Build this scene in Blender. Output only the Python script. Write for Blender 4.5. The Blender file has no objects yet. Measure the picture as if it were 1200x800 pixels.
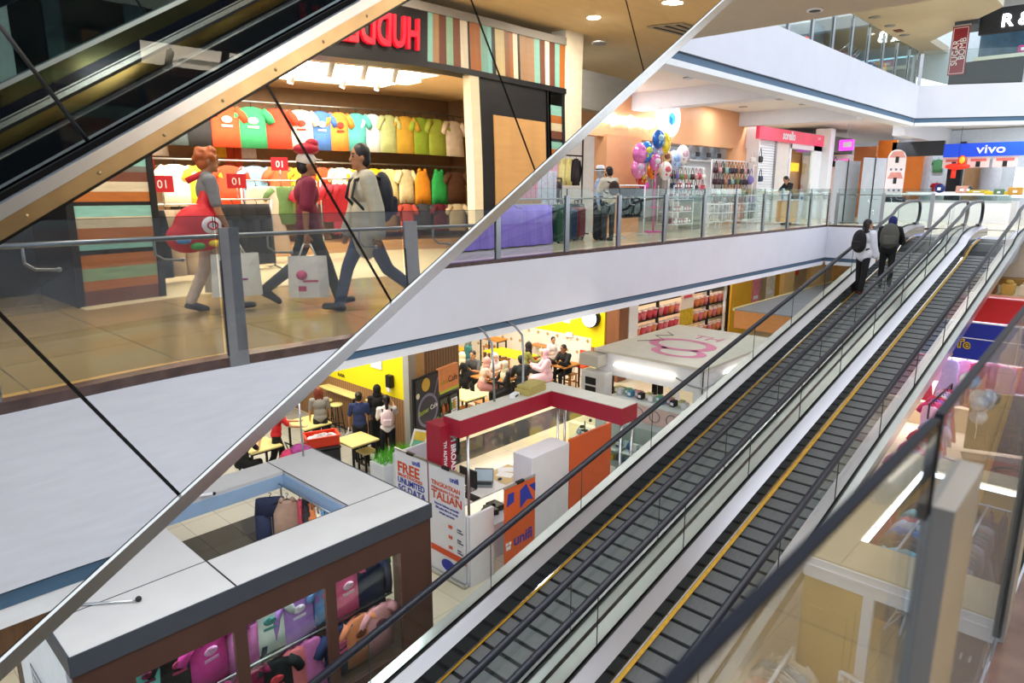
import bpy, bmesh, math, random
from math import sin, cos, pi, radians, tan, sqrt, atan2
from mathutils import Vector, Matrix, Euler
random.seed(11)
SC = bpy.context.scene
COL = SC.collection

# ------------------------------------------------------------------ camera
CH = 1.18
FPX, AZ, PT = 800.0, radians(43.0), atan2(178, 800)
FW = Vector((cos(AZ)*cos(PT), sin(AZ)*cos(PT), -sin(PT)))
RT = Vector((sin(AZ), -cos(AZ), 0))
UPV = RT.cross(FW)
cd = bpy.data.cameras.new('camera'); cam = bpy.data.objects.new('camera', cd); COL.objects.link(cam)
cam.matrix_world = Matrix.Translation((0, 0, CH)) @ Matrix((RT, UPV, -FW)).transposed().to_4x4()
cd.sensor_width = 36; cd.lens = 24; cd.clip_start = 0.02; cd.clip_end = 300
cd.dof.use_dof = True; cd.dof.focus_distance = 11; cd.dof.aperture_fstop = 6.3
SC.camera = cam

# ------------------------------------------------------------------ light
w = bpy.data.worlds.new('daylight'); SC.world = w; w.use_nodes = True
w.node_tree.nodes['Background'].inputs[0].default_value = (0.82, 0.90, 1.0, 1)
w.node_tree.nodes['Background'].inputs[1].default_value = 1.75
SC.view_settings.view_transform = 'Standard'; SC.view_settings.look = 'None'
SC.view_settings.gamma = 1; SC.view_settings.use_curve_mapping = False
SC.view_settings.exposure = 0.25

def area(name, loc, sx, sy, power, col=(1, 1, 1), rot=(0, 0, 0), shape='RECTANGLE'):
    l = bpy.data.lights.new(name, 'AREA'); l.shape = shape; l.size = sx
    if shape == 'RECTANGLE': l.size_y = sy
    l.energy = power; l.color = col
    o = bpy.data.objects.new(name, l); o.location = loc; o.rotation_euler = rot; COL.objects.link(o)
    return o
WARM = (1, .93, .8); COOL = (.88, .94, 1)
area('cafe_ceiling_light', (13.3, 13.6, -1.42), 6.5, 4, 360, (1, .95, .84))
area('cafe_side_light', (7, 13, -1.42), 3.5, 4, 170, (1, .95, .84))
area('drink_shop_light', (22, 13, -1.42), 7, 3, 300, (1, .9, .72))
area('clothes_shop_light', (5.6, -5.2, 2.93), 5, 1.6, 480, (1, .9, .72))
def lamps(name, pts, z, power, col, r=.22):
    for p in pts: area(name, (p[0], p[1], z), r, r, power, col, shape='DISK')
lamps('walkway_downlight', [(x, y) for x in (9, 12, 15, 18, 21, 24) for y in (9.3, 10.4)], 3.73, 26, COOL)
lamps('hall_downlight', [(x, y) for x in (27, 30.3, 34) for y in (0, 4, 8)], 3.73, 44, COOL)
lamps('near_walkway_downlight', [(x, y) for x in (.5, 3.2, 6, 9.2) for y in (-.8, -2.2)], 3.73, 48, (1, .88, .7))
lamps('upper_downlight', [(x, y) for x in (20, 24, 28, 33) for y in (7.6, 10)], 7.58, 60, (1, .96, .9), .3)

# ------------------------------------------------------------------ materials
def lin(h):
    if isinstance(h, str):
        h = h.lstrip('#'); r = [int(h[i:i+2], 16)/255 for i in (0, 2, 4)]
    else: r = list(h)
    return tuple((c/12.92 if c <= .04045 else ((c+.055)/1.055)**2.4) for c in r)
_mc = {}
def mat(hexc, rough=.55, metal=0., noise=.06, scale=6., emit=0., spec=.4, name=None, stretch=None):
    key = (hexc, rough, metal, noise, scale, emit, spec, stretch)
    if key in _mc: return _mc[key]
    m = bpy.data.materials.new(name or 'paint_' + str(hexc).strip('#')); m.use_nodes = True
    nt = m.node_tree; N = nt.nodes; L = nt.links; b = N['Principled BSDF']
    c = lin(hexc)
    tc = N.new('ShaderNodeTexCoord'); nz = N.new('ShaderNodeTexNoise'); nz.inputs['Scale'].default_value = scale
    nz.inputs['Detail'].default_value = 3
    if stretch:
        mp = N.new('ShaderNodeMapping'); mp.inputs['Scale'].default_value = stretch
        L.new(tc.outputs['Object'], mp.inputs[0]); L.new(mp.outputs[0], nz.inputs[0])
    else: L.new(tc.outputs['Object'], nz.inputs[0])
    mx = N.new('ShaderNodeMix'); mx.data_type = 'RGBA'
    lo = tuple(max(0, x*(1-noise*2)) for x in c); hi = tuple(min(1, x*(1+noise*1.4)) for x in c)
    mx.inputs[6].default_value = (*lo, 1); mx.inputs[7].default_value = (*hi, 1)
    L.new(nz.outputs[0], mx.inputs[0]); L.new(mx.outputs[2], b.inputs['Base Color'])
    b.inputs['Roughness'].default_value = rough; b.inputs['Metallic'].default_value = metal
    b.inputs['Specular IOR Level'].default_value = spec
    if emit:
        b.inputs['Emission Color'].default_value = (*c, 1); b.inputs['Emission Strength'].default_value = emit
    _mc[key] = m
    return m
def stripes_mat(name, cols, period, axis=0, rough=.6, sharp=True):
    """repeating stripes of the listed colours along an object axis"""
    m = bpy.data.materials.new(name); m.use_nodes = True
    nt = m.node_tree; N = nt.nodes; L = nt.links; b = N['Principled BSDF']
    tc = N.new('ShaderNodeTexCoord'); sp = N.new('ShaderNodeSeparateXYZ'); L.new(tc.outputs['Object'], sp.inputs[0])
    a = N.new('ShaderNodeMath'); a.operation = 'DIVIDE'; a.inputs[1].default_value = period; L.new(sp.outputs[axis], a.inputs[0])
    fr = N.new('ShaderNodeMath'); fr.operation = 'FRACT'; L.new(a.outputs[0], fr.inputs[0])
    cr = N.new('ShaderNodeValToRGB'); cr.color_ramp.interpolation = 'CONSTANT' if sharp else 'LINEAR'
    L.new(fr.outputs[0], cr.inputs[0])
    e = cr.color_ramp.elements
    n = len(cols)
    for i, (p, c) in enumerate(cols):
        el = e[0] if i == 0 else (e[1] if i == 1 else e.new(p))
        el.position = p; el.color = (*lin(c), 1)
    nz = N.new('ShaderNodeTexNoise'); nz.inputs['Scale'].default_value = 9; L.new(tc.outputs['Object'], nz.inputs[0])
    mx = N.new('ShaderNodeMix'); mx.data_type = 'RGBA'; mx.blend_type = 'MULTIPLY'; mx.inputs[0].default_value = .25
    L.new(cr.outputs[0], mx.inputs[6]); L.new(nz.outputs[0], mx.inputs[7]); L.new(mx.outputs[2], b.inputs['Base Color'])
    b.inputs['Roughness'].default_value = rough
    return m
def glass_mat(name, tint='#e8f4f0', refl=.10, rough=.0, haze=0., hazecol='#c8d0d8'):
    m = bpy.data.materials.new(name); m.use_nodes = True
    nt = m.node_tree; N = nt.nodes; L = nt.links; N.remove(N['Principled BSDF'])
    tr = N.new('ShaderNodeBsdfTransparent'); tr.inputs[0].default_value = (*lin(tint), 1)
    gl = N.new('ShaderNodeBsdfGlossy'); gl.inputs['Roughness'].default_value = rough
    gl.inputs[0].default_value = (1, 1, 1, 1)
    fr = N.new('ShaderNodeLayerWeight'); fr.inputs[0].default_value = .14
    mu = N.new('ShaderNodeMath'); mu.operation = 'MULTIPLY_ADD'; mu.inputs[1].default_value = .4; mu.inputs[2].default_value = refl*.35
    L.new(fr.outputs['Fresnel'], mu.inputs[0])
    ms = N.new('ShaderNodeMixShader'); L.new(mu.outputs[0], ms.inputs[0]); L.new(tr.outputs[0], ms.inputs[1]); L.new(gl.outputs[0], ms.inputs[2])
    last = ms
    if haze:
        df = N.new('ShaderNodeBsdfDiffuse'); df.inputs[0].default_value = (*lin(hazecol), 1)
        nz = N.new('ShaderNodeTexNoise'); nz.inputs['Scale'].default_value = 3
        mm = N.new('ShaderNodeMath'); mm.operation = 'MULTIPLY'; mm.inputs[1].default_value = haze*2; L.new(nz.outputs[0], mm.inputs[0])
        m2 = N.new('ShaderNodeMixShader'); L.new(mm.outputs[0], m2.inputs[0]); L.new(ms.outputs[0], m2.inputs[1]); L.new(df.outputs[0], m2.inputs[2]); last = m2
    L.new(last.outputs[0], N['Material Output'].inputs[0])
    return m
def tile_mat(name, c1, c2, grout, size, rough=.15, gw=.006, off=(0, 0)):
    m = bpy.data.materials.new(name); m.use_nodes = True
    nt = m.node_tree; N = nt.nodes; L = nt.links; b = N['Principled BSDF']
    tc = N.new('ShaderNodeTexCoord'); br = N.new('ShaderNodeTexBrick')
    br.offset = 0; br.inputs['Scale'].default_value = 1; br.inputs['Brick Width'].default_value = size; br.inputs['Row Height'].default_value = size
    br.inputs['Mortar Size'].default_value = gw; br.inputs['Color1'].default_value = (*lin(c1), 1); br.inputs['Color2'].default_value = (*lin(c2), 1)
    br.inputs['Mortar'].default_value = (*lin(grout), 1)
    L.new(tc.outputs['Object'], br.inputs[0]); L.new(br.outputs[0], b.inputs['Base Color'])
    b.inputs['Roughness'].default_value = rough
    return m
WHITE = mat('#dfe0e6', .6, noise=.03, name='white_paint')
WHITE2 = mat('#eef0f4', .5, noise=.02, name='bright_white_paint')
FASCIA = mat('#d9dbe6', .45, noise=.03, scale=2., name='white_fascia_panel')
BLUEB = mat('#4d6c88', .5, name='slate_blue_band')
CEIL = mat('#efe9e4', .8, noise=.02, name='ceiling_paint')
CEIL2 = mat('#c9bca6', .8, noise=.03, name='beige_ceiling_paint')
STEEL = mat('#c4c6c8', .28, 1., .05, 3., name='brushed_steel', stretch=(1, 1, 20))
STEEL2 = mat('#a9acb0', .35, 1., .06, 4., name='satin_steel')
ALU = mat('#b9bdb8', .38, .8, .08, 3., name='aluminium_deck')
CHROME = mat('#e6e6e6', .06, 1., .02, name='chrome')
BLACK = mat('#141518', .4, name='black_plastic')
RUBBER = mat('#20212b', .38, noise=.04, spec=.4, name='handrail_rubber')
DARK = mat('#2a2c30', .45, name='dark_grey_paint')
GLASS = glass_mat('clear_glass', '#f0f6f4', .06)
GLASS_D = glass_mat('balustrade_glass', '#eef3f1', .10)
GLASS_N = glass_mat('haze_veil_glass', '#dfe3e6', .08, 0., .06, '#a9b0b8')  # reflection haze over the near panes, mixed in as grey-blue diffuse colour
SKIN = mat('#c08d6c', .55, noise=.05, name='skin'); SKIN2 = mat('#a06e4e', .55, noise=.05, name='skin_tan'); SKIN3 = mat('#d6a585', .55, noise=.05, name='skin_light')
HAIR = mat('#1a1516', .45, name='black_hair')

# ------------------------------------------------------------------ mesh builder
class MB:
    def __init__(s, m=None): s.v = []; s.f = []; s.mi = []; s.ms = []; s.sm = []; s.cur = m; s.T = None; s.smooth = False
    def use(s, m): s.cur = m; return s
    def _mi(s):
        if s.cur not in s.ms: s.ms.append(s.cur)
        return s.ms.index(s.cur)
    def add(s, vs, fs, smooth=None):
        o = len(s.v)
        for p in vs:
            p = Vector(p)
            s.v.append(s.T @ p if s.T is not None else p)
        k = s._mi(); sm = s.smooth if smooth is None else smooth
        for f in fs: s.f.append([i+o for i in f]); s.mi.append(k); s.sm.append(sm)
        return s
    def box(s, c, d, rz=0, rx=0, ry=0):
        x, y, z = (q/2 for q in d)
        R = Euler((rx, ry, rz)).to_matrix() if (rx or ry or rz) else None
        vs = []
        for X, Y, Z in ((-x,-y,-z),(x,-y,-z),(x,y,-z),(-x,y,-z),(-x,-y,z),(x,-y,z),(x,y,z),(-x,y,z)):
            p = Vector((X, Y, Z))
            if R: p = R @ p
            vs.append(p + Vector(c))
        return s.add(vs, [(0,3,2,1),(4,5,6,7),(0,1,5,4),(1,2,6,5),(2,3,7,6),(3,0,4,7)], False)
    def bx(s, a, b):
        return s.box([(a[i]+b[i])/2 for i in range(3)], [abs(b[i]-a[i]) for i in range(3)])
    def rbox(s, c, d, r=.02, rz=0):
        """box with bevelled vertical edges and softened top"""
        x, y, z = (q/2 for q in d); r = min(r, x*.9, y*.9, z*.9)
        prof = []
        for (cx, cy, a0) in ((x-r, y-r, 0), (-x+r, y-r, pi/2), (-x+r, -y+r, pi), (x-r, -y+r, 1.5*pi)):
            for k in range(4): a = a0 + k*pi/6; prof.append((cx, cy, cos(a), sin(a)))
        R = Matrix.Rotation(rz, 3, 'Z'); vs = []; n = len(prof)
        for zz, q in ((-z, r*.3), (-z+r, r), (z-r, r), (z-r*.3, r*.7), (z, 0)):
            for (cx, cy, ca, sa) in prof: vs.append(R @ Vector((cx+ca*q, cy+sa*q, zz)) + Vector(c))
        fs = [[(j*n+i), (j*n+(i+1) % n), ((j+1)*n+(i+1) % n), ((j+1)*n+i)] for j in range(4) for i in range(n)]
        fs += [list(range(n))[::-1], [4*n+i for i in range(n)]]
        return s.add(vs, fs, False)
    def prism(s, pts, ext):
        n = len(pts); e = Vector(ext)
        vs = [Vector(p) for p in pts] + [Vector(p)+e for p in pts]
        fs = [list(range(n))[::-1], list(range(n, 2*n))] + [(i, (i+1) % n, n+(i+1) % n, n+i) for i in range(n)]
        return s.add(vs, fs, False)
    def quad(s, *p): return s.add(p, [tuple(range(len(p)))], False)
    def tube(s, pts, r, n=8, closed=False, sm=True):
        pts = [Vector(p) for p in pts]; m = len(pts)
        rr = r if isinstance(r, (list, tuple)) else [r]*m
        vs = []; up = None
        for i, p in enumerate(pts):
            if closed: t = pts[(i+1) % m]-pts[i-1]
            else: t = pts[min(i+1, m-1)]-pts[max(i-1, 0)]
            t.normalize()
            if up is None: up = Vector((0, 0, 1)) if abs(t.z) < .9 else Vector((1, 0, 0))
            a = up - t*up.dot(t)
            if a.length < 1e-4: a = t.orthogonal()
            a.normalize(); b = t.cross(a); up = a
            for k in range(n):
                q = 2*pi*k/n; vs.append(p + (a*cos(q)+b*sin(q))*rr[i])
        fs = []
        for i in range(m if closed else m-1):
            for k in range(n):
                j = (i+1) % m
                fs.append((i*n+k, i*n+(k+1) % n, j*n+(k+1) % n, j*n+k))
        if not closed: fs += [list(range(n))[::-1], [(m-1)*n+k for k in range(n)]]
        return s.add(vs, fs, sm)
    def cyl(s, a, b, r, r2=None, n=12, sm=True): return s.tube([a, b], [r, r if r2 is None else r2], n, sm=sm)
    def ball(s, c, r, n=10, m=7, R=None):
        if not isinstance(r, (list, tuple)): r = (r, r, r)
        vs = []; c = Vector(c)
        for j in range(1, m):
            t = pi*j/m
            for i in range(n):
                p = Vector((r[0]*sin(t)*cos(2*pi*i/n), r[1]*sin(t)*sin(2*pi*i/n), r[2]*cos(t)))
                vs.append(c + (R @ p if R else p))
        q = Vector((0, 0, r[2])); vs += [c + (R @ q if R else q), c - (R @ q if R else q)]
        T, B = (m-1)*n, (m-1)*n+1
        fs = [(T, i, (i+1) % n) for i in range(n)] + [(B, (m-2)*n+(i+1) % n, (m-2)*n+i) for i in range(n)]
        fs += [(j*n+i, (j+1)*n+i, (j+1)*n+(i+1) % n, j*n+(i+1) % n) for j in range(m-2) for i in range(n)]
        return s.add(vs, fs, True)
    def lathe(s, prof, c=(0, 0, 0), n=16, sm=True):
        vs = [Vector((r*cos(2*pi*i/n), r*sin(2*pi*i/n), z)) + Vector(c) for r, z in prof for i in range(n)]
        m = len(prof)
        fs = [(j*n+i, j*n+(i+1) % n, (j+1)*n+(i+1) % n, (j+1)*n+i) for j in range(m-1) for i in range(n)]
        fs += [list(range(n))[::-1], [(m-1)*n+i for i in range(n)]]
        return s.add(vs, fs, sm)
    def limb(s, a, b, r1, r2, n=12):
        """tapered capsule for remeshed bodies"""
        s.cyl(a, b, r1, r2, n); s.ball(a, r1, n, 8); return s.ball(b, r2, n, 8)
    def mesh(s, name, off=None):
        me = bpy.data.meshes.new(name)
        vs = [tuple(v - off) for v in s.v] if off is not None else [tuple(v) for v in s.v]
        me.from_pydata(vs, [], s.f)
        for m in s.ms: me.materials.append(m)
        me.polygons.foreach_set('material_index', s.mi); me.polygons.foreach_set('use_smooth', s.sm)
        me.update(); return me
    def build(s, name, parent=None, label=None, world=True):
        """world=True: vertices were given in world space, the parent's location is taken off"""
        off = parent_loc(parent) if (parent is not None and world) else None
        me = s.mesh(name, off)
        o = bpy.data.objects.new(name, me); COL.objects.link(o)
        if parent is not None: o.parent = parent
        if label: o['label'] = label
        return o
def parent_loc(p):
    v = Vector((0, 0, 0))
    while p is not None: v += p.location; p = p.parent
    return v
def tag(o, label, cat, group=None, kind=None):
    o['label'] = label; o['category'] = cat
    if group: o['group'] = group
    if kind: o['kind'] = kind
    return o
def thing(name, label, cat, loc=(0, 0, 0), rz=0, group=None):
    o = bpy.data.objects.new(name, None); COL.objects.link(o); o.location = loc; o.rotation_euler = (0, 0, rz)
    o.empty_display_size = .05
    return tag(o, label, cat, group)
def struct(name, mb):
    o = mb.build(name); o['kind'] = 'structure'; return o
def dup(root, loc, rz=None, label=None, group=None, mats=None):
    """copy a thing with its parts; mats maps part name -> material"""
    c = root.copy(); COL.objects.link(c); c.location = loc
    if rz is not None: c.rotation_euler = (0, 0, rz)
    if label: c['label'] = label
    if group: c['group'] = group
    def kids(src, dst):
        for ch in list(src.children):
            d = ch.copy(); COL.objects.link(d); d.parent = dst
            base = ch.name.split('.')[0]
            if mats and base in mats:
                d.material_slots[0].link = 'OBJECT'; d.material_slots[0].material = mats[base]
            kids(ch, d)
    kids(root, c)
    return c
def recolor(o, m): o.material_slots[0].link = 'OBJECT'; o.material_slots[0].material = m
def ray(x, y): return FW + RT*((x-600)/FPX) + UPV*((400-y)/FPX)
def PZ(x, y, z): d = ray(x, y); return Vector((0, 0, CH)) + d*((z-CH)/d.z)
def PY(x, y, v): d = ray(x, y); return Vector((0, 0, CH)) + d*(v/d.y)
def PX(x, y, v): d = ray(x, y); return Vector((0, 0, CH)) + d*(v/d.x)
def text(name, s, size, org, xd, yd, m, parent=None, ext=.004, align='LEFT', bold=0., sx=1., world=True):
    """lettering as a mesh: origin, reading direction, up direction"""
    c = bpy.data.curves.new(name, 'FONT'); c.body = s; c.size = size; c.extrude = ext; c.align_x = align; c.offset = bold; c.resolution_u = 3
    o = bpy.data.objects.new(name, c); COL.objects.link(o)
    dg = bpy.context.evaluated_depsgraph_get(); dg.update()
    me = bpy.data.meshes.new_from_object(o.evaluated_get(dg)); bpy.data.objects.remove(o); bpy.data.curves.remove(c)
    xd = Vector(xd).normalized(); yd = Vector(yd); yd = (yd - xd*yd.dot(xd)).normalized(); zd = xd.cross(yd)
    off = parent_loc(parent) if (parent is not None and world) else Vector((0, 0, 0))
    M = Matrix.Translation(Vector(org)-off) @ Matrix((xd*sx, yd, zd)).transposed().to_4x4()
    me.transform(M); me.materials.clear(); me.materials.append(m)
    me.name = name
    ob = bpy.data.objects.new(name, me); COL.objects.link(ob)
    if parent is not None: ob.parent = parent
    return ob
def remesh(mb, vox, sm=4):
    me = mb.mesh('tmp'); o = bpy.data.objects.new('tmp', me); COL.objects.link(o)
    r = o.modifiers.new('r', 'REMESH'); r.mode = 'VOXEL'; r.voxel_size = vox; r.use_smooth_shade = True
    if sm: q = o.modifiers.new('s', 'SMOOTH'); q.iterations = sm; q.factor = .5
    dg = bpy.context.evaluated_depsgraph_get(); dg.update()
    n = bpy.data.meshes.new_from_object(o.evaluated_get(dg)); bpy.data.objects.remove(o)
    n.materials.clear()
    return n
def link_mesh(name, me, m, parent, label=None):
    me.materials.append(m); o = bpy.data.objects.new(name, me); COL.objects.link(o); o.parent = parent
    if label: o['label'] = label
    return o
# ================================================================== structure
ZG = -4.7                                   # ground floor
FL0 = tile_mat('cream_ground_tiles', '#e9dfc6', '#e4d9be', '#c9bda2', .6, .12)
FL1 = tile_mat('cream_walkway_tiles', '#ded2b4', '#d8cbab', '#b3a78c', .6, .14)
FLN = tile_mat('tan_walkway_tiles', '#ad9464', '#a58b5c', '#7f6d4a', .9, .12)
DKT = tile_mat('dark_granite_tiles', '#4a4b4d', '#3c3d40', '#2a2b2c', .6, .1)
REDT = tile_mat('terracotta_tiles', '#b4654c', '#a95c45', '#8c5040', .45, .2)
struct('floor', MB(FL0).bx((-12, -8, ZG-.3), (42, 22, ZG)))
struct('floor_inlay_dark', MB(DKT).bx((-2, 10.45, ZG), (17, 11.4, ZG+.004)))
struct('floor_cafe_grey', MB(tile_mat('grey_cafe_tiles', '#c4c3bd', '#bab9b4', '#94938f', .6, .15)).bx((-4, 11.4, ZG), (9.05, 18.5, ZG+.004)))
struct('floor_inlay_red', MB(REDT).bx((10.5, -2.0, ZG), (17.4, .9+.8, ZG+.004)))
# far first-floor slab, its white edge band and blue stripe
def slab(name, x0, x1, y0, y1, z, fl, under=CEIL):
    m = MB(fl).bx((x0, y0, z-.08), (x1, y1, z)); m.use(under).bx((x0, y0, z-.95), (x1, y1, z-.08)); return struct(name, m)
slab('floor_first_far', -12, 24.7, 8.3, 20, 0, FL1)
slab('floor_first_hall', 24.7, 44, -10, 20, 0, FL1)
slab('floor_first_landing', 20.9, 24.6, 1.9, 4.9, 0, FL1)
slab('floor_first_near', -12, 24.7, -10, .09, 0, FLN, CEIL)
EDGE = mat('#5b4a48', .25, noise=.35, scale=9, name='dark_mottled_edge_strip')
def fascia(name, a, b, z0=-1.1, z1=-.09, flip=1):
    """white band with dark strip above and a blue stripe and white ceiling return below; a->b along the edge, depth away from the void"""
    a = Vector(a); b = Vector(b); d = (b-a).normalized(); n = Vector((-d.y, d.x, 0))*flip
    m = MB(FASCIA)
    L = (b-a).length; c = (a+b)/2; rz = atan2(d.y, d.x)
    def strip(mt, z0, z1, o, t): m.use(mt).box(c + n*(o+t/2) + Vector((0, 0, (z0+z1)/2)), (L, t, z1-z0), rz)
    strip(FASCIA, z0, z1, 0, .12); strip(FASCIA, z1, z1+.035, 0, .12); strip(EDGE, z1+.03, z1+.1, .015, .12)
    strip(mat('#33475a', .5, name='dark_slate_band'), z0-.035, z0, .05, .1); strip(BLUEB, z0-.125, z0-.035, .05, .1); strip(WHITE2, z0-.25, z0-.125, .06, .3)
    return struct(name, m)
fascia('trim_far_edge', (-12, 8.2, 0), (24.6, 8.2, 0))
fascia('trim_hall_edge', (24.6, 8.2, 0), (24.6, .16, 0))
fascia('trim_near_edge', (-12, .16, 0), (24.6, .16, 0), flip=-1)
struct('ceiling_ground_far', MB(CEIL).bx((-12, 8.5, -1.36), (44, 20, -1.3)))
# second floor
L2A, L2B, L2C = Vector((-12, 6.75, 0)), Vector((28.0, 6.75, 0)), Vector((33.0, -2.4, 0))
m = MB(CEIL)
m.prism([(-12, 6.8, 3.75), (28.02, 6.8, 3.75), (33.1, -2.5, 3.75), (46, -2.5, 3.75), (46, 20, 3.75), (-12, 20, 3.75)], (0, 0, .9))
struct('ceiling_first_floor', m)
def fascia2(name, a, b):
    d = (b-a).normalized(); n = Vector((-d.y, d.x, 0)); L = (b-a).length; c = (a+b)/2; rz = atan2(d.y, d.x); m = MB()
    def strip(mt, z0, z1, o, t): m.use(mt).box(c + n*(o+t/2) + Vector((0, 0, (z0+z1)/2)), (L, t, z1-z0), rz)
    strip(FASCIA, 3.62, 4.7, 0, .12); strip(BLUEB, 3.47, 3.62, .05, .1); strip(mat('#33475a', .5, name='dark_slate_band'), 3.6, 3.63, .03, .1); strip(WHITE2, 3.36, 3.47, .04, .45)
    return struct(name, m)
fascia2('trim_upper_edge', L2A, L2B); fascia2('trim_upper_hall_edge', L2B, L2C)
struct('floor_second', MB(FL1).prism([(-12, 6.85, 4.66), (28.02, 6.85, 4.66), (33.1, -2.5, 4.66), (46, -2.5, 4.66), (46, 20, 4.66), (-12, 20, 4.66)], (0, 0, .04)))
# cross beams under the first-floor ceiling
for i, x in enumerate((9.6, 16.6, 23.2)):
    struct('trim_ceiling_beam', MB(WHITE).bx((x, 7.2, 3.3), (x+.5, 19, 3.76)))
struct('trim_ceiling_beam', MB(WHITE).bx((28.6, 7.2, 3.1), (46, 7.6, 3.76)))
struct('floor_escalator_landing', MB(CEIL2).bx((6.9, 2.2, 3.4), (9.95, 6.7, 4.66)))
struct('ceiling_second_floor', MB(CEIL2).prism([(10, 5.2, 7.6), (31.5, 5.2, 7.6), (36.5, 8.6, 7.6), (46, 8.6, 7.6), (46, 20, 7.6), (10, 20, 7.6)], (0, 0, .3)))
struct('ceiling_second_edge', MB(WHITE).prism([(30.7, 5.2, 8.2), (46, 3.2, 8.2), (46, 4.6, 8.2), (31.2, 6.2, 8.2)], (0, 0, .5)))
# far first-floor shop walls
ORNG = mat('#e0a373', .5, noise=.03, name='orange_wall_paint')
m = MB(ORNG); m.bx((8, 11.0, 2.55), (23.9, 11.25, 3.76)); struct('wall_orange_front', m)
m = MB(ORNG).bx((15.35, 10.9, 0), (17.0, 11.3, 2.6)); struct('wall_orange_pillar', m)
m = MB(ORNG).bx((22.9, 10.95, 0), (23.9, 11.25, 2.6)); struct('wall_orange_pillar_end', m)
struct('wall_first_back', MB(mat('#cfd6dc', .7, name='pale_grey_wall')).bx((2, 15.5, 0), (24, 15.7, 3.75)))
m = MB(mat('#2c3138', .2, noise=.3, scale=1.5, name='dark_shop_glass')).bx((-10, 11.2, 0), (6.5, 11.4, 3.75)); m.use(mat('#5a6e78', .25)).bx((2.9, 11.15, 0), (3.1, 11.2, 3.75)).bx((3.9, 11.15, 0), (4.2, 11.2, 3.75)); m.use(mat('#3a2f60', .3)).bx((1, 11.15, 1.6), (6.5, 11.2, 2.0)); struct('wall_dark_shopfront', m)
struct('wall_pale_column', MB(mat('#cfd0c0', .6, name='pale_column_paint')).bx((.9, 7.4, .0), (1.66, 8.15, 3.75)))
struct('wall_first_end', MB(mat('#d9dde6', .7, name='hall_back_wall')).bx((43, -10, 0), (43.3, 20, 3.75)))
struct('wall_second_back', MB(mat('#3a4046', .5, name='dark_upper_wall')).bx((10, 13, 4.7), (40, 13.2, 7.6)))
struct('wall_second_pale', MB(mat('#d8e2ea', .6, name='pale_upper_wall')).bx((40, -4, 4.7), (40.2, 13, 10)))
# ground-floor walls
struct('wall_ground_back', MB(mat('#efe9dc', .7, name='cafe_back_wall')).bx((-12, 18.6, ZG), (44, 18.8, -1.3)))
struct('wall_ground_end', MB(mat('#dcd6cc', .7, name='ground_end_wall')).bx((36, -8, ZG), (36.2, 18, -1.3)))
# ================================================================== moving walkways
TT = tan(radians(12.5)); X0 = 19.3
def zat(x):
    return (x-X0)*TT if x < 18.3 else (-.5*((19.7-x)**2)*TT/1.4 if x < 19.7 else 0)
def line(x0, x1, dz, y):
    """points following the pallet line at height dz, rounded at the top landing"""
    xs = [x0] + [x for x in (18.0, 18.3, 18.6, 18.9, 19.2, 19.5, 19.7) if x0+.01 < x < x1-.01] + [x1]
    return [Vector((x, y, zat(x)+dz)) for x in xs]
def strip(mb, x0, x1, ya, za, yb, zb):
    A = line(x0, x1, za, ya); B = line(x0, x1, zb, yb); n = len(A)
    mb.add(A+B, [(i, i+1, n+i+1, n+i) for i in range(n-1)], False)
PAL = mat('#636465', .5, .25, .14, 30, name='pallet_grey', stretch=(.2, 3, 1))
PALB = mat('#0c0d0f', .6, name='pallet_gap_black')
YEL = mat('#c99a24', .6, noise=.2, scale=20, name='yellow_brush')
SKIRT = mat('#4a4e51', .12, .75, .06, name='dark_polished_skirt')
DECKW = mat('#c6c2c6', .3, .8, .04, 2, name='polished_inner_deck')
DECKG = mat('#c0c1bc', .34, .6, .1, 2.2, name='grey_green_deck')
XB = -1.6
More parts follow.
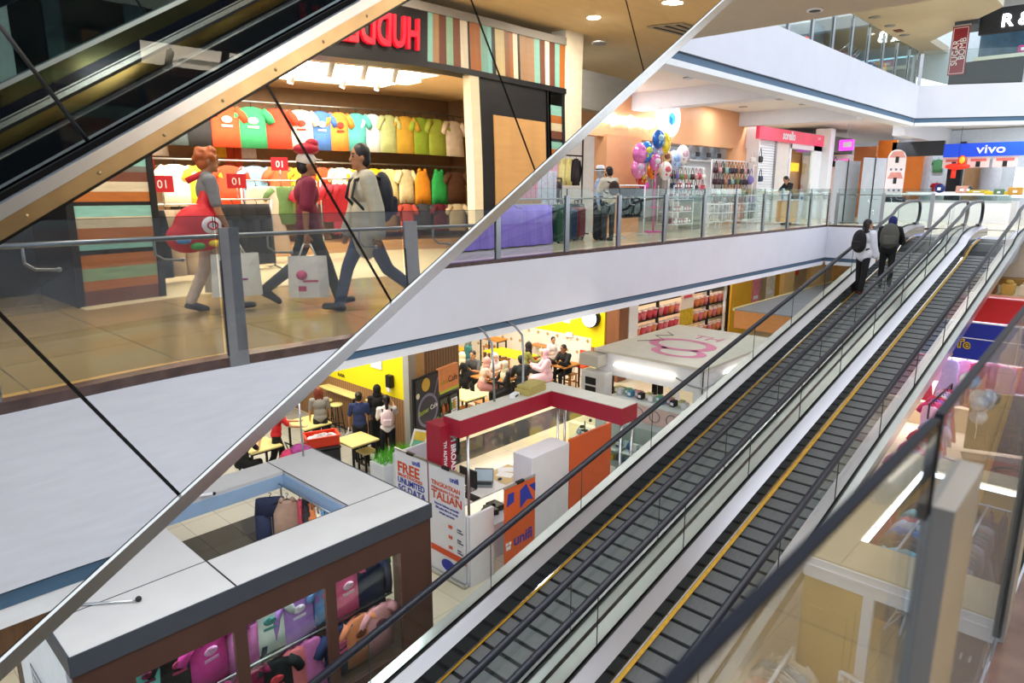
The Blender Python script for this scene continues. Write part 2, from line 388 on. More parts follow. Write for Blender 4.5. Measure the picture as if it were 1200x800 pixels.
def travelator(label, yl, yr, yellow_left):
    t = thing('moving_walkway', label, 'moving walkway', ((XB+20.5)/2, (yl+yr)/2, ZG), 0)
    pb = MB(PAL)
    ya, yb = yr+.18, yl-.18
    pitch = .213; n = int((19.0-XB)/pitch)
    strip(pb.use(PALB), XB, 20.1, ya-.02, -.012, yb+.02, -.012)
    a = math.atan(TT)
    for i in range(n+1):
        x = 19.08-i*pitch
        pb.use(PAL).box((x, (ya+yb)/2, (x-X0)*TT-.0), (.172, yb-ya, .02), 0, 0, -a)
    for i in range(4): pb.box((19.28+i*.21, (ya+yb)/2, -.02+.005*i), (.19, yb-ya, .03))
    pb.build('pallet_band', t)
    cp = MB(STEEL2).bx((19.95, ya-.1, -.03), (20.95, yb+.1, .012)); cp.build('comb_plate', t)
    for yh, s in ((yl, -1), (yr, 1)):
        k = MB(SKIRT); strip(k, XB, 20.4, yh+s*.17, .26, yh+s*.18, .06); k.build('skirt_panel', t)
        k = MB(CHROME); strip(k, XB, 20.4, yh+s*.165, .085, yh+s*.19, .06); k.build('skirt_trim', t)
        if (s < 0): k = MB(YEL); strip(k, XB, 19.4, yh+s*.185, .05, yh+s*.222 if yellow_left else yh+s*.192, .03); k.build('safety_brush', t)
        k = MB(DECKW); strip(k, XB, 20.5, yh+s*.012, .30, yh+s*.17, .26); k.build('inner_deck', t)
        k = MB(BLACK); strip(k, XB, 20.5, yh-.014, .302, yh+.014, .302); strip(k, XB, 20.5, yh+.014, .302, yh+.014, .33); strip(k, XB, 20.5, yh-.014, .302, yh-.014, .33); k.build('glass_seal', t)
        o = .17 if s < 0 else -.1
        k = MB(DECKG); strip(k, XB, 20.6, yh, .30, yh+o, .29); k.build('outer_deck', t)
        k = MB(STEEL); strip(k, XB, 20.6, yh+o, .29, yh+o, .14); k.build('side_cladding', t)
        g = MB(GLASS_D)
        ng = 14; xs = [XB + (20.0-XB)*i/ng for i in range(ng+1)]
        for i in range(ng):
            a0, a1 = xs[i]+.004, xs[i+1]-.004
            P = [p for p in line(a0, a1, .31, yh)]; Q = [p for p in line(a0, a1, .87, yh)]
            mm = len(P)
            if i == ng-1:
                for kk in range(1, 7):
                    an = pi/2*kk/6; P.append(Vector((a1+.46*sin(an)*.0+.45*kk/6, yh, .31+.0))); Q.append(Vector((a1+.45*kk/6, yh, .87-.26*(1-cos(an)))))
            mm = len(P)
            g.use(GLASS_D).add(P+Q, [(j, j+1, mm+j+1, mm+j) for j in range(mm-1)], False)
            g.use(DARK).tube([P[0]+Vector((0, 0, 0)), Q[0]+Vector((-.0, 0, 0))], .006, 4)
        g.build('balustrade_glass', t)
        P = line(XB, 20.1, .9, yh)
        for kk in range(0, 9):
            an = pi*kk/8; P.append(Vector((20.2+.29*sin(an), yh, .61+.29*cos(an))))
        P.append(Vector((20.0, yh, .33)))
        k = MB(RUBBER).tube(P, .036, 10); k.build('handrail', t)
    u = MB(STEEL2); strip(u, XB, 20.6, yl+.2, .13, yr-.2, .13) if False else None; strip(u, XB, 20.6, yl+.17, .14, yl-.15, -.03); strip(u, XB, 20.6, yr-.1, .14, yr+.15, -.03); strip(u, XB, 20.6, yl-.15, -.03, yl-.15, -.5); strip(u, XB, 20.6, yr+.15, -.03, yr+.15, -.5); strip(u, XB, 20.6, yl-.15, -.5, yr+.15, -.5); u.build('truss_underside', t)
    return t
travelator('left moving walkway carrying two women, beside the kiosks', 4.57, 3.51, False)
travelator('right empty moving walkway with a broad yellow edge line', 3.20, 2.19, True)
# ================================================================== overhead escalators with mirror cladding
EK = .605; EA = math.atan(EK)
def ez(x, c): return EK*x + c
MIR = bpy.data.materials.new('mirror_steel'); MIR.use_nodes = True
def _mirror():
    nt = MIR.node_tree; N = nt.nodes; L = nt.links; b = N['Principled BSDF']
    b.inputs['Metallic'].default_value = 1; b.inputs['Roughness'].default_value = .008
    tc = N.new('ShaderNodeTexCoord'); nz = N.new('ShaderNodeTexNoise'); nz.inputs['Scale'].default_value = .9; nz.inputs['Detail'].default_value = 0
    L.new(tc.outputs['Object'], nz.inputs[0])
    bu = N.new('ShaderNodeBump'); bu.inputs['Strength'].default_value = .5; bu.inputs['Distance'].default_value = .024
    L.new(nz.outputs[0], bu.inputs['Height']); L.new(bu.outputs[0], b.inputs['Normal'])
    n2 = N.new('ShaderNodeTexNoise'); n2.inputs['Scale'].default_value = 45; n2.inputs['Detail'].default_value = 6
    mp = N.new('ShaderNodeMapping'); mp.inputs['Rotation'].default_value = (0, .7, 0); mp.inputs['Scale'].default_value = (.15, 1, 1)
    L.new(tc.outputs['Object'], mp.inputs[0]); L.new(mp.outputs[0], n2.inputs[0])
    cr = N.new('ShaderNodeValToRGB'); cr.color_ramp.elements[0].position = .3; cr.color_ramp.elements[0].color = (.87, .86, .85, 1); cr.color_ramp.elements[1].position = .75; cr.color_ramp.elements[1].color = (.95, .945, .93, 1)
    L.new(n2.outputs[0], cr.inputs[0]); L.new(cr.outputs[0], b.inputs['Base Color'])
_mirror()
OG = glass_mat('escalator_glass', '#d3dcdc', .03)
def escalator(label, yn, yf, mirror):
    xa, xb = -2.2, 7.2
    t = thing('escalator', label, 'escalator', (2.5, (yn+yf)/2, 0), 0)
    th = .045
    def sl(mb, ya, ca, yb, cb, x0=xa, x1=xb): mb.quad((x0, ya, ez(x0, ca)), (x1, ya, ez(x1, ca)), (x1, yb, ez(x1, cb)), (x0, yb, ez(x0, cb)))
    for y, s in ((yn, 1), (yf, -1)):
        if mirror and s == 1:
            seams = [.82-.95*k for k in (3, 2, 1)] + [.82, 1.76, 2.69, 3.66, 4.6, 5.55, 6.5]
            cb, ct = -.35, .77
            # a seam is perpendicular to the slope; its bottom sits at (x, EK*x+cb)
            def top(x): dx = -(ct-cb)*EK/(1+EK*EK); return x+dx
            for i in range(len(seams)-1):
                g = .005; x0, x1 = seams[i]+g, seams[i+1]-g
                k = MB(MIR); k.prism([(x0, y, ez(x0, cb)), (x1, y, ez(x1, cb)), (top(x1), y, ez(top(x1), ct)), (top(x0), y, ez(top(x0), ct))], (0, .02, 0))
                k.build('mirror_panel', t)
            k = MB(BLACK); sl(k, y+.021, cb-.06, y+.021, .86); k.build('panel_backing', t)
            k = MB(mat('#cfcfcd', .22, .9, .08, 5, name='lower_trim_steel')); sl(k, y-.012, cb-.01, y-.004, cb-.07); sl(k, y-.012, cb-.01, y, cb-.004); sl(k, y-.004, cb-.07, y+.06, cb-.08); k.build('lower_trim', t)
            k = MB(mat('#b39f7c', .3, 1., .2, 8, name='riveted_strip_steel'))
            k.prism([(xa, y, ez(xa, .78)), (xb, y, ez(xb, .78)), (xb, y, ez(xb, .83)), (xa, y, ez(xa, .83))], (0, .02, 0))
            for i in range(46):
                xx = xa+.1+i*.2; k.ball((xx, y-.001, ez(xx, .805)), .006, 6, 4)
            k.build('riveted_strip', t)
        else:
            k = MB(STEEL); sl(k, y, -.42, y, .83); k.build('side_cladding', t)
        k = MB(mat('#c3c9d2', .3, .9, .05, name='deck_strip')); k.prism([(xa, y-.01*s, ez(xa, .832)), (xb, y-.01*s, ez(xb, .832)), (xb, y-.01*s, ez(xb, .872)), (xa, y-.01*s, ez(xa, .872))], (0, .1*s, 0)); k.build('outer_deck', t)
        k = MB(mat('#08090b', .8, spec=.1, name='black_rubber_seal')); k.prism([(xa, y+.05*s, ez(xa, .872)), (xb, y+.05*s, ez(xb, .872)), (xb, y+.05*s, ez(xb, .892)), (xa, y+.05*s, ez(xa, .892))], (0, .04*s, 0)); k.build('glass_seal', t)
        g = MB(OG)
        for i in range(-3, 7):
            x0 = .70+i*1.2
            if x0 < xa or x0 > xb-1.2: continue
            x0 += .006; x1 = x0+1.188; dx = -.62*EK/(1+EK*EK); yy = y+.07*s
            g.use(OG).quad((x0, yy, ez(x0, .9)), (x1, yy, ez(x1, .9)), (x1+dx, yy, ez(x1+dx, 1.52)), (x0+dx, yy, ez(x0+dx, 1.52)))
            g.use(BLACK).tube([(x0-.006, yy, ez(x0-.006, .9)), (x0-.006+dx, yy, ez(x0-.006+dx, 1.52))], .007, 5)
        g.build('balustrade_glass', t)
        k = MB(RUBBER).tube([(xa, y+.07*s, ez(xa, 1.56)), (xb, y+.07*s, ez(xb, 1.56))], .04, 10); k.build('handrail', t)
        k = MB(mat('#20242a', .15, .5, name='escalator_skirt')); sl(k, y+.17*s, .9, y+.18*s, .55); k.build('skirt_panel', t)
        if s == -1:
            q = y-.09
            for (c0, c1, mm, nm) in ((.875, .885, CHROME, 'deck_trim'), (.885, .915, mat('#54565a', .2, .8), 'deck_trim'), (.915, .925, CHROME, 'deck_trim'), (.925, .985, mat('#8a7648', .12, .9, .2, 3, name='brass_tinted_panel'), 'inner_panel'), (.985, 1.0, mat('#101318', .3), 'inner_panel'), (1.0, 1.022, mat('#cfd4dc', .18, .9), 'silver_strip'), (1.022, 1.028, mat('#50545c', .2, .8), 'silver_strip'), (1.028, 1.034, mat('#cfd4dc', .18, .9), 'silver_strip'), (1.034, 1.075, mat('#1c2230', .1, .6), 'inner_panel'), (1.075, 1.138, mat('#5c5c44', .1, .9, .3, 2), 'inner_panel'), (1.138, 1.158, mat('#b9bcc2', .3, .8), 'silver_strip')):
                k = MB(mm); k.prism([(xa, q, ez(xa, c0)), (xb, q, ez(xb, c0)), (xb, q, ez(xb, c1)), (xa, q, ez(xa, c1))], (0, .02, 0)); k.build(nm, t)
        k = MB(STEEL); sl(k, y+.09*s, .9, y+.17*s, .9); k.build('inner_deck', t)
    st = MB(mat('#2c2f34', .5, .4, name='step_grey'))
    for i in range(24):
        x = xa+i*.4; z = ez(x, .58); st.bx((x, yn+.2, z-.22), (x+.4, yf-.2, z))
    st.build('steps', t)
    for i in range(4):  # added fill lights, out of view, brightening the near edge band in the mirror
        x = .4+1.3*i; c = Vector((x, (yn+yf)/2, ez(x, -.47))); MB(mat('#f4f6ff', .4, emit=6, name='added_fill_glow')).box(c, (.9, .05, .03), 0, 0, -EA).build('added_fill_tube', t)
        area('added_fill_light', c-Vector((0, 0, .03)), .9, .08, 19, COOL, (0, -EA, 0))
    u = MB(mat('#b8bcc0', .3, .9, .06, name='underside_panel')); sl(u, yn+.06, -.43, yf, -.43); u.build('truss_underside', t)
    return t
escalator('nearer overhead escalator clad in mirror steel panels', 2.35, 3.5, True)
escalator('overhead escalator behind the mirror-clad one', 3.68, 4.83, False)
# ================================================================== glass railings
def railing(name, label, pts_xy, z, gtop, ptop, n, inward, skip=(), hooks=True, goff=.02, gth=.011, bar0=0):
    """posts at the listed points along a line; inward = unit vector away from the void"""
    a, b = Vector((*pts_xy[0], z)), Vector((*pts_xy[-1], z))
    t = thing('glass_railing', label, 'railing', (a+b)/2)
    d = (b-a).normalized(); rz = atan2(d.y, d.x); iw = Vector(inward)
    P = [Vector((*p, z)) for p in pts_xy]
    for p in P:
        if goff == 0:
            k = MB(mat('#85878c', .55, .35, .12, 6, name='scuffed_grey_post', stretch=(1, 1, .2))).box(p+iw*.006+d*.09+Vector((0, 0, ptop/2-.06)), (.13, .022, ptop+.12), rz); k.use(DARK).box(p+d*.02+Vector((0, 0, ptop/2-.1)), (.008, .018, ptop-.25), rz); k.build('post', t); continue
        k = MB(STEEL2); k.box(p+Vector((0, 0, ptop/2-.06))+iw*.0, (.11, .02, ptop+.12), rz); k.use(DARK).box(p+iw*.022+Vector((0, 0, ptop/2-.1)), (.03, .03, ptop-.2), rz)
        k.use(STEEL2).box(p+iw*.045+Vector((0, 0, ptop/2)), (.09, .015, ptop), rz); k.build('post', t)
    for i in range(len(P)-1):
        L = (P[i+1]-P[i]).length; c = (P[i]+P[i+1])/2 + iw*goff; dd = (P[i+1]-P[i]); r2 = atan2(dd.y, dd.x)
        k = MB(GLASS_N if goff == 0 else GLASS).box(c+Vector((0, 0, (gtop+.05)/2)), (L-.012, gth, gtop-.05), r2)
        k.use(mat('#0c1322', .6, spec=.1, name='near_glass_edge') if goff == 0 else mat('#1c2838', .2, name='glass_edge')).box(c+Vector((0, 0, gtop-.0005)), (L-.012, gth+.001, .003), r2)
        for s in (-1, 1): k.box(c+dd.normalized()*s*(L/2-.006)+Vector((0, 0, gtop/2+ptop/2)), (.004, gth+.001, gtop-ptop), r2)
        k.build('glass_panel', t)
    if hooks:
        k = MB(STEEL2).tube([p+iw*.07+Vector((0, 0, ptop-.06)) for p in ([P[bar0]+d*.17]+P[bar0+1:] if bar0 else P)], .016, 8); k.build('rail_bar', t)
        for i in range(bar0, len(P)-1):
            for f in (.25, .75):
                q = P[i].lerp(P[i+1], f)+iw*.07+Vector((0, 0, ptop-.06))
                k = MB(STEEL2).tube([q, q+Vector((0, 0, -.1)), q+Vector((0, 0, -.14))+d*.05, q+Vector((0, 0, -.15))+d*.16], .009, 6); k.ball(q+Vector((0, 0, -.15))+d*.17, .016, 6, 5)
                k.build('hook', t)
    return t
FP = [6.5, 8.5, 10.4, 12.15, 14.0, 15.85, 17.6, 19.4, 21.2, 23.0, 24.7]
railing('glass_railing', 'long glass railing along the far first-floor walkway edge', [(x, 8.25) for x in FP], 0, 1.2, 1.07, 0, (0, 1, 0))
railing('glass_railing', 'short glass railing across the hall edge behind the escalator', [(24.7, 8.0), (24.7, 6.6), (24.7, 5.2)], 0, 1.2, 1.07, 0, (1, 0, 0))
NPT = [(-2.6, .1), (-1.05, .1), (.58, .1), (2.02, .15), (3.55, .2), (5.1, .2), (6.7, .2), (8.3, .2)]
railing('glass_railing', 'nearest glass railing with a wide grey post at the right', NPT, 0, 1.012, .93, 0, (0, -1, 0), goff=0, gth=.006, bar0=2)
# ================================================================== people
def rotp(v, ang):            # pitch in the local x-z plane, forward (+x) positive for a downward vector
    c, s_ = cos(ang), sin(ang); return Vector((v.x*c - v.z*s_, v.y, v.x*s_ + v.z*c))
EYE = mat('#1b1413', .3, name='eye_dark'); LIP = mat('#9a4a44', .5, name='lip_colour')
def person(label, loc, rz, h=1.66, legs=((0, 0), (0, 0)), arms=((5, 6, 10), (5, 6, 10)), lean=0, head=(0, 0), skin=None,
           shirt='#ffffff', sleeve=.55, pants='#1b1c20', shoe='#222222', hair='short', hairc=None, hijab=None, cap=None, robe=None,
           skirt=None, vox=.013, group=None, loose=0., coat=0., seat=None, barefoot=False, mask=None, splay=6):
    """legs: (thigh pitch, knee flex) per side (left, right); arms: (pitch, abduction, elbow flex); degrees. Faces local +x."""
    skin = skin or SKIN; s = h/1.70
    t = thing('person', label, 'person', loc, rz, group)
    D = Vector((0, 0, -1)); up = Vector((0, 0, 1))
    LG = []; zmin = 0
    for i, (a, k) in enumerate(legs):
        sy = 1 if i == 0 else -1
        hp = Vector((0, .085*sy, -.02)); td = rotp(D, radians(a)); td = (td + Vector((0, sy*sin(radians(splay))*(.35 if a < 40 else 1), 0))).normalized()
        kn = hp + td*.43; sd = rotp(D, radians(a-k)); an = kn + sd*.40
        fd = rotp(Vector((1, 0, 0)), radians(max(min(a-k, 15), -70)*.8)); LG.append((hp, kn, an, fd)); zmin = min(zmin, an.z - .07 - max(0, -fd.z)*.12)
    pel = Vector((0, 0, -zmin))
    if seat is not None: pel = Vector((0, 0, seat/s+.11))
    LG = [tuple([pel+q if j < 3 else q for j, q in enumerate(l)]) for l in LG]
    def tor(x, y, z): return pel + rotp(Vector((x, y, z)), -radians(lean))
    waist, chest, neck = tor(0, 0, .16), tor(0, 0, .36), tor(0, 0, .53)
    hy, hp_ = radians(head[0]), radians(head[1])
    RH = Euler((0, radians(lean)*.5+hp_, hy)).to_matrix()
    hc = neck + RH @ Vector((.025, 0, .135))
    AR = []
    for i, (a, ab, e) in enumerate(arms):
        sy = 1 if i == 0 else -1
        sh = tor(0, .175*sy, .47); ud = rotp(D, radians(a-lean*.0)); ud = (ud*cos(radians(ab)) + Vector((0, sy*sin(radians(ab)), 0))).normalized()
        el = sh + ud*.29; fd = rotp(Vector((ud.x, 0, ud.z)).normalized(), radians(e)); fd = (fd + Vector((0, ud.y*.3 - (sy*.25 if e > 50 else 0), 0))).normalized()
        wr = el + fd*.245; AR.append((sh, el, wr, fd, sy))
    def S(mb): mb.T = Matrix.Scale(s, 4); return mb
    # body ----------------------------------------------------------
    b = S(MB(skin))
    b.ball(hc+RH@Vector((0, 0, .02)), (.094, .078, .105), 16, 12, RH); b.ball(hc+RH@Vector((.022, 0, -.05)), (.068, .058, .068), 14, 10, RH)
    b.limb(hc+RH@Vector((.092, 0, .005)), hc+RH@Vector((.104, 0, -.022)), .010, .015, 8)          # nose
    for sy in (1, -1): b.ball(hc+RH@Vector((-.005, .078*sy, -.005)), (.018, .012, .03), 8, 6, RH)
    b.ball(hc+RH@Vector((.082, 0, -.062)), (.014, .028, .012), 8, 6, RH); b.ball(hc+RH@Vector((.07, 0, -.1)), (.02, .025, .018), 8, 6, RH)
    b.limb(neck+Vector((0, 0, -.06)), hc+RH@Vector((-.015, 0, -.06)), .055, .052)
    RT_ = Euler((0, radians(lean), 0)).to_matrix()
    b.ball(tor(0, 0, .37), (.10, .155, .16), 14, 10, RT_); b.ball(tor(0, 0, .15), (.09, .135, .15), 14, 10, RT_); b.ball(tor(0, 0, .02), (.10, .15, .11), 14, 10, RT_)
    for (sh, el, wr, fd, sy) in AR:
        b.limb(tor(0, .08*sy, .47), sh, .06, .052); b.limb(sh, el, .046, .037); b.limb(el, wr, .037, .026)
        side = fd.cross(Vector((1, 0, 0)) if abs(fd.x) < .8 else Vector((0, 0, 1))).normalized()     # across the palm
        if abs(fd.x) < .8: side = Vector((1, 0, 0)) - fd*fd.x; side.normalize()
        else: side = Vector((0, 1, 0)) - fd*fd.y; side.normalize()
        nrm = fd.cross(side).normalized()
        if nrm.y*sy > 0: nrm = -nrm
        pc = wr + fd*.05; b.limb(wr, wr+fd*.02, .026, .026, 8)
        for q in (-.026, -.009, .009, .026): b.limb(wr+fd*.015+side*q*.6, wr+fd*.085+side*q, .013, .011, 8)
        for q, l in ((-.030, .055), (-.010, .07), (.011, .075), (.031, .066)):
            k0 = wr+fd*.085+side*q; k1 = k0+(fd*.9+nrm*.35).normalized()*l*.55; k2 = k1+(fd*.5+nrm*.8).normalized()*l*.45
            b.limb(k0, k1, .0105, .0098, 8); b.limb(k1, k2, .0098, .0088, 8)
        k0 = wr+fd*.03+side*.03; k1 = k0+(fd*.55+side*.7+nrm*.2).normalized()*.04; b.limb(k0, k1, .013, .011, 8); b.limb(k1, k1+(fd*.9+nrm*.3).normalized()*.032, .011, .009, 8)
    for (hp, kn, an, fd) in LG:
        b.limb(hp, kn, .078, .052); b.limb(kn, kn+(an-kn)*.35, .05, .055); b.limb(kn+(an-kn)*.35, an, .055, .036)
        b.limb(an+Vector((0, 0, -.03)), an+fd*.14+Vector((0, 0, -.045)), .036, .03)
    link_mesh('body', remesh(b, vox, 3), skin, t)
    # face -----------------------------------------------------------
    f = S(MB(EYE))
    for sy in (1, -1):
        f.ball(hc+RH@Vector((.083, .031*sy, .012)), (.010, .014, .008), 8, 6, RH)
        f.tube([hc+RH@Vector((.089, .018*sy, .034)), hc+RH@Vector((.086, .034*sy, .04)), hc+RH@Vector((.074, .052*sy, .034))], .0045, 5)
    f.build('eyes', t, world=False)
    S(MB(LIP)).ball(hc+RH@Vector((.091, 0, -.062)), (.006, .022, .008), 8, 6, RH).build('mouth', t, world=False)
    # clothes --------------------------------------------------------
    if mask:
        S(MB(mat(mask, .7))).ball(hc+RH@Vector((.05, 0, -.05)), (.06, .066, .06), 12, 8, RH).build('face_mask', t, world=False)
    e = .016+loose
    if shirt:
        c = S(MB())
        c.ball(tor(0, 0, .37), (.112+loose, .168+loose, .155), 14, 10, RT_); c.ball(tor(0, 0, .15), (.105+loose, .15+loose, .16), 14, 10, RT_); c.ball(tor(0, 0, .03-coat*.4), (.118+loose, .17+loose, .13+coat), 14, 10, RT_)
        c.limb(tor(0, .04, .50), tor(0, -.04, .50), .062, .062)
        for (sh, el, wr, fd, sy) in AR:
            c.limb(tor(0, .09*sy, .46), sh, .07, .064)
            if sleeve > 0:
                if sleeve <= .6: c.limb(sh, sh.lerp(el, sleeve/.6*.85), .06+loose, .056+loose)
                else: c.limb(sh, el, .058+loose, .05+loose); c.limb(el, el.lerp(wr, min(1, (sleeve-.5)*2)*.95), .05+loose, .04+loose*1.3)
        sm_ = shirt if not isinstance(shirt, str) else mat(shirt, .8, noise=.08, scale=25)
        link_mesh('shirt', remesh(c, vox*1.05, 4), sm_, t)
    if pants and not robe:
        c = S(MB()); c.ball(tor(0, 0, .03), (.112, .162, .12), 14, 10, RT_)
        for (hp, kn, an, fd) in LG: c.limb(hp, kn, .094, .068); c.limb(kn, kn.lerp(an, .96), .068, .056)
        link_mesh('trousers', remesh(c, vox*1.05, 4), mat(pants, .8, noise=.12, scale=18), t)
    if robe or skirt:
        c = S(MB()); c.ball(tor(0, 0, .05), (.125, .175, .16), 14, 10, RT_)
        K = [l[1] for l in LG]; A = [l[2] for l in LG]
        for (hp, kn, an, fd) in LG: c.limb(hp, kn, .115, .105); c.limb(kn, kn.lerp(an, .9), .105, .11)
        for q in (.3, .6, .95):
            c.limb(LG[0][0].lerp(K[0], q), LG[1][0].lerp(K[1], q), .105, .105); c.limb(K[0].lerp(A[0], q*.92), K[1].lerp(A[1], q*.92), .10, .10)
        link_mesh('skirt', remesh(c, vox*1.2, 6), mat(robe or skirt, .85, noise=.1, scale=14), t)
    if not barefoot:
        c = S(MB())
        for (hp, kn, an, fd) in LG:
            c.limb(an+Vector((0, 0, -.028)), an+fd*.15+Vector((0, 0, -.042)), .043, .036); c.limb(an+Vector((-.03, 0, -.04)), an+fd*.16+Vector((0, 0, -.05)), .035, .03)
        link_mesh('shoes', remesh(c, vox, 2), mat(shoe, .6, noise=.1), t)
    hm = mat(hairc, .5, noise=.15, scale=40) if hairc else HAIR
    if hijab:
        c = S(MB()); c.ball(hc+RH@Vector((-.022, 0, .022)), (.108, .098, .122), 16, 12, RH); c.ball(hc+RH@Vector((-.02, 0, -.07)), (.092, .092, .11), 14, 10, RH)
        c.ball(neck+Vector((.01, 0, .02)), (.10, .12, .09), 14, 10); c.ball(tor(.03, 0, .40), (.115, .17, .15), 14, 10); c.limb(hc+RH@Vector((.045, .07, -.03)), hc+RH@Vector((.06, 0, -.12)), .02, .03); c.limb(hc+RH@Vector((.045, -.07, -.03)), hc+RH@Vector((.06, 0, -.12)), .02, .03)
        link_mesh('headscarf', remesh(c, vox, 5), mat(hijab, .8, noise=.1, scale=16), t)
    elif hair:
        c = S(MB()); c.ball(hc+RH@Vector((-.014, 0, .038)), (.098, .087, .098), 16, 12, RH); c.ball(hc+RH@Vector((-.045, 0, -.02)), (.068, .078, .08), 14, 10, RH)
        if hair == 'curly':
            for k in range(26):
                an = random.uniform(.6, 2*pi-.6); zz = random.uniform(-.3, 1); r = sqrt(max(0, 1-zz*zz*.8)); c.ball(hc+RH@Vector((-.015+.1*r*cos(an), .092*r*sin(an), .035+.09*zz)), .032, 8, 6)
        if hair == 'bun': c.ball(hc+RH@Vector((-.11, 0, .06)), .045, 10, 8)
        if hair == 'pony': c.limb(hc+RH@Vector((-.09, 0, .02)), hc+RH@Vector((-.13, 0, -.12)), .035, .04); c.limb(hc+RH@Vector((-.13, 0, -.12)), hc+RH@Vector((-.10, 0, -.28)), .04, .018)
        if hair == 'long':
            for sy in (1, 0, -1): c.limb(hc+RH@Vector((-.04, .06*sy, .0)), hc+RH@Vector((-.05, .07*sy, -.22)), .055, .04)
        link_mesh('hair', remesh(c, vox, 2), hm, t)
    if cap:
        c = S(MB()); c.ball(hc+RH@Vector((-.008, 0, .052)), (.106, .095, .09), 16, 12, RH); c.prism([hc+RH@Vector(q) for q in ((.05, .07, .055), (.16, .05, .045), (.175, 0, .05), (.16, -.05, .045), (.05, -.07, .055))], RH@Vector((0, 0, .014)))
        link_mesh('cap', remesh(c, .011, 2), mat(cap, .8), t)
    t['_hand'] = 0; del t['_hand']
    info = dict(hand=[Matrix.Scale(s, 3) @ (a[2]+a[3]*.09) for a in AR], head=hc*s, neck=neck*s, tor=lambda x, y, z: tor(x, y, z)*s, RH=RH, s=s)
    W = Matrix.Translation(Vector(loc)) @ Matrix.Rotation(rz, 4, 'Z')
    info['world'] = lambda v: W @ Vector(v)
    return t, info
def backpack(label, p, info, col, sz=(.15, .30, .42), name='backpack'):
    """pack worn on the back: body, pocket, straps"""
    C_ = info['tor'](-.20, 0, .30); t = thing(name, label, 'backpack', info['world'](C_), p.rotation_euler.z)
    m = mat(col, .75, noise=.1, scale=20); a, b_, c_ = sz
    k = MB(m); k.ball((0, 0, 0), (a*.62, b_*.56, c_*.56), 14, 10); k.ball((0, 0, -c_*.15), (a*.66, b_*.56, c_*.42), 14, 10); link_mesh('pack_body', remesh(k, .014, 3), m, t)
    k = MB(mat(col, .6, noise=.14)).rbox((-a*.55, 0, -c_*.18), (a*.45, b_*.72, c_*.42), .03); k.build('front_pocket', t, world=False)
    k = MB(BLACK)
    for sy in (1, -1): k.tube([(a*.3, .09*sy, c_*.4), (a*.9, .10*sy, c_*.48), (a*1.9, .11*sy, c_*.36), (a*2.15, .12*sy, 0), (a*1.4, .14*sy, -c_*.3), (a*.4, .13*sy, -c_*.4)], .016, 6)
    k.build('strap', t, world=False); return t
def carrier(label, loc, rz, col, w_=.34, h_=.36, d=.10, mark=None, group=None, name='carrier_bag'):
    """shopping bag hanging from its handles; origin at the grip"""
    t = thing(name, label, 'bag', loc, rz, group); m = mat(col, .6, noise=.05, scale=10)
    k = MB(m); z1, z0 = -.13, -.13-h_
    n = 7; rows = []
    for j, f in enumerate((0, .3, .7, 1)):
        z = z1+(z0-z1)*f; dd = d*(.25+.75*min(1, f*1.6)); ww = w_*(.94+.06*f)
        rows.append([(-ww/2, -dd/2*.3, z), (-ww/4, -dd/2, z), (0, -dd/2*1.1, z), (ww/4, -dd/2, z), (ww/2, -dd/2*.3, z), (ww/2, dd/2*.3, z), (ww/4, dd/2, z), (0, dd/2*1.1, z), (-ww/4, dd/2, z), (-ww/2, dd/2*.3, z)])
    vs = [p for r in rows for p in r]; N = 10
    k.add(vs, [(j*N+i, j*N+(i+1) % N, (j+1)*N+(i+1) % N, (j+1)*N+i) for j in range(3) for i in range(N)] + [tuple(range(3*N, 4*N))[::-1], tuple(range(N))], False)
    k.build('bag_body', t, world=False)
    k = MB(m)
    for sy in (-1, 1): k.tube([(-w_*.2, d*.12*sy, z1), (-.03, .01*sy, -.01), (.03, .01*sy, -.01), (w_*.2, d*.12*sy, z1)], .008, 6)
    k.build('handle', t, world=False)
    if mark:
        k = MB(mat(mark, .6)).lathe([(0, 0), (.05, 0), (.05, .003), (0, .003)], n=14)
        for v in k.v: v.xyz = (v.x+.06, -d*.58-v.z, v.y-.13-h_*.45)
        k.box((-.02, -d*.57, -.13-h_*.6), (.14, .004, .02)); k.box((.06, -d*.57, -.13-h_*.78), (.07, .004, .05)); k.build('print', t, world=False)
    return t
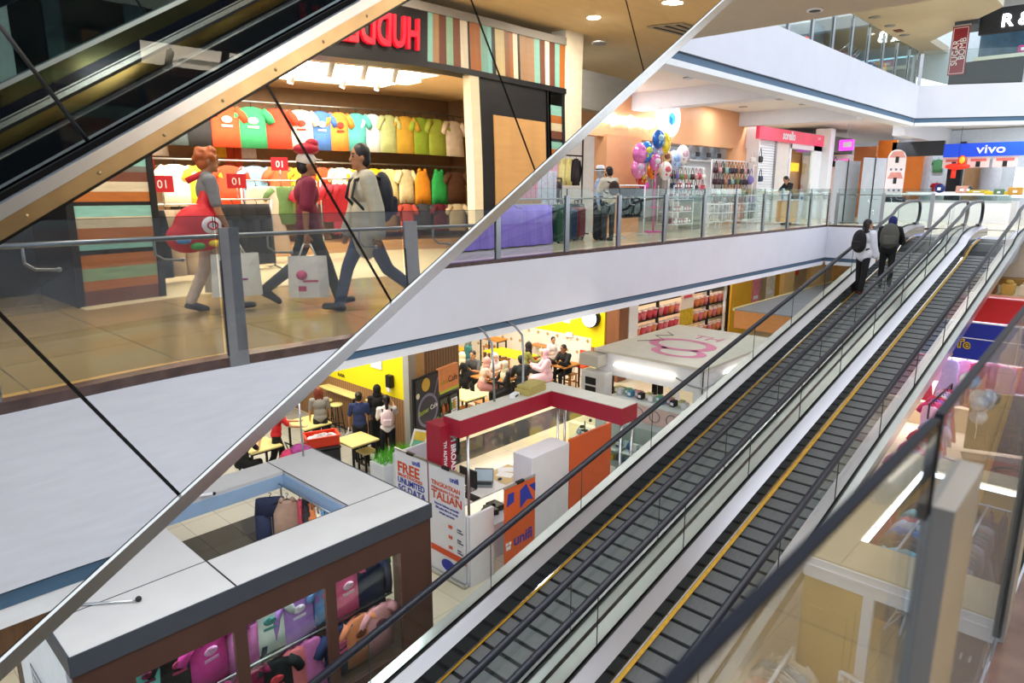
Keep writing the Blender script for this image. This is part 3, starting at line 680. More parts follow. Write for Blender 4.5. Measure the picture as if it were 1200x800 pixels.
# ================================================================== garments (hang from the origin, width along local x)
HOOK = mat('#d8d8d8', .3, .6, name='hanger_white'); HOOKB = mat('#1a1a1c', .4, name='hanger_black')
def _loft(rows, k, n=14):
    vs = []
    for (z, w_, d_, x0, ph) in rows:
        for i in range(n):
            a = 2*pi*i/n; rip = 1+.10*sin(3*a+ph)
            vs.append((x0+w_*cos(a), d_*sin(a)*rip, z))
    m = len(rows)
    k.add(vs, [(j*n+i, (j+1)*n+i, (j+1)*n+(i+1) % n, j*n+(i+1) % n) for j in range(m-1) for i in range(n)] + [tuple(range(n)), tuple((m-1)*n+i for i in range(n))[::-1]], True)
def garment_mesh(kind, m):
    k = MB(m)
    if kind == 'tee':
        _loft([(-.07, .07, .03, 0, 0), (-.10, .17, .035, 0, 0), (-.20, .20, .045, 0, 1), (-.42, .205, .05, 0, 1.5), (-.66, .215, .055, 0, 2.2)], k)
        for s_ in (1, -1): k.tube([(.15*s_, 0, -.115), (.24*s_, 0, -.20), (.285*s_, .005, -.29)], [.06, .062, .06], 8)
    elif kind == 'vest':
        _loft([(-.08, .10, .03, 0, 0), (-.12, .12, .035, 0, 0), (-.26, .185, .045, 0, 1), (-.46, .19, .05, 0, 1.5), (-.68, .205, .055, 0, 2.2)], k)
        for s_ in (1, -1): k.tube([(.055*s_, 0, -.05), (.085*s_, 0, -.10)], [.03, .035], 6)
    elif kind == 'shirt':
        _loft([(-.06, .06, .04, 0, 0), (-.10, .18, .04, 0, 0), (-.22, .21, .05, 0, 1), (-.45, .21, .055, 0, 1.5), (-.72, .225, .06, 0, 2.2)], k)
        for s_ in (1, -1): k.tube([(.16*s_, 0, -.12), (.25*s_, 0, -.28), (.27*s_, .01, -.50), (.265*s_, .02, -.62)], [.06, .055, .05, .045], 8)
    elif kind == 'dress':
        _loft([(-.07, .09, .03, 0, 0), (-.11, .16, .035, 0, 0), (-.3, .18, .05, 0, 1), (-.48, .16, .05, 0, 1), (-.8, .25, .07, 0, 2), (-1.12, .31, .09, 0, 3)], k)
    elif kind == 'pants':
        _loft([(-.05, .17, .045, 0, 0), (-.12, .18, .05, 0, .5), (-.28, .20, .055, 0, 1)], k)
        for s_ in (1, -1): _loft([(-.26, .095, .055, .1*s_, 0), (-.6, .10, .05, .105*s_, 1), (-.95, .105, .05, .11*s_, 2)], k)
    elif kind == 'shorts':
        _loft([(-.05, .16, .045, 0, 0), (-.12, .18, .05, 0, .5), (-.26, .21, .055, 0, 1)], k)
        for s_ in (1, -1): _loft([(-.24, .10, .055, .105*s_, 0), (-.45, .115, .055, .12*s_, 1)], k)
    elif kind == 'skirt':
        _loft([(-.05, .14, .04, 0, 0), (-.2, .19, .06, 0, .5), (-.62, .27, .09, 0, 2)], k)
    return k.mesh('cloth')
GP = {}
def garment(kind, label, loc, rz, colour, group=None, hook=True, sc=1., print_=None, name=None):
    nm = {'tee': 't_shirt', 'vest': 'vest_top', 'shirt': 'long_sleeved_shirt', 'dress': 'dress', 'pants': 'trousers', 'shorts': 'shorts', 'skirt': 'skirt'}[kind]
    ct = {'tee': 't-shirt', 'vest': 'top', 'shirt': 'shirt', 'dress': 'dress', 'pants': 'trousers', 'shorts': 'shorts', 'skirt': 'skirt'}[kind]
    if kind not in GP: GP[kind] = garment_mesh(kind, WHITE)
    t = thing(nm, label, ct, loc, rz, group); t.scale = (sc, sc, sc)
    c = bpy.data.objects.new('cloth', GP[kind]); COL.objects.link(c); c.parent = t
    recolor(c, colour if not isinstance(colour, str) else mat(colour, .85, noise=.12, scale=14))
    if hook:
        if 'hg' not in GP:
            k = MB(HOOKB); k.tube([(0, 0, -.07), (0, 0, -.02), (.02, 0, .0), (.01, 0, .02), (-.015, 0, .012)], .005, 5); k.tube([(-.18, 0, -.12), (0, 0, -.06), (.18, 0, -.12)], .007, 5); GP['hg'] = k.mesh('hanger')
        g = bpy.data.objects.new('hanger', GP['hg']); COL.objects.link(g); g.parent = t
    if print_:
        key = 'pr'+print_
        if key not in GP:
            k = MB(mat(print_, .7, noise=.3, scale=30)); 
            k.ball((0, -.06, -.27), (.075, .008, .05), 12, 6); k.ball((.03, -.064, -.255), (.03, .008, .02), 10, 6); k.box((0, -.058, -.36), (.15, .008, .03)); GP[key] = k.mesh('print')
        g = bpy.data.objects.new('print', GP[key]); COL.objects.link(g); g.parent = t
    return t
# ================================================================== brown clothes kiosk (ground floor)
BROWN = mat('#4a3128', .5, noise=.14, scale=5, name='brown_wood_laminate', stretch=(1, 1, .12))
ROOFG = mat('#bcbab9', .7, noise=.05, scale=3, name='grey_roof_board')
FASD = mat('#3c4048', .5, noise=.05, name='charcoal_fascia')
def brown_kiosk():
    x0, x1, y0, y1, zt = .97, 4.34, 5.25, 7.6, -2.1
    t = thing('clothes_kiosk', 'brown wood clothes kiosk with flat grey roof and three display windows', 'kiosk', ((x0+x1)/2, (y0+y1)/2, ZG))
    k = MB(ROOFG)
    k.bx((x0, y0, zt-.04), (x1, 5.84, zt)); k.bx((3.72, 5.845, zt-.04), (x1, y1, zt)); k.bx((x0, 7.2, zt-.041), (3.715, y1, zt-.001)); k.bx((x0, 5.845, zt-.041), (2.2, 7.195, zt-.001))
    k.use(BLACK).bx((2.2, 5.25, zt), (2.215, 5.84, zt+.002)); k.bx((x0, 5.838, zt-.002), (x1, 5.848, zt+.002)); k.bx((3.712, 5.84, zt-.002), (3.722, y1, zt+.002))
    k.build('roof', t)
    k = MB(FASD)
    for a, b in (((x0-.01, y0-.015, zt-.16), (x1+.01, y0, zt+.004)), ((x1, y0-.015, zt-.16), (x1+.015, y1, zt+.004)), ((x0-.015, y0-.015, zt-.16), (x0, y1, zt+.004))): k.bx(a, b)
    k.build('roof_fascia', t)
    k = MB(mat('#8fa9c6', .5, name='blue_grey_inner_band'))
    for a, b in (((2.2, 5.84, zt-.2), (3.72, 5.86, zt-.04)), ((3.70, 5.86, zt-.2), (3.72, 7.2, zt-.04)), ((2.2, 7.19, zt-.2), (3.72, 7.21, zt-.04)), ((2.19, 5.86, zt-.2), (2.21, 7.2, zt-.04))): k.bx(a, b)
    k.build('inner_band', t)
    W = [(1.37, 2.15), (2.26, 3.04), (3.15, 3.93)]; zw0, zw1 = -3.68, -2.5
    def wb(a, b, nm='front_panel'): MB(BROWN).bx(a, b).build(nm, t)
    wb((x0, y0, zw1), (x1, y0+.04, zt-.05), 'front_header'); wb((x0, y0, ZG), (x1, y0+.04, zw0), 'front_base')
    for a, b in ((x0, 1.37), (2.15, 2.26), (3.04, 3.15), (3.93, x1)): wb((a, y0, zw0), (b, y0+.04, zw1), 'front_mullion')
    wb((x1-.04, y0+.04, ZG), (x1, 5.9, zt-.05), 'end_panel'); wb((x1-.04, 7.3, ZG), (x1, y1, zt-.05), 'end_panel'); wb((x0, 7.3, ZG), (x0+.04, y1, zt-.05), 'end_panel'); wb((x1-.04, 5.9, ZG), (x1, 7.3, -3.7), 'end_panel')
    k = MB(mat('#dfe6ee', .4, name='white_lit_panel'))
    k.bx((x0, y0+.2, -3.6), (x0+.03, 7.3, -2.25)); k.build('side_panel', t)
    k = MB(STEEL2)
    for i in range(18):
        y = y0+.25+i*.07; k.tube([(x0-.02, y, -2.9), (x0-.02, y, -3.7)], .004, 4)
    for i in range(9): k.tube([(x0-.02, y0+.25, -2.9-i*.09), (x0-.02, y0+1.45, -2.9-i*.09)], .004, 4)
    k.build('wire_grid', t)
    for a, b in W:
        MB(GLASS).bx((a, y0+.018, zw0), (b, y0+.024, zw1)).build('window_glass', t)
    k = MB(mat('#3a2a24', .6, noise=.1, name='dark_inner_lining')).bx((x0+.05, 5.84, ZG), (3.9, 5.86, -2.35)); k.build('back_panel', t)
    k = MB(mat('#e6f2ff', .5, emit=5, name='cool_led_strip'))
    for a, b in W: k.bx((a, 5.8, -2.47), (b, 5.82, -2.45))
    k.build('led_strip', t)
    k = MB(STEEL2)
    for z in (-2.50, -3.06, -3.50): k.tube([(x0+.1, 5.42+(.03 if z < -3 else .1), z), (3.95, 5.42+(.03 if z < -3 else .1), z)], .011, 7)
    k.tube([(3.62, 5.9, -2.22), (3.62, 7.15, -2.22)], .011, 7)
    k.build('hanging_rail', t)
    k = MB(BROWN).bx((x0+.05, 5.3, -3.72), (3.95, 5.83, -3.69)); k.build('display_shelf', t)
brown_kiosk()
area('kiosk_inner_light', (2.65, 5.6, -2.3), 2.6, .3, 60, (.88, .94, 1))
G_ = 'clothes inside the brown kiosk'
for (kd, x, z, c, lb, pr, sc) in [
    ('dress', 1.52, -2.50, '#6fb9b4', 'teal dress with a dark bow behind the first kiosk window', '#7a2c4c', .62),
    ('tee', 1.76, -2.50, '#2c2622', 'dark printed shirt beside the teal dress in first kiosk window', '#b0406a', .72),
    ('tee', 2.02, -2.50, '#d13f94', 'magenta shirt on the upper rail of the first kiosk window', '#e9a0cc', .78),
    ('shorts', 2.03, -3.06, '#c4398a', 'magenta shorts below the magenta shirt in the kiosk', None, .72),
    ('vest', 1.60, -3.06, '#2a2a30', 'black vest on the lower rail of first kiosk window', '#c9b8b0', .7),
    ('pants', 2.34, -2.50, '#b966a0', 'pink patterned trousers at the left of second kiosk window', None, .66),
    ('tee', 2.58, -2.50, '#dfe6df', 'white shirt with teal print in the second kiosk window', '#4d8d88', .74),
    ('shorts', 2.60, -2.80, '#1d2030', 'black shorts under the white printed shirt', None, .62),
    ('shirt', 2.87, -2.50, '#a678c4', 'lilac shirt with animal drawing in second kiosk window', '#e4cfee', .80),
    ('tee', 2.36, -3.06, '#7d1743', 'maroon shirt on the lower rail of second kiosk window', None, .66),
    ('tee', 2.57, -3.06, '#16171b', 'black shirt with red lettering on kiosk lower rail', '#d2404a', .78),
    ('dress', 2.77, -3.06, '#d97078', 'coral spotted dress on kiosk lower rail', None, .64),
    ('dress', 2.95, -3.05, '#cc6fae', 'pink dress at right end of second kiosk window', None, .6),
    ('tee', 3.22, -2.50, '#6f9ad0', 'pale blue shirt at left of the third kiosk window', None, .72),
    ('tee', 3.42, -2.50, '#e2608c', 'hot pink shirt with a ribbon in third kiosk window', '#f0b6cc', .82),
    ('shirt', 3.69, -2.50, '#1f2440', 'navy shirt at upper right of the third kiosk window', None, .82),
    ('shorts', 3.88, -2.50, '#3f9a66', 'green and orange shorts at the edge of third kiosk window', '#e08030', .5),
    ('tee', 3.26, -3.06, '#26305a', 'navy shirt with pink lettering in third kiosk window', '#d2588c', .82),
    ('tee', 3.50, -3.06, '#e58a62', 'orange shirt with a cat face in third kiosk window', '#7a4030', .80),
    ('tee', 3.75, -3.06, '#e09aa2', 'pale pink shirt with a cat face in third kiosk window', '#7a4450', .80)]:
    y = 5.45 if z < -3 else 5.52
    g = garment(kd, lb, (x, y, z), random.uniform(-.15, .15), c, G_, True, sc*1.12, pr)
for i, (kd, c, lb, sc) in enumerate([('pants', '#232a44', 'navy overalls hanging inside the open kiosk roof', .82), ('vest', '#a58672', 'taupe top over denim skirt inside the open kiosk roof', .78), ('skirt', '#7fa8d2', 'light denim skirt hung below the taupe top', .8),
        ('dress', '#c8485a', 'red patterned dress inside the open kiosk roof', .6), ('tee', '#2a2226', 'black shirt between the red and orange ones in the kiosk', .8), ('tee', '#d07a44', 'orange shirt hanging inside the open kiosk roof', .8), ('tee', '#ead9c0', 'cream shirt hanging inside the open kiosk roof', .8),
        ('tee', '#7fb6e0', 'sky blue shirt hanging inside the open kiosk roof', .8), ('tee', '#e9ece6', 'white shirt with green print inside the open kiosk roof', .8), ('tee', '#3fb0b0', 'turquoise shirt nearest the front inside the open kiosk roof', .8)]):
    y = 7.08-.13*i
    if i == 2: garment(kd, lb, (3.57, 6.83, -2.62), radians(-35), c, 'clothes under the kiosk opening', False, sc*1.1)
    else: garment(kd, lb, [(3.42, 7.0, -2.235), (3.55, 6.85, -2.235)][i] if i < 2 else (3.62, y, -2.235), radians(-35) if i < 2 else pi/2-.45, c, 'clothes under the kiosk opening', True, sc*1.12)
# pole and cable resting on the roof
k = MB(WHITE2).tube([(2.05, 7.5, -2.07), (2.85, 7.12, -2.07)], .014, 6); k.use(BLACK).ball((2.85, 7.12, -2.07), .02)
tag(k.build('roof_pole'), 'thin white pole lying across the back of the kiosk roof', 'pole')
k = MB(STEEL).tube([(1.15, 5.95, -2.085), (1.55, 5.62, -2.085)], .012, 6); k.use(BLACK).ball((1.56, 5.61, -2.07), .025)
tag(k.build('roof_rod'), 'short steel rod with black knob on the front of the kiosk roof', 'rod')
# heap of pink bags behind the kiosk
for i, (px, py, c) in enumerate([(345, 536, '#e0406a'), (356, 527, '#b84a90'), (336, 541, '#d83a52')]):
    p = PY(px, py, 7.75); k = MB(mat(c, .5, noise=.25, scale=20))
    for q in range(5): k.ball(p+Vector((random.uniform(-.1, .1), random.uniform(-.05, .05), random.uniform(-.04, .05))), (random.uniform(.07, .12), .08, random.uniform(.05, .08)), 9, 6)
    tag(k.build('pink_bundle'), ['crimson plastic bundle behind the kiosk roof', 'purple plastic bundle beside the red basket cart', 'red plastic bundle at the left of the heap'][i], 'bundle')
m = MB(STEEL).cyl((3.95, 7.76, ZG), (3.95, 7.76, -2.3), .015).lathe([(0, 0), (.2, 0), (.2, .02), (0, .03)], (3.95, 7.76, ZG)); m.box((3.9, 7.76, -2.31), (.6, .25, .02)); tag(m.build('stock_stand'), 'thin steel stand behind the brown kiosk under the pink bundles', 'stand')
# ================================================================== red and white broadband kiosk
REDK = mat('#a32036', .5, noise=.05, name='crimson_panel'); OR = mat('#e0622a', .55, noise=.03, name='orange_panel'); KW = mat('#e6e7ee', .5, noise=.03, name='kiosk_white')
INDIGO = mat('#2a3aa8', .6, name='indigo_ink'); ORI = mat('#d9542a', .6, name='orange_ink'); GREYI = mat('#6a7088', .7, name='grey_ink')
def red_kiosk():
    t = thing('broadband_kiosk', 'crimson and white sales kiosk with L-shaped overhead beam on steel poles', 'kiosk', (7.7, 7.0, ZG))
    k = MB(REDK); k.prism([(6.58, 7.2, -2.48), (8.72, 7.2, -2.48), (8.72, 5.75, -2.48), (9.16, 5.75, -2.48), (9.16, 7.58, -2.48), (6.58, 7.58, -2.48)], (0, 0, .27)); k.build('overhead_beam', t)
    k = MB(mat('#d3d0c4', .7, name='beam_top_board')); k.prism([(6.59, 7.21, -2.209), (8.73, 7.21, -2.209), (8.73, 5.76, -2.209), (9.15, 5.76, -2.209), (9.15, 7.57, -2.209), (6.59, 7.57, -2.209)], (0, 0, .012)); k.build('beam_top', t)
    for x, y in ((6.78, 7.25), (8.78, 7.1), (9.1, 7.2), (8.78, 5.8), (9.1, 5.8)):
        MB(STEEL).cyl((x, y, ZG), (x, y, -2.48), .022).build('pole', t)
    k = MB(REDK).bx((6.4, 7.44, ZG), (6.7, 7.78, -2.31)); pl = k.build('sign_pillar', t)
    text('sign_lettering', 'TM BROADBAND', .135, (6.6, 7.434, -2.42), (0, 0, -1), (1, 0, 0), WHITE2, pl, .004, bold=.002)
    text('sign_lettering', 'TM AUTHORISED', .085, (6.45, 7.434, -2.56), (0, 0, -1), (1, 0, 0), WHITE2, pl, .004, bold=.001)
    MB(KW).rbox((7.97, 6.77, -3.8), (.94, .4, 1.8), .01).build('white_cabinet', t)
    MB(OR).bx((8.48, 6.58, ZG), (9.66, 6.63, -2.87)).build('orange_board', t)
    k = MB(KW).bx((6.36, 6.78, ZG), (6.86, 6.83, -3.55)); k.bx((6.34, 6.83, ZG), (6.39, 7.3, -3.55)); k.build('counter_panel', t)
    k = MB(mat('#d7dbe2', .5, name='grey_side_panel')).bx((6.32, 8.5, ZG), (7.1, 8.55, -3.0)); k.build('side_panel', t)
red_kiosk()
def desk():
    t = thing('office_desk', 'white desk with a laptop inside the crimson kiosk', 'desk', (8.0, 8.05, ZG))
    k = MB(WHITE2).bx((7.1, 7.75, -3.98), (8.95, 8.42, -3.95)); k.use(mat('#d8bf8a', .6, name='pale_wood')).bx((8.2, 7.8, -3.949), (8.9, 8.4, -3.945)); k.build('desk_top', t)
    for x in (7.15, 8.9):
        for y in (7.8, 8.37): MB(STEEL2).bx((x-.02, y-.02, ZG), (x+.02, y+.02, -3.98)).build('leg', t)
desk()
def laptop():
    t = thing('laptop', 'open silver laptop on the white kiosk desk', 'laptop', (7.92, 8.08, -3.95), radians(-50))
    MB(mat('#8f9296', .35, .6, name='laptop_grey')).rbox((0, 0, .01), (.34, .24, .02), .01).use(BLACK).box((0, .02, .0205), (.29, .12, .002)).build('keyboard_base', t, world=False)
    k = MB(mat('#8f9296', .35, .6, name='laptop_grey')).box((0, .15, .13), (.34, .012, .24), 0, -.35); k.use(mat('#a9bccb', .2, emit=.25, name='laptop_screen')).box((0, .1435, .128), (.31, .004, .2), 0, -.35); k.build('screen', t, world=False)
laptop()
k = MB(BLACK).box((7.62, 8.15, -3.72), (.03, .42, .32)); k.box((7.62, 8.15, -3.91), (.05, .06, .08)); k.box((7.62, 8.15, -3.945), (.18, .24, .012)); tag(k.build('monitor'), 'black monitor left of the laptop on the kiosk desk', 'monitor')
k = MB(BLACK).rbox((7.42, 7.9, -3.935), (.16, .34, .03), .01); k.use(DARK).box((7.42, 7.9, -3.919), (.13, .3, .003)); tag(k.build('keyboard'), 'black keyboard on the kiosk desk near the edge', 'keyboard')
k = MB(mat('#2b3c5c', .3)).ball((8.28, 8.02, -3.93), (.05, .035, .025), 10, 6); tag(k.build('computer_mouse'), 'small dark blue mouse right of the laptop', 'mouse')
for i, (x, y) in enumerate(((8.5, 8.1), (8.68, 8.25))): tag(MB(WHITE2).box((x, y, -3.943), (.21, .3, .003), .4+i*.3).build('paper_sheet'), ['white paper sheet on the pale wood part of desk', 'white paper sheet by the cabinet end of desk'][i], 'paper')
k = MB(BLACK)
for i in range(4): k.rbox((7.15+.16*i, 7.35+.05*i, -4.05+.0*i), (.28, .22, .09), .02, .5*i)
for i in range(6): k.tube([(7.1+.12*i, 7.3, -4.02), (7.2+.1*i, 7.2, -3.97), (7.3+.1*i, 7.35, -4.03)], .008, 5)
tag(k.build('cable_tray'), 'black tangle of routers and cables behind the white counter', 'cables')
tag(MB(KW).bx((6.9, 7.1, ZG), (7.9, 7.6, -4.1)).build('low_cabinet'), 'low white cabinet carrying the tangle of cables', 'cabinet')
def rollup(name, label, a, b, z0, z1, body, nrm, top=True):
    """roll-up banner standing from a to b (floor points)"""
    a = Vector((*a, z0)); b = Vector((*b, z0)); c = (a+b)/2; d = (b-a).normalized(); rz = atan2(d.y, d.x); L = (b-a).length; n = Vector(nrm)
    t = thing(name, label, 'banner', c)
    MB(body).box(c+Vector((0, 0, (z1-z0)/2+.04)), (L, .012, z1-z0-.06), rz).build('banner_sheet', t)
    MB(STEEL).rbox(c+Vector((0, 0, .035)), (L+.04, .12, .07), .02, rz).build('base', t)
    MB(STEEL).box(c+Vector((0, 0, z1-z0+.015)), (L+.01, .03, .03), rz).use(BLACK).box(c+Vector((0, 0, z1-z0+.02)), (.16, .05, .04), rz).build('top_rail', t)
    return t, c, d, n
t, c, d, n = rollup('rollup_banner', 'white roll-up banner reading FREE above UNLIMITED 5G DATA', (6.3, 8.46), (6.3, 7.66), ZG, -2.9, KW, (-1, 0, 0))
def bt(t, s, size, y, z, m, sx=1, bold=.0, x=6.29, al='LEFT'): text('lettering', s, size, (x, y, z), (0, -1, 0), (0, 0, 1), m, t, .002, al, bold, sx)
bt(t, 'unifi', .12, 8.02, -3.04, INDIGO, 1, .002); bt(t, 'FREE', .245, 8.40, -3.25, ORI, 1.1, .006); bt(t, 'SMARTPHONES', .075, 8.40, -3.325, ORI, 1.2, .001); bt(t, 'UNLIMITED', .135, 8.40, -3.44, INDIGO, .98, .003); bt(t, '5G DATA', .155, 8.40, -3.58, INDIGO, 1.06, .003)
t, c, d, n = rollup('rollup_banner', 'white roll-up banner reading TALIAN beside the FREE banner', (6.3, 7.62), (6.3, 6.82), ZG, -2.9, KW, (-1, 0, 0))
bt(t, 'unifi', .12, 7.14, -3.06, INDIGO, 1, .002); bt(t, 'TINGKATKAN', .10, 7.56, -3.21, ORI, 1.02, .002); bt(t, 'PERMAINAN DALAM', .065, 7.56, -3.285, ORI, 1.05, .001); bt(t, 'TALIAN', .185, 7.56, -3.43, ORI, 1.08, .004)
for i, s in enumerate(('Bayaran bulanan serendah', 'RM pelan fibre di rumah', 'dengan percuma')): bt(t, s, .052, 7.22, -3.52-.065*i, INDIGO, 1, .0005, al='CENTER')
for i in range(3):
    for j in range(2): bt(t, 'Jualan\nmalaysia', .04, 6.99+.0, -3.80-.17*i, INDIGO)
    k = MB(ORI).box((6.288, 7.14, -3.80-.17*i), (.004, .08, .05)); k.build('printed_icon', t)
k = MB(ORI).box((6.288, 7.2, -4.27), (.004, .8, .1)); k.use(INDIGO)
k.add([(6.286, 7.2+.16*cos(2*pi*i/24), -4.47+.10*sin(2*pi*i/24)) for i in range(24)], [tuple(range(24))]); k.build('printed_icon', t)
t, c, d, n = rollup('rollup_banner', 'orange roll-up banner with white smile and blue lettering', (6.85, 6.55), (7.55, 6.55), ZG, -3.2, OR, (0, -1, 0))
text('lettering', 'unifi', .26, (7.05, 6.538, -4.2), (1, 0, 0), (0, 0, 1), INDIGO, t, .002, 'LEFT', .004)
k = MB(WHITE2)
for q in (6.9, 6.97): k.box((q, 6.54, -4.12), (.05, .004, .045))
k.prism([(6.88, 6.542, -4.16), (6.99, 6.542, -4.16), (6.98, 6.542, -4.22), (6.89, 6.542, -4.22)], (0, -.004, 0)); k.build('printed_smile', t)
k = MB(INDIGO)
k.prism([(7.2, 6.542, -3.62), (7.2, 6.542, -3.32), (7.34, 6.542, -3.26), (7.5, 6.542, -3.56), (7.36, 6.542, -3.52)], (0, -.004, 0)); k.prism([(6.9, 6.542, -3.5), (6.93, 6.542, -3.3), (7.06, 6.542, -3.3), (7.06, 6.542, -3.46)], (0, -.004, 0)); k.prism([(7.4, 6.542, -3.3), (7.55, 6.542, -3.3), (7.55, 6.542, -3.45)], (0, -.004, 0)); k.build('printed_shapes', t)
k = MB(BLACK).lathe([(.0, 0), (.11, 0), (.14, .32), (.125, .32), (.1, .02), (0, .02)], (9.45, 6.3, ZG)); tag(k.build('waste_bin'), 'small black bin in front of the orange board', 'bin')
# yellow folded boxes and white junction box on the beam top
k = MB(mat('#b9a863', .7, noise=.08, name='kraft_card')); k.rbox((8.42, 7.42, -2.15), (.52, .3, .1), .01, .1); k.rbox((8.44, 7.42, -2.07), (.48, .28, .06), .01, .16); tag(k.build('cardboard_box'), 'flat yellow-brown carton lying on the crimson beam', 'box')
tag(MB(WHITE2).rbox((8.02, 7.42, -2.165), (.2, .1, .07), .01, .3).use(BLACK).box((8.02, 7.366, -2.165), (.12, .004, .03), .3).build('power_strip_box'), 'small white box beside the yellow-brown carton on the beam', 'box')
def cable(pts, r, lb, nm='hanging_cable', m=STEEL2): tag(MB(m).tube(pts, r, 7).build(nm), lb, 'cable')
def fall(px, py, v, zt_): p = PY(px, py, v); return p
cable([(8.72, 8.28, -1.12), (8.55, 7.9, -1.14), (8.35, 7.55, -1.22), (8.32, 7.5, -1.5), (8.32, 7.5, -2.0), (8.2, 7.46, -2.19)], .02, 'grey cable dropping from the blue stripe to the white box')
cable([(8.0, 8.28, -1.12), (7.8, 7.9, -1.13), (7.62, 7.55, -1.24), (7.6, 7.5, -1.6), (7.6, 7.48, -2.19)], .02, 'grey cable nearest the poster dropping to the crimson beam')
cable([(4.1, 7.4, -2.08), (4.1, 7.42, -1.2)], .012, 'steel hanger wire above the brown kiosk corner', 'hanger_wire', STEEL)
# ================================================================== white phone kiosk with lettered roof
RF = mat('#cfc8b8', .75, noise=.08, scale=2.2, name='dusty_cream_roof'); PINKR = mat('#cf7f98', .8, noise=.12, scale=6, name='faded_pink_lettering')
def go_kiosk():
    x0, x1, y0, y1, zt = 11.95, 15.4, 6.05, 8.6, -2.2
    t = thing('phone_kiosk', 'white lit kiosk with big faded pink letters on its dusty roof', 'kiosk', ((x0+x1)/2, (y0+y1)/2, ZG))
    k = MB(RF).bx((x0-.1, y0-.1, zt-.05), (x1+.1, y1, zt)); rf = k.build('roof', t)
    def ring(c, rx, ry, wd, a0, a1, rot=0):
        q = []; n = 30
        for i in range(n+1):
            a = a0+(a1-a0)*i/n
            for f in (1, 1-wd):
                px, py = rx*f*cos(a), ry*f*sin(a); q.append((c[0]+px*cos(rot)-py*sin(rot), c[1]+px*sin(rot)+py*cos(rot), zt+.004))
        return MB(PINKR).add(q, [(2*i, 2*i+1, 2*i+3, 2*i+2) for i in range(n)])
    ring((13.45, 7.35), .58, .78, .3, 0, 2*pi).build('roof_lettering', rf); ring((12.75, 7.05), .42, .62, .34, .9, 6.0).build('roof_lettering', rf)
    text('roof_lettering', 'TH', .55, (14.25, 7.6, zt+.003), (0, -1, 0), (1, 0, 0), PINKR, rf, .002, sx=1.0)
    k = MB(WHITE2); k.bx((x0, y0, -2.75), (x1, y0+.05, zt-.05)); k.bx((x0, y0, -2.75), (x0+.05, y1, zt-.05)); k.bx((x1-.05, y0, -2.75), (x1, y1, zt-.05)); k.bx((x0, y1-.05, -2.75), (x1, y1, zt-.05)); k.build('lit_fascia', t)
    for x, y in ((x0+.1, y0+.1), (x1-.1, y0+.1), (x0+.1, y1-.1), (x1-.1, y1-.1)): MB(WHITE2).box((x, y, -3.7), (.18, .18, 2.0)).build('corner_post', t)
    k = MB(mat('#e9c9c4', .5, noise=.05, name='pale_pink_panel')).bx((x0-.05, y0+.3, -3.62), (x0, y1-.4, -3.24)); k.use(mat('#8d8f96', .4)); 
    for i in range(4): k.tube([(x0-.055, y0+.6+.4*i+.12*cos(q*pi/8), -3.43+.12*sin(q*pi/8)) for q in range(17)], .012, 5)
    k.build('counter_front', t)
    k = MB(mat('#dfe8ea', .3, name='counter_glass_top')).bx((x0-.08, y0+.3, -3.24), (x0+.55, y1-.4, -3.2)).bx((x0, y0+.3, ZG), (x0+.5, y1-.4, -3.24)); k.build('counter_top', t)
    k = MB(mat('#fff6e4', .4, emit=5, name='tube_light_glow')); k.cyl((x0-.05, y0+.6, -2.5), (x0-.05, y1-.5, -2.5), .02); k.cyl((x0+.9, y0-.05, -2.5), (x1-.7, y0-.05, -2.5), .02); k.build('tube_light', t)
    k = MB(STEEL2).tube([(x0-.06, y0+.55, -2.5), (x0-.06, y0+.25, -2.6), (x0-.03, y0-.06, -2.62), (x0+.4, y0-.06, -2.6), (x0+.9, y0-.06, -2.5)], .018, 6); k.build('conduit', t)
    k = MB(BLACK).tube([(13.1, 8.3, zt+.008), (13.6, 7.9, zt+.008), (13.9, 8.3, zt+.008), (14.2, 8.0, zt+.008), (14.5, 8.35, zt+.008)], .006, 5); k.build('roof_cable', t)
go_kiosk()
area('phone_kiosk_light', (11.55, 7.3, -2.5), 1.6, .2, 16, (1, .95, .85), (0, radians(90), 0)); area('phone_kiosk_light', (13.6, 5.75, -2.5), 2.2, .2, 16, (1, .93, .8), (radians(-90), 0, 0))
k = MB(mat('#bdb8ac', .5)).rbox((11.75, 8.55, -2.42), (.34, .5, .26), .02); k.use(GREYI); text_p = k.build('meter_box_upper'); tag(text_p, 'beige electrical box at the roof corner of the white lit kiosk', 'electrical box')
k = MB(mat('#c9c9c8', .45)).rbox((11.7, 8.4, -2.95), (.3, .62, .62), .02); k.use(BLACK).box((11.546, 8.45, -2.85), (.006, .28, .16)); k.box((11.546, 8.45, -3.06), (.006, .28, .18)); tag(k.build('meter_box'), 'grey meter cabinet with two dark windows below the beige box', 'electrical box')
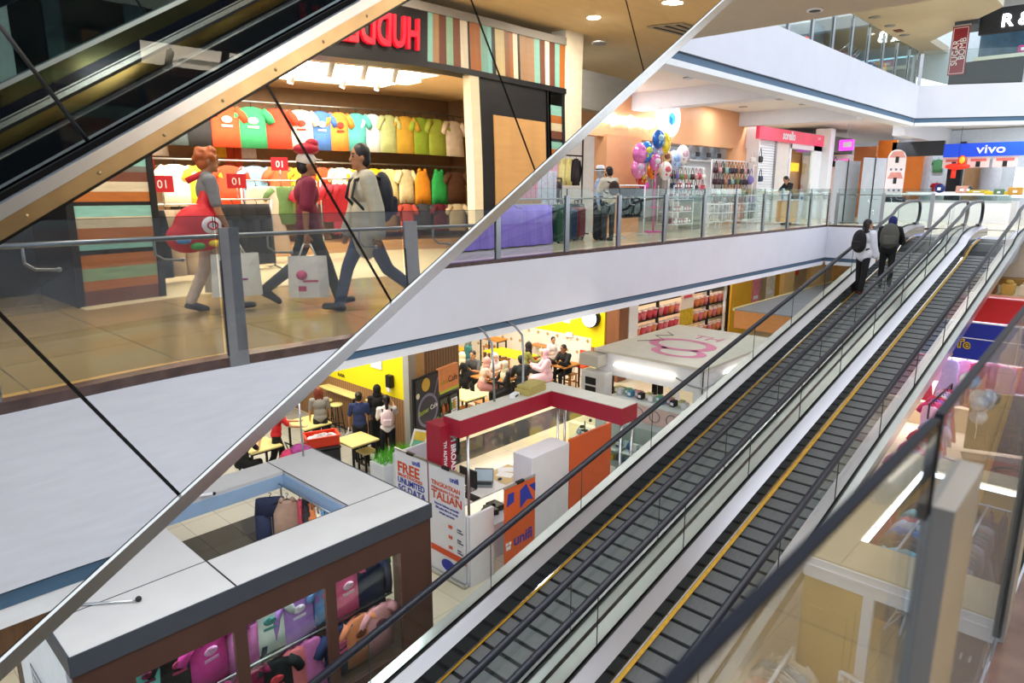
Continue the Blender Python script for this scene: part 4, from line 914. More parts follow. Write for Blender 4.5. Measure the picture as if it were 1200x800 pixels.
# glass cases with small goods below the phone kiosk
def showcase(label, x, y, z, n, cols, rz=0):
    t = thing('display_case', label, 'display case', (x, y, ZG), rz)
    k = MB(WHITE2).bx((-.35, -.62, 0), (.35, .62, .3)); k.build('plinth', t, world=False)
    MB(GLASS).bx((-.35, -.62, .3), (.35, .62, .98)).build('glass_box', t, world=False)
    for s in (.32, .62): MB(mat('#d8e6ea', .2)).bx((-.33, -.6, s), (.33, .6, s+.01)).build('shelf', t, world=False)
    return t
gx = 0
for ci, (lb, x, y) in enumerate([('glass headset case at the right of the white lit kiosk', 11.45, 6.75), ('glass speaker case at the left of the white lit kiosk', 11.45, 8.05)]):
    showcase(lb, x, y, ZG, 0, 0)
    cols = ['#1d2126', '#2c5f78', '#e9eef0', '#17181c', '#d8b21e', '#3d6fb0', '#c8d8e0', '#22272e']
    for i in range(16):
        c = cols[(i*3+ci) % 8]; z = ZG+(.33 if i < 8 else .63); yy = y-.52+.15*(i % 8); k = MB(mat(c, .4, noise=.1, scale=20))
        if i % 3 == 0: k.ball((x-.1, yy, z+.08), (.07, .06, .07), 10, 7); k.tube([(x-.1+.09*cos(q*pi/6), yy, z+.08+.1*sin(q*pi/6)) for q in range(7)], .012, 5)
        elif i % 3 == 1: k.rbox((x-.1, yy, z+.06), (.16, .12, .1), .015); k.use(mat('#d8b21e', .5)).cyl((x-.19, yy, z+.06), (x-.17, yy, z+.06), .03)
        else: k.rbox((x-.1, yy, z+.09), (.1, .12, .16), .01); k.use(WHITE2).box((x-.152, yy, z+.1), (.004, .1, .08))
        cn = {'#1d2126': 'black', '#2c5f78': 'teal', '#e9eef0': 'white', '#17181c': 'jet black', '#d8b21e': 'yellow', '#3d6fb0': 'blue', '#c8d8e0': 'pale blue', '#22272e': 'charcoal'}[c]
        tag(k.build(['headset', 'speaker', 'boxed_phone'][i % 3]), '%s %s on the %s shelf of the %s' % (cn, ['headset', 'speaker', 'boxed phone'][i % 3], 'lower' if i < 8 else 'upper', ['glass headset case', 'glass speaker case'][ci]), ['headset', 'speaker', 'box'][i % 3], 'goods in the glass cases')
for i in range(14):
    c = [('#e8eef0', 'white'), ('#6fb48a', 'green'), ('#4f9fc8', 'blue'), ('#e6a8b0', 'pink'), ('#2a2d34', 'black'), ('#d8d49a', 'pale yellow')][(i*5) % 6]; k = MB(mat(c[0], .4, noise=.15, scale=16)).rbox((12.15+.1*(i % 2), 6.5+.13*i, -3.2+.07), (.16, .11, .13), .012); k.use(WHITE2).box((12.068+.1*(i % 2), 6.5+.13*i, -3.13), (.004, .07, .06))
    tag(k.build('phone_box'), '%s box on the counter with the pale pink panel' % c[1], 'box', 'boxes on the pink panelled counter')
p = PX(771, 446, 13.2); garment('pants', 'black trousers hanging inside the white lit kiosk', (13.2, p.y, -2.72), radians(-30), '#17181c', None, True, .7)
k = MB(mat('#3a4a2c', .6)); k.cyl((10.4, 7.72, ZG), (10.4, 7.72, -3.3), .012, n=5)
for q in range(9): k.ball((10.4+.12*cos(q*2.3), 7.72+.12*sin(q*2.3), -3.9+.075*q), (.05, .03, .035), 6, 4)
tag(k.build('thin_plant'), 'thin dark plant behind the orange board', 'plant')
# second kiosk roof further on, with a counter under it
def far_kiosk():
    t = thing('drinks_kiosk', 'long kiosk with grey roof and yellow edge beyond the pink-lettered roof', 'kiosk', (22.5, 7.7, ZG))
    k = MB(mat('#8d8f93', .6, noise=.12, scale=3, name='grey_roof_sheet')).bx((18.7, 6.7, -2.24), (27, 8.6, -2.2)); k.build('roof', t)
    MB(mat('#e2cf8c', .5)).bx((18.7, 8.6, -2.26), (27, 8.66, -2.18)).build('roof_edge', t)
    MB(mat('#c98a52', .5, noise=.05)).bx((18.72, 6.72, -2.75), (18.78, 8.6, -2.24)).build('sign_board', t)
    k = MB(WHITE2).bx((18.75, 6.75, ZG), (18.85, 8.55, -3.2)); k.bx((18.75, 6.75, ZG), (26.9, 6.85, -3.5)); k.build('counter', t)
    k = MB(mat('#dfe8f6', .4, emit=1.2, name='backlit_menu')).bx((19.2, 6.66, -3.1), (23, 6.7, -2.4)); k.build('menu_panel', t)
far_kiosk()
k = MB(mat('#c8452e', .6, noise=.25, scale=25)).rbox((17.6, 6.6, -2.5), (.6, .5, .12), .02)
for i in range(10): k.ball((17.4+.09*(i % 5), 6.5+.15*(i//5), -2.42), (.06, .05, .05), 8, 5)
tag(k.build('snack_tray'), 'tray of red snack packets beyond the pink-lettered roof', 'tray')
tag(MB(STEEL).cyl((17.9, 8.55, -3.2), (17.9, 8.55, -1.12), .035).build('roof_hanger_pole'), 'steel pole from the blue stripe down to the far kiosk roof', 'pole')
# ================================================================== cafe on the ground floor
YEL_W = mat('#f2df17', .5, noise=.02, name='yellow_wall_paint'); SLAT = stripes_mat('slatted_wood', [(0, '#a5794f'), (.8, '#5f4128')], .09, 1); SLATX = stripes_mat('slatted_wood_front', [(0, '#94714f'), (.78, '#4f3826')], .085, 0)
TT_ = mat('#e6d68e', .45, noise=.08, scale=5, name='pale_yellow_table_wood', stretch=(.3, 3, 1)); WOOD = mat('#b9793a', .5, noise=.14, scale=5, name='honey_wood', stretch=(.3, 3, 1))
m = MB(YEL_W).bx((9.1, 11.75, -3.45), (9.2, 17.5, -1.3)); m.use(SLAT).bx((9.09, 11.75, ZG), (9.21, 17.5, -3.45)); struct('wall_cafe_partition', m)
struct('wall_cafe_pillar', MB(mat('#a8a6a0', .5)).bx((9.05, 11.55, ZG), (9.25, 11.75, -1.3)))
struct('wall_cafe_slats', MB(mat('#c8a06a', .5)).bx((9.25, 11.55, ZG), (9.5, 11.8, -1.3)).use(SLATX).bx((9.5, 11.6, ZG), (10.6, 11.8, -1.3)))
DOT = bpy.data.materials.new('dotted_white_wall'); DOT.use_nodes = True
def _dot():
    nt = DOT.node_tree; N = nt.nodes; L = nt.links; b = N['Principled BSDF']
    tc = N.new('ShaderNodeTexCoord'); sp = N.new('ShaderNodeSeparateXYZ'); L.new(tc.outputs['Object'], sp.inputs[0]); outs = []
    for ax in (1, 2):
        a = N.new('ShaderNodeMath'); a.operation = 'MULTIPLY'; a.inputs[1].default_value = 1/.42; L.new(sp.outputs[ax], a.inputs[0])
        f = N.new('ShaderNodeMath'); f.operation = 'FRACT'; L.new(a.outputs[0], f.inputs[0])
        s_ = N.new('ShaderNodeMath'); s_.operation = 'SUBTRACT'; s_.inputs[1].default_value = .5; L.new(f.outputs[0], s_.inputs[0])
        q = N.new('ShaderNodeMath'); q.operation = 'ABSOLUTE'; L.new(s_.outputs[0], q.inputs[0]); outs.append(q)
    ad = N.new('ShaderNodeMath'); ad.operation = 'ADD'; L.new(outs[0].outputs[0], ad.inputs[0]); L.new(outs[1].outputs[0], ad.inputs[1])
    lt = N.new('ShaderNodeMath'); lt.operation = 'LESS_THAN'; lt.inputs[1].default_value = .17; L.new(ad.outputs[0], lt.inputs[0])
    mx = N.new('ShaderNodeMix'); mx.data_type = 'RGBA'; mx.inputs[6].default_value = (*lin('#ece4e0'), 1); mx.inputs[7].default_value = (*lin('#b9985e'), 1)
    L.new(lt.outputs[0], mx.inputs[0]); L.new(mx.outputs[2], b.inputs['Base Color']); b.inputs['Roughness'].default_value = .4
_dot()
m = MB(DOT).bx((17.3, 12.6, ZG), (17.45, 18.6, -3.45)); m.use(YEL_W).bx((17.3, 12.6, -3.45), (17.45, 18.6, -1.3)); m.bx((17.2, 12.1, -3.7), (17.45, 12.6, -1.3)); m.use(SLAT).bx((17.2, 12.1, ZG), (17.45, 12.6, -3.7)); struct('wall_cafe_dotted', m)
struct('wall_cafe_brown_pier', MB(mat('#8a5a3e', .5, noise=.15, stretch=(1, 1, .15))).bx((17.25, 11.6, ZG), (17.75, 12.1, -1.3)))
struct('wall_white_pier', MB(WHITE2).bx((17.8, 11.6, ZG), (18.3, 12.1, -1.3)))
def table(label, px, py, z, sx, sy, group='cafe tables', top=None, cols=None, rz=0, legm=None):
    p = PZ(px, py, z) if py is not None else Vector(px); h = z-ZG
    t = thing('cafe_table', label, 'table', (p.x, p.y, ZG), rz, group)
    MB(top or TT_).rbox((0, 0, h-.02), (sx, sy, .04), .01).build('table_top', t, world=False)
    for a in (-1, 1):
        for b_ in (-1, 1): MB(legm or BLACK).bx((a*(sx/2-.05)-.02, b_*(sy/2-.05)-.02, 0), (a*(sx/2-.05)+.02, b_*(sy/2-.05)+.02, h-.04)).build('leg', t, world=False)
    k = MB(legm or BLACK)
    for a in (-1, 1): k.bx((a*(sx/2-.05)-.015, -(sy/2-.05), .12), (a*(sx/2-.05)+.015, sy/2-.05, .15)); k.bx((-(sx/2-.05), a*(sy/2-.05)-.015, h-.08), (sx/2-.05, a*(sy/2-.05)+.015, h-.04))
    k.build('frame', t, world=False); return t
table('square pale yellow table nearest the brown kiosk', 418, 514, -3.95, .68, .68)
table('long high pale yellow table against the slatted wall', 404, 456, -3.66, .55, 1.5)
table('small high table between the long table and three shoppers', 447, 468, -3.66, .5, .6)
table('pale yellow table behind the red basket cart', 362, 494, -3.95, .7, .8)
table('pale yellow table half hidden by the mirror escalator edge', 303, 521, -3.95, .7, .7)
table('yellow table in front of the orange fridge', 544, 462, -3.95, .7, .9, top=TT_)
table('yellow table by the meter cabinet at the cafe front', 702, 432, -3.95, .7, .7)
table('long bright yellow table in the middle of cafe', 598, 413, -3.95, .8, 1.7, top=mat('#e6c81e', .4, noise=.05))
table('honey wood table with pink drinks between headscarf diners', 579, 441, -3.95, .8, 1.1, top=WOOD)
table('honey wood table crowded with cups in the right group', 652, 424, -3.95, .8, 1.3, top=WOOD)
table('honey wood table against the dotted wall', 640, 404, -3.95, .6, 1.0, top=WOOD)
table('tall honey wood table below the ceiling edge', 578, 396, -3.7, .5, .9, top=WOOD)
table('yellow table at the far left back of the cafe', 527, 408, -3.95, .9, .9, top=mat('#dca02a', .4))
def stool(label, p, h=.46, rz=0, m=WOOD, lm=None, group='cafe stools'):
    t = thing('stool', label, 'stool', (p[0], p[1], ZG), rz, group)
    MB(m).rbox((0, 0, h-.02), (.34, .34, .04), .01).build('seat', t, world=False)
    for a in (-1, 1):
        for b_ in (-1, 1): MB(lm or m).bx((a*.13-.018, b_*.13-.018, 0), (a*.13+.018, b_*.13+.018, h-.04)).build('leg', t, world=False)
    k = MB(lm or m)
    for a in (-1, 1): k.bx((a*.13-.012, -.13, .15), (a*.13+.012, .13, .18)); k.bx((-.13, a*.13-.012, .22), (.13, a*.13+.012, .25))
    k.build('stretcher', t, world=False); return t
a = PZ(430, 527, -4.25); stool('yellow topped stool tucked under the square table', a, .45, 0, TT_, BLACK)
def barstool(label, px, py, z=-3.9):
    p = PZ(px, py, z); t = thing('bar_stool', label, 'stool', (p.x, p.y, ZG), 0, 'bar stools'); h = z-ZG
    MB(TT_).lathe([(0, h-.04), (.15, h-.04), (.16, h-.02), (.15, h), (0, h)]).build('seat', t, world=False)
    for q in range(4):
        an = pi/4+q*pi/2; MB(BLACK).tube([(.1*cos(an), .1*sin(an), h-.04), (.19*cos(an), .19*sin(an), 0)], .014, 6).build('leg', t, world=False)
    MB(BLACK).tube([(.165*cos(2*pi*q/16), .165*sin(2*pi*q/16), .25) for q in range(16)], .01, 6, True).build('foot_ring', t, world=False)
barstool('round bar stool beside the long high table', 394, 473); barstool('round bar stool behind the girl in grey', 382, 468)
CH_ = mat('#d8481f', .5, name='orange_red_chair')
def chair(label, px, py, rz, m=CH_, group='orange cafe chairs'):
    p = PZ(px, py, -4.25); t = thing('cafe_chair', label, 'chair', (p.x, p.y, ZG), rz, group)
    MB(m).rbox((0, 0, .44), (.4, .42, .05), .03).build('seat', t, world=False); MB(m).box((-.2, 0, .68), (.04, .42, .42), 0, 0, -.12).build('backrest', t, world=False)
    for a in (-1, 1):
        for b_ in (-1, 1): MB(WOOD).tube([(a*.14, b_*.15, .42), (a*.19, b_*.19, 0)], .016, 6).build('leg', t, world=False)
chair('orange-red chair against the wall right of the hooded man', 681, 428, pi); chair('orange-red chair behind the pink child', 628, 432, 0)
for i, (px, py) in enumerate([(566, 470), (548, 476), (668, 437), (690, 440), (640, 444), (590, 420), (573, 405)]):
    stool(['wooden stool under the pink robed diner', 'wooden stool by the yellow front table', 'wooden stool under the hooded man', 'wooden stool beside the front yellow table', 'wooden stool by the right group front', 'wooden stool by the bright yellow table', 'wooden stool near the tall back table'][i], PZ(px, py, -4.25), .45)
# ---- standing shoppers
def head_at(px, py, z): return PZ(px, py, z)
def stand(px, py, hd, lb, rz, **k):
    p = PZ(px, py, ZG); return person(lb, (p.x, p.y, ZG), radians(rz), **k)
W_, NV = dict(vox=.015), 0
p, i = stand(456, 546, 0, 'person in white T-shirt with pink flowered backpack, standing by slatted wall', 55, h=1.60, shirt='#ece6e6', pants='#1c1c20', hair='pony', arms=((20, 8, 60), (45, 8, 95)), shoe='#c9b8ac', vox=.015)
backpack('white backpack with pink flowers on the white-shirted shopper', p, i, '#e6ccd0', (.14, .26, .36))
p, i = stand(424, 541, 0, 'person in navy T-shirt seen from behind near the slatted wall', 50, h=1.60, shirt='#24325e', pants='#17181c', hair='bun', arms=((5, 12, 25), (15, 8, 40)), vox=.015)
carrier('white carrier bag held by the navy-shirted shopper', i['world'](i['hand'][0]), 0, '#efeaea', .26, .26, mark='#c86a70')
stand(445, 530, 0, 'person in black headscarf and robe between two shoppers', 48, h=1.6, shirt='#17171b', robe='#17171b', hijab='#101013', sleeve=1, vox=.016)
stand(378, 532, 0, 'person with red-brown hair and grey shirt, beside the bar stool', 60, h=1.58, shirt='#8a8780', pants='#1e1e22', hair='long', hairc='#6e2f1c', arms=((10, 10, 15), (12, 10, 25)), vox=.015)
stand(327, 556, 0, 'person in red shirt and black apron pushing a cart', -20, h=1.65, shirt='#c8262c', pants='#17171a', hair='short', arms=((35, 6, 45), (38, 6, 40)), legs=((18, 10), (-12, 20)), lean=10, vox=.015)
pz = PZ(283, 536, -4.0); person('person in black top leaning on a yellow table at kiosk edge', (pz.x, pz.y, ZG), radians(30), h=1.62, legs=((80, 85), (80, 85)), seat=.46, shirt='#18181b', pants='#18181b', arms=((40, 5, 80), (40, 5, 85)), lean=12, vox=.015)
def cart():
    p = PZ(372, 520, -3.85); t = thing('service_cart', 'black service cart carrying a red basket', 'cart', (p.x, p.y, ZG), radians(-20))
    k = MB(BLACK).rbox((0, 0, .8), (.85, .5, .06), .02); k.rbox((0, 0, .42), (.8, .46, .05), .02); k.rbox((0, 0, .15), (.8, .46, .05), .02); k.build('trays', t, world=False)
    MB(mat('#26272b', .6)).bx((-.38, -.24, .12), (.4, .24, .76)).build('side_panel', t, world=False)
    k = MB(STEEL)
    for a in (-.4, .4):
        for b_ in (-.22, .22): k.cyl((a, b_, .06), (a, b_, .8), .015); 
    k.build('frame', t, world=False)
    MB(BLACK).tube([(-.42, -.2, .8), (-.6, -.2, .92), (-.6, .2, .92), (-.42, .2, .8)], .016, 6).build('handle', t, world=False)
    for a in (-.36, .36):
        for b_ in (-.2, .2): MB(RUBBER).ball((a, b_, .045), (.045, .02, .045)).build('wheel', t, world=False)
    b_ = thing('red_basket', 'red plastic basket full of white crockery on the cart', 'basket', (p.x+.1, p.y, ZG+.83), radians(-20))
    k = MB(mat('#d8391f', .45)); z = [(-.3, -.2), (.3, -.2), (.3, .2), (-.3, .2)]
    k.box((0, 0, .01), (.6, .4, .02))
    for (c, d) in (((0, -.2, .1), (.64, .02, .2)), ((0, .2, .1), (.64, .02, .2)), ((-.31, 0, .1), (.02, .4, .2)), ((.31, 0, .1), (.02, .4, .2))): k.box(c, d)
    for (c, d) in (((0, -.22, .2), (.68, .03, .02)), ((0, .22, .2), (.68, .03, .02)), ((-.33, 0, .2), (.03, .44, .02)), ((.33, 0, .2), (.03, .44, .02))): k.box(c, d)
    k.build('basket_shell', b_, world=False)
    R = Matrix.Rotation(radians(-20), 3, 'Z')
    for q in range(6):
        c = R @ Vector((-.2+.08*q, random.uniform(-.1, .1), 0)) + Vector((p.x+.1, p.y, ZG+.88)); k = MB(WHITE2)
        k.lathe([(0, 0), (.06, .0), (.11, .05), (.105, .055), (.055, .012), (0, .012)], n=16)
        M_ = Matrix.Translation(c+Vector((0, 0, .06))) @ Euler((random.uniform(.3, 1.3), random.uniform(-.6, .6), 0)).to_matrix().to_4x4()
        for v in k.v: v.xyz = M_ @ v
        tag(k.build('plate'), 'white plate stacked in the red basket on the cart', 'plate', 'plates in the red basket')
cart()
# ---- diners
def dine(px, py, rz, lb, zh=-3.45, **k):
    q = PZ(px, py, zh); a = dict(h=1.76, legs=((82, 84), (82, 84)), seat=.46, arms=((35, 8, 75), (35, 8, 70)), vox=.016, lean=8); a.update(k)
    return person(lb, (q.x, q.y, ZG), radians(rz), **a)
dine(534, 413, -100, 'person in white and dark striped shirt behind the orange fridge sign', h=1.45, shirt='#5f6a6c', hair='short')
dine(545, 418, 130, 'person in cream headscarf and black robe seen from behind', shirt='#141417', robe='#141417', hijab='#e2d7b4', sleeve=1)
q = PZ(549, 402, -3.3); person('person in teal top standing at the back of the cafe', (q.x, q.y, ZG), radians(120), h=1.6, shirt='#2f6d70', pants='#2c3436', hijab='#55605a', sleeve=1, vox=.016)
dine(556, 415, -160, 'person with short black hair in a dark grey T-shirt at cafe table', shirt='#53565a', hair='short')
dine(564, 424, -30, 'person in dusty pink headscarf and pale pink dress eating', shirt='#dcbcb4', robe='#b98484', hijab='#cf9c98', sleeve=.6, skin=SKIN3, lean=14)
dine(579, 418, -120, 'person in white headscarf facing the table with drinks', shirt='#e6dccb', robe='#dcd2c2', hijab='#e9e6e4', sleeve=1, skin=SKIN3)
dine(595, 428, 160, 'person in pale cream headscarf and black top seen from behind', shirt='#1a1a1e', pants='#17171a', hijab='#ddd3c0', sleeve=1)
dine(612, 423, 60, 'person in dark green cap and black jacket seen from behind', shirt='#262b30', pants='#17171a', hair='short', cap='#2c3a34', sleeve=1, loose=.02)
dine(616, 406, -40, 'person with black floral headscarf and olive top at right table', shirt='#7f8040', pants='#2a2a2a', hijab='#1c1a1c', sleeve=1)
dine(616, 417, -30, 'small child in pale pink at the right table', zh=-3.75, h=1.2, seat=.5, shirt='#e3b4c0', pants='#3a4a7a', hijab='#e0b0bc', sleeve=1)
q = PZ(648, 402, -3.45); person('boy in white printed T-shirt standing by the dotted wall', (q.x, q.y, ZG), radians(-120), h=1.45, shirt='#d8d8d8', pants='#26262a', hair='short', arms=((25, 8, 70), (25, 8, 70)), vox=.016)
dine(643, 414, 140, 'person in pale pink headscarf and long pink robe seen from side', shirt='#e6c3d0', robe='#e2bccb', hijab='#dfb2c2', sleeve=1, loose=.02)
dine(665, 407, 175, 'person in black hooded jacket seated at the right group', shirt='#16171c', pants='#141418', hair='short', sleeve=1, loose=.02, lean=14, skin=SKIN2)
# cups and dishes
for i, (px, py, c, lb) in enumerate([(583, 431, '#d06a94', 'pink drink cup on the table with headscarf diners'), (575, 436, '#e8e4da', 'white bowl before the dusty pink diner'), (587, 440, '#c9c23a', 'lime green drink cup near the white headscarf'), (572, 441, '#d4933a', 'orange dish at table front of the pink diner'),
        (634, 413, '#e8e4da', 'white cup at left of the right group table'), (640, 417, '#d58a2e', 'orange tea glass on the right group table'), (648, 416, '#2a2a30', 'black drink cup on the right group table'), (655, 414, '#e6b4b8', 'pale pink cup on the right group table'), (660, 418, '#efe9da', 'white dish before the hooded man'), (643, 424, '#c4501f', 'red-brown bowl on the right group table')]):
    p = PZ(px, py, -3.95); k = MB(mat(c, .35)); k.lathe([(0, 0), (.05, 0), (.062, .12), (.056, .12), (.045, .012), (0, .012)] if i % 3 else [(0, 0), (.05, 0), (.1, .05), (.095, .052), (.045, .012), (0, .012)], (p.x, p.y, -3.95)); k.use(WHITE2)
    if i % 3: k.cyl((p.x+.01, p.y, -3.93), (p.x+.03, p.y, -3.75), .005, n=5)
    tag(k.build('drink_cup' if i % 3 else 'bowl'), lb, 'cup' if i % 3 else 'bowl', 'cups and bowls on the cafe tables')
# ---- poster stand, fridge, menu stand, grass
def poster():
    a, b_ = Vector((7.95, 10.15, ZG)), Vector((8.72, 10.15, ZG))
    t = thing('poster_stand', 'black poster stand with a frying pan and bowl picture', 'poster', (8.68, 10.5, ZG), radians(14))
    MB(mat('#26262a', .5, noise=.1)).bx((-.40, -.02, .1), (.40, .0, 2.14)).build('poster_sheet', t, world=False)
    MB(BLACK).bx((-.43, -.0, 0), (.43, .05, 2.17)).build('frame', t, world=False)
    def disc(c, r, m, nm, q=0): k = MB(m); k.add([(c[0]+r*cos(2*pi*i/28), -.024-q, c[1]+r*sin(2*pi*i/28)) for i in range(28)], [tuple(range(28))[::-1]]); k.build(nm, t, world=False)
    disc((.0, 1.42), .36, mat('#7a7792', .5), 'printed_pan'); disc((.0, 1.42), .30, mat('#34333f', .5), 'printed_pan', .001); disc((.2, .9), .19, mat('#e8ddcc', .5), 'printed_bowl'); disc((.2, .9), .155, mat('#b9401f', .5, noise=.2, scale=30), 'printed_bowl', .001)
    disc((-.05, 1.98), .14, mat('#c9a232', .5), 'printed_bowl', .001); disc((-.33, 1.8), .06, mat('#d8d4b8', .5), 'printed_leaf'); disc((.33, 1.12), .07, mat('#4f8a34', .5), 'printed_leaf', .001)
    MB(mat('#6d6178', .5)).box((.3, -.025, 1.86), (.05, .004, .4), 0, 0, .4).build('printed_pan', t, world=False)
    text('lettering', 'Batter', .14, (-.32, -.028, 1.36), (1, 0, .12), (0, 0, 1), mat('#a8c43a', .6), t, .001, world=False); text('lettering', 'Cafe', .14, (.08, -.028, 1.40), (1, 0, .12), (0, 0, 1), WHITE2, t, .001, world=False)
    text('lettering', 'SELF SERVICE', .08, (-.3, -.028, .35), (1, 0, 0), (0, 0, 1), WHITE2, t, .001, world=False)
    p = PZ(490, 568, ZG)
poster_c = None
poster()
def fridge():
    t = thing('drinks_fridge', 'black glass drinks fridge with an orange cafe sign on top', 'fridge', (9.52, 10.78, ZG), radians(14))
    MB(DARK).bx((-.38, 0, 0), (.38, .3, 1.55)).build('body', t, world=False)
    k = MB(mat('#dc8a52', .5)).bx((-.36, -.03, 1.66), (.36, .06, 2.16)); k.use(mat('#b9c43a', .5)).bx((-.36, -.034, 1.6), (.36, -.03, 1.66)); h = k.build('sign_header', t, world=False)
    text('lettering', 'Cafe', .2, (-.05, -.036, 1.8), (1, 0, 0), (0, 0, 1), mat('#3a2c28', .6), t, .001, world=False); text('lettering', 'Batter', .12, (-.33, -.036, 1.8), (1, 0, 0), (0, 0, 1), mat('#c9b03a', .6), t, .001, world=False)
    for s_ in (-1, 1):
        k = MB(BLACK); x = .19*s_
        for q in ((x-.18, .05), (x+.15, .05)): k.bx((q[0], -.03, .1), (q[0]+.03, 0, 1.5))
        for z in (.1, .78, 1.47): k.bx((x-.18, -.03, z), (x+.18, 0, z+.03))
        k.build('door_frame', t, world=False); MB(GLASS).bx((x-.15, -.02, .13), (x+.15, -.015, 1.47)).build('door_glass', t, world=False)
    for z in (.45, .8, 1.15): MB(STEEL2).bx((-.34, -.005, z), (.34, .0, z+.015)).build('shelf', t, world=False)
    k = MB(WHITE2).bx((.06, -.034, 1.02), (.3, -.03, 1.4)); k.use(GREYI)
    for q in range(5): k.bx((.09, -.036, 1.34-.06*q), (.27, -.034, 1.355-.06*q))
    k.build('price_sheet', t, world=False)
    for i in range(12):
        c = ['#c8782e', '#8a3a2a', '#4f7a3a', '#d8b45a'][i % 4]; x = 9.52-.26+.14*(i % 4); z = ZG+.47+.35*(i//4); k = MB(mat(c, .4)).lathe([(0, 0), (.035, 0), (.035, .14), (.015, .18), (.015, .21), (0, .21)], (x, 10.78+(x-9.52)*.25-.06, z), 10)
        tag(k.build('drink_bottle'), '%s drink bottle on the %s fridge shelf' % (['orange', 'brown', 'green', 'yellow'][i % 4], ['lower', 'middle', 'upper'][i//4]), 'bottle', 'bottles in the cafe fridge')
fridge()
def menu_stand():
    p = PZ(487, 520, -3.6); t = thing('menu_stand', 'slim stand holding a tilted yellow and green menu card', 'sign stand', (8.0, 9.95, ZG), radians(-25))
    MB(WHITE2).cyl((0, 0, 0), (0, 0, .95), .014).build('pole', t, world=False); MB(BLACK).lathe([(0, 0), (.16, 0), (.16, .02), (0, .03)]).build('base', t, world=False)
    k = MB(WHITE2).box((0, 0, 1.1), (.3, .02, .4), 0, 0, .3); k.use(mat('#e4c850', .5)).box((.02, -.012, 1.17), (.24, .006, .18), 0, 0, .3); k.use(mat('#6fc0a4', .5)).box((-.02, -.012, 1.02), (.24, .006, .14), 0, 0, .3); k.build('menu_card', t, world=False)
menu_stand()
def grass_box():
    t = thing('grass_planter', 'grey planter box of bright green artificial grass', 'planter', (6.75, 9.05, ZG))
    MB(mat('#d9dde4', .5)).bx((6.35, 8.85, ZG), (7.15, 9.25, -3.35)).build('planter_box', t)
    k = MB(mat('#5fc424', .6, noise=.3, scale=15, name='bright_grass'))
    for i in range(420):
        x, y = random.uniform(6.37, 7.13), random.uniform(8.87, 9.23); a = random.uniform(0, 6.28); h = random.uniform(.12, .26); q = .07
        k.add([(x, y, -3.36), (x+.012*cos(a), y+.012*sin(a), -3.36), (x+q*sin(a*3), y+q*cos(a*2), -3.36+h)], [(0, 1, 2)])
    o = k.build('grass_blades', t); o['kind'] = 'stuff'
grass_box()
p = PX(459, 446, 9.09); k = MB(BLACK).rbox((9.03, p.y, p.z), (.12, .18, .3), .02); k.use(WHITE2).box((9.0, p.y, p.z-.19), (.05, .1, .1)); tag(k.build('tissue_dispenser'), 'black tissue dispenser on the yellow partition wall', 'dispenser')
p = PX(441, 424, 9.09); tag(MB(WHITE2).box((9.08, p.y, p.z), (.02, .42, .3)).build('wall_notice'), 'white notice on the yellow partition near the ceiling', 'notice')
p = PX(695, 372, 17.2); k = MB(BLACK).cyl((17.0, p.y, p.z), (17.28, p.y, p.z), .3, n=20); k.use(mat('#ffffff', .4, emit=3, name='backlit_round_sign')).cyl((16.98, p.y, p.z), (17.0, p.y, p.z), .27, n=20); tag(k.build('round_sign'), 'round white lit sign on the yellow wall of cafe', 'sign')
p = PX(668, 392, 17.28); tag(MB(WHITE2).rbox((17.25, p.y, p.z), (.06, .25, .16), .01).build('wall_unit'), 'small white wall unit under the yellow band', 'wall unit')
p = PX(665, 375, 17.28); tag(MB(mat('#ffffff', .4, emit=4)).rbox((17.25, p.y, p.z), (.08, .2, .14), .02).build('wall_lamp'), 'white wall lamp glowing on the yellow band', 'lamp')
text('wall_lettering', 'KASA', .12, PX(396, 440, 9.085), (0, -1, 0), (0, 0, 1), BLACK)
tag(bpy.data.objects['wall_lettering'], 'small black lettering on the yellow partition wall', 'lettering')
# ================================================================== drink shop with cup shelves, yellow shop
def cup_shop():
    t = thing('cup_shelf', 'tall black metal shelf grid filled with red and pink cups', 'shelf', (21.8, 12, ZG))
    for x in (18.35, 20.1, 21.9, 23.7, 25.4): MB(BLACK).bx((x-.04, 11.95, ZG), (x+.04, 12.03, -1.36)).build('upright', t)
    for z in (-2.02, -2.52, -3.08, -3.62, -4.2): MB(BLACK).bx((18.35, 11.97, z-.02), (25.4, 12.2, z+.02)).build('shelf_bar', t)
    MB(mat('#f0dfc4', .6)).bx((18.3, 13.2, ZG), (25.6, 13.3, -1.36)).build('back_panel', t)
    return t
cup_shop()
CUP = [('#e0566a', 'red'), ('#e87e8c', 'pink'), ('#dc4858', 'crimson'), ('#ee8f5c', 'orange')]
cp = {}
for ci, (c, n) in enumerate(CUP):
    k = MB(mat(c, .4, noise=.1)); k.lathe([(0, 0), (.10, 0), (.145, .3), (0, .3)]); a = k.mesh('cup_body'); k = MB(mat('#f3dcd8', .4)); k.lathe([(0, .3), (.155, .3), (.155, .33), (.06, .36), (0, .36)]); cp[ci] = (a, k.mesh('cup_lid'))
for r, z in enumerate((-2.52, -3.08, -3.62, -4.2)):
    for i in range(19):
        x = 18.62+i*.36
        if 21.6 < x < 22.4 and r < 3: continue
        ci = (i*5+r*3+i//4) % 4 if x < 22 else (3 if (i+r) % 3 else 1)
        t = thing('giant_cup', '%s display cup with pale lid on the %s shelf of the black grid' % (CUP[ci][1], ['top', 'second', 'third', 'lowest'][r]), 'cup', (x, 12.09, z+.02), 0, 'display cups on the black shelf grid')
        for nm, me in zip(('cup_body', 'cup_lid'), cp[ci]):
            o = bpy.data.objects.new(nm, me); COL.objects.link(o); o.parent = t
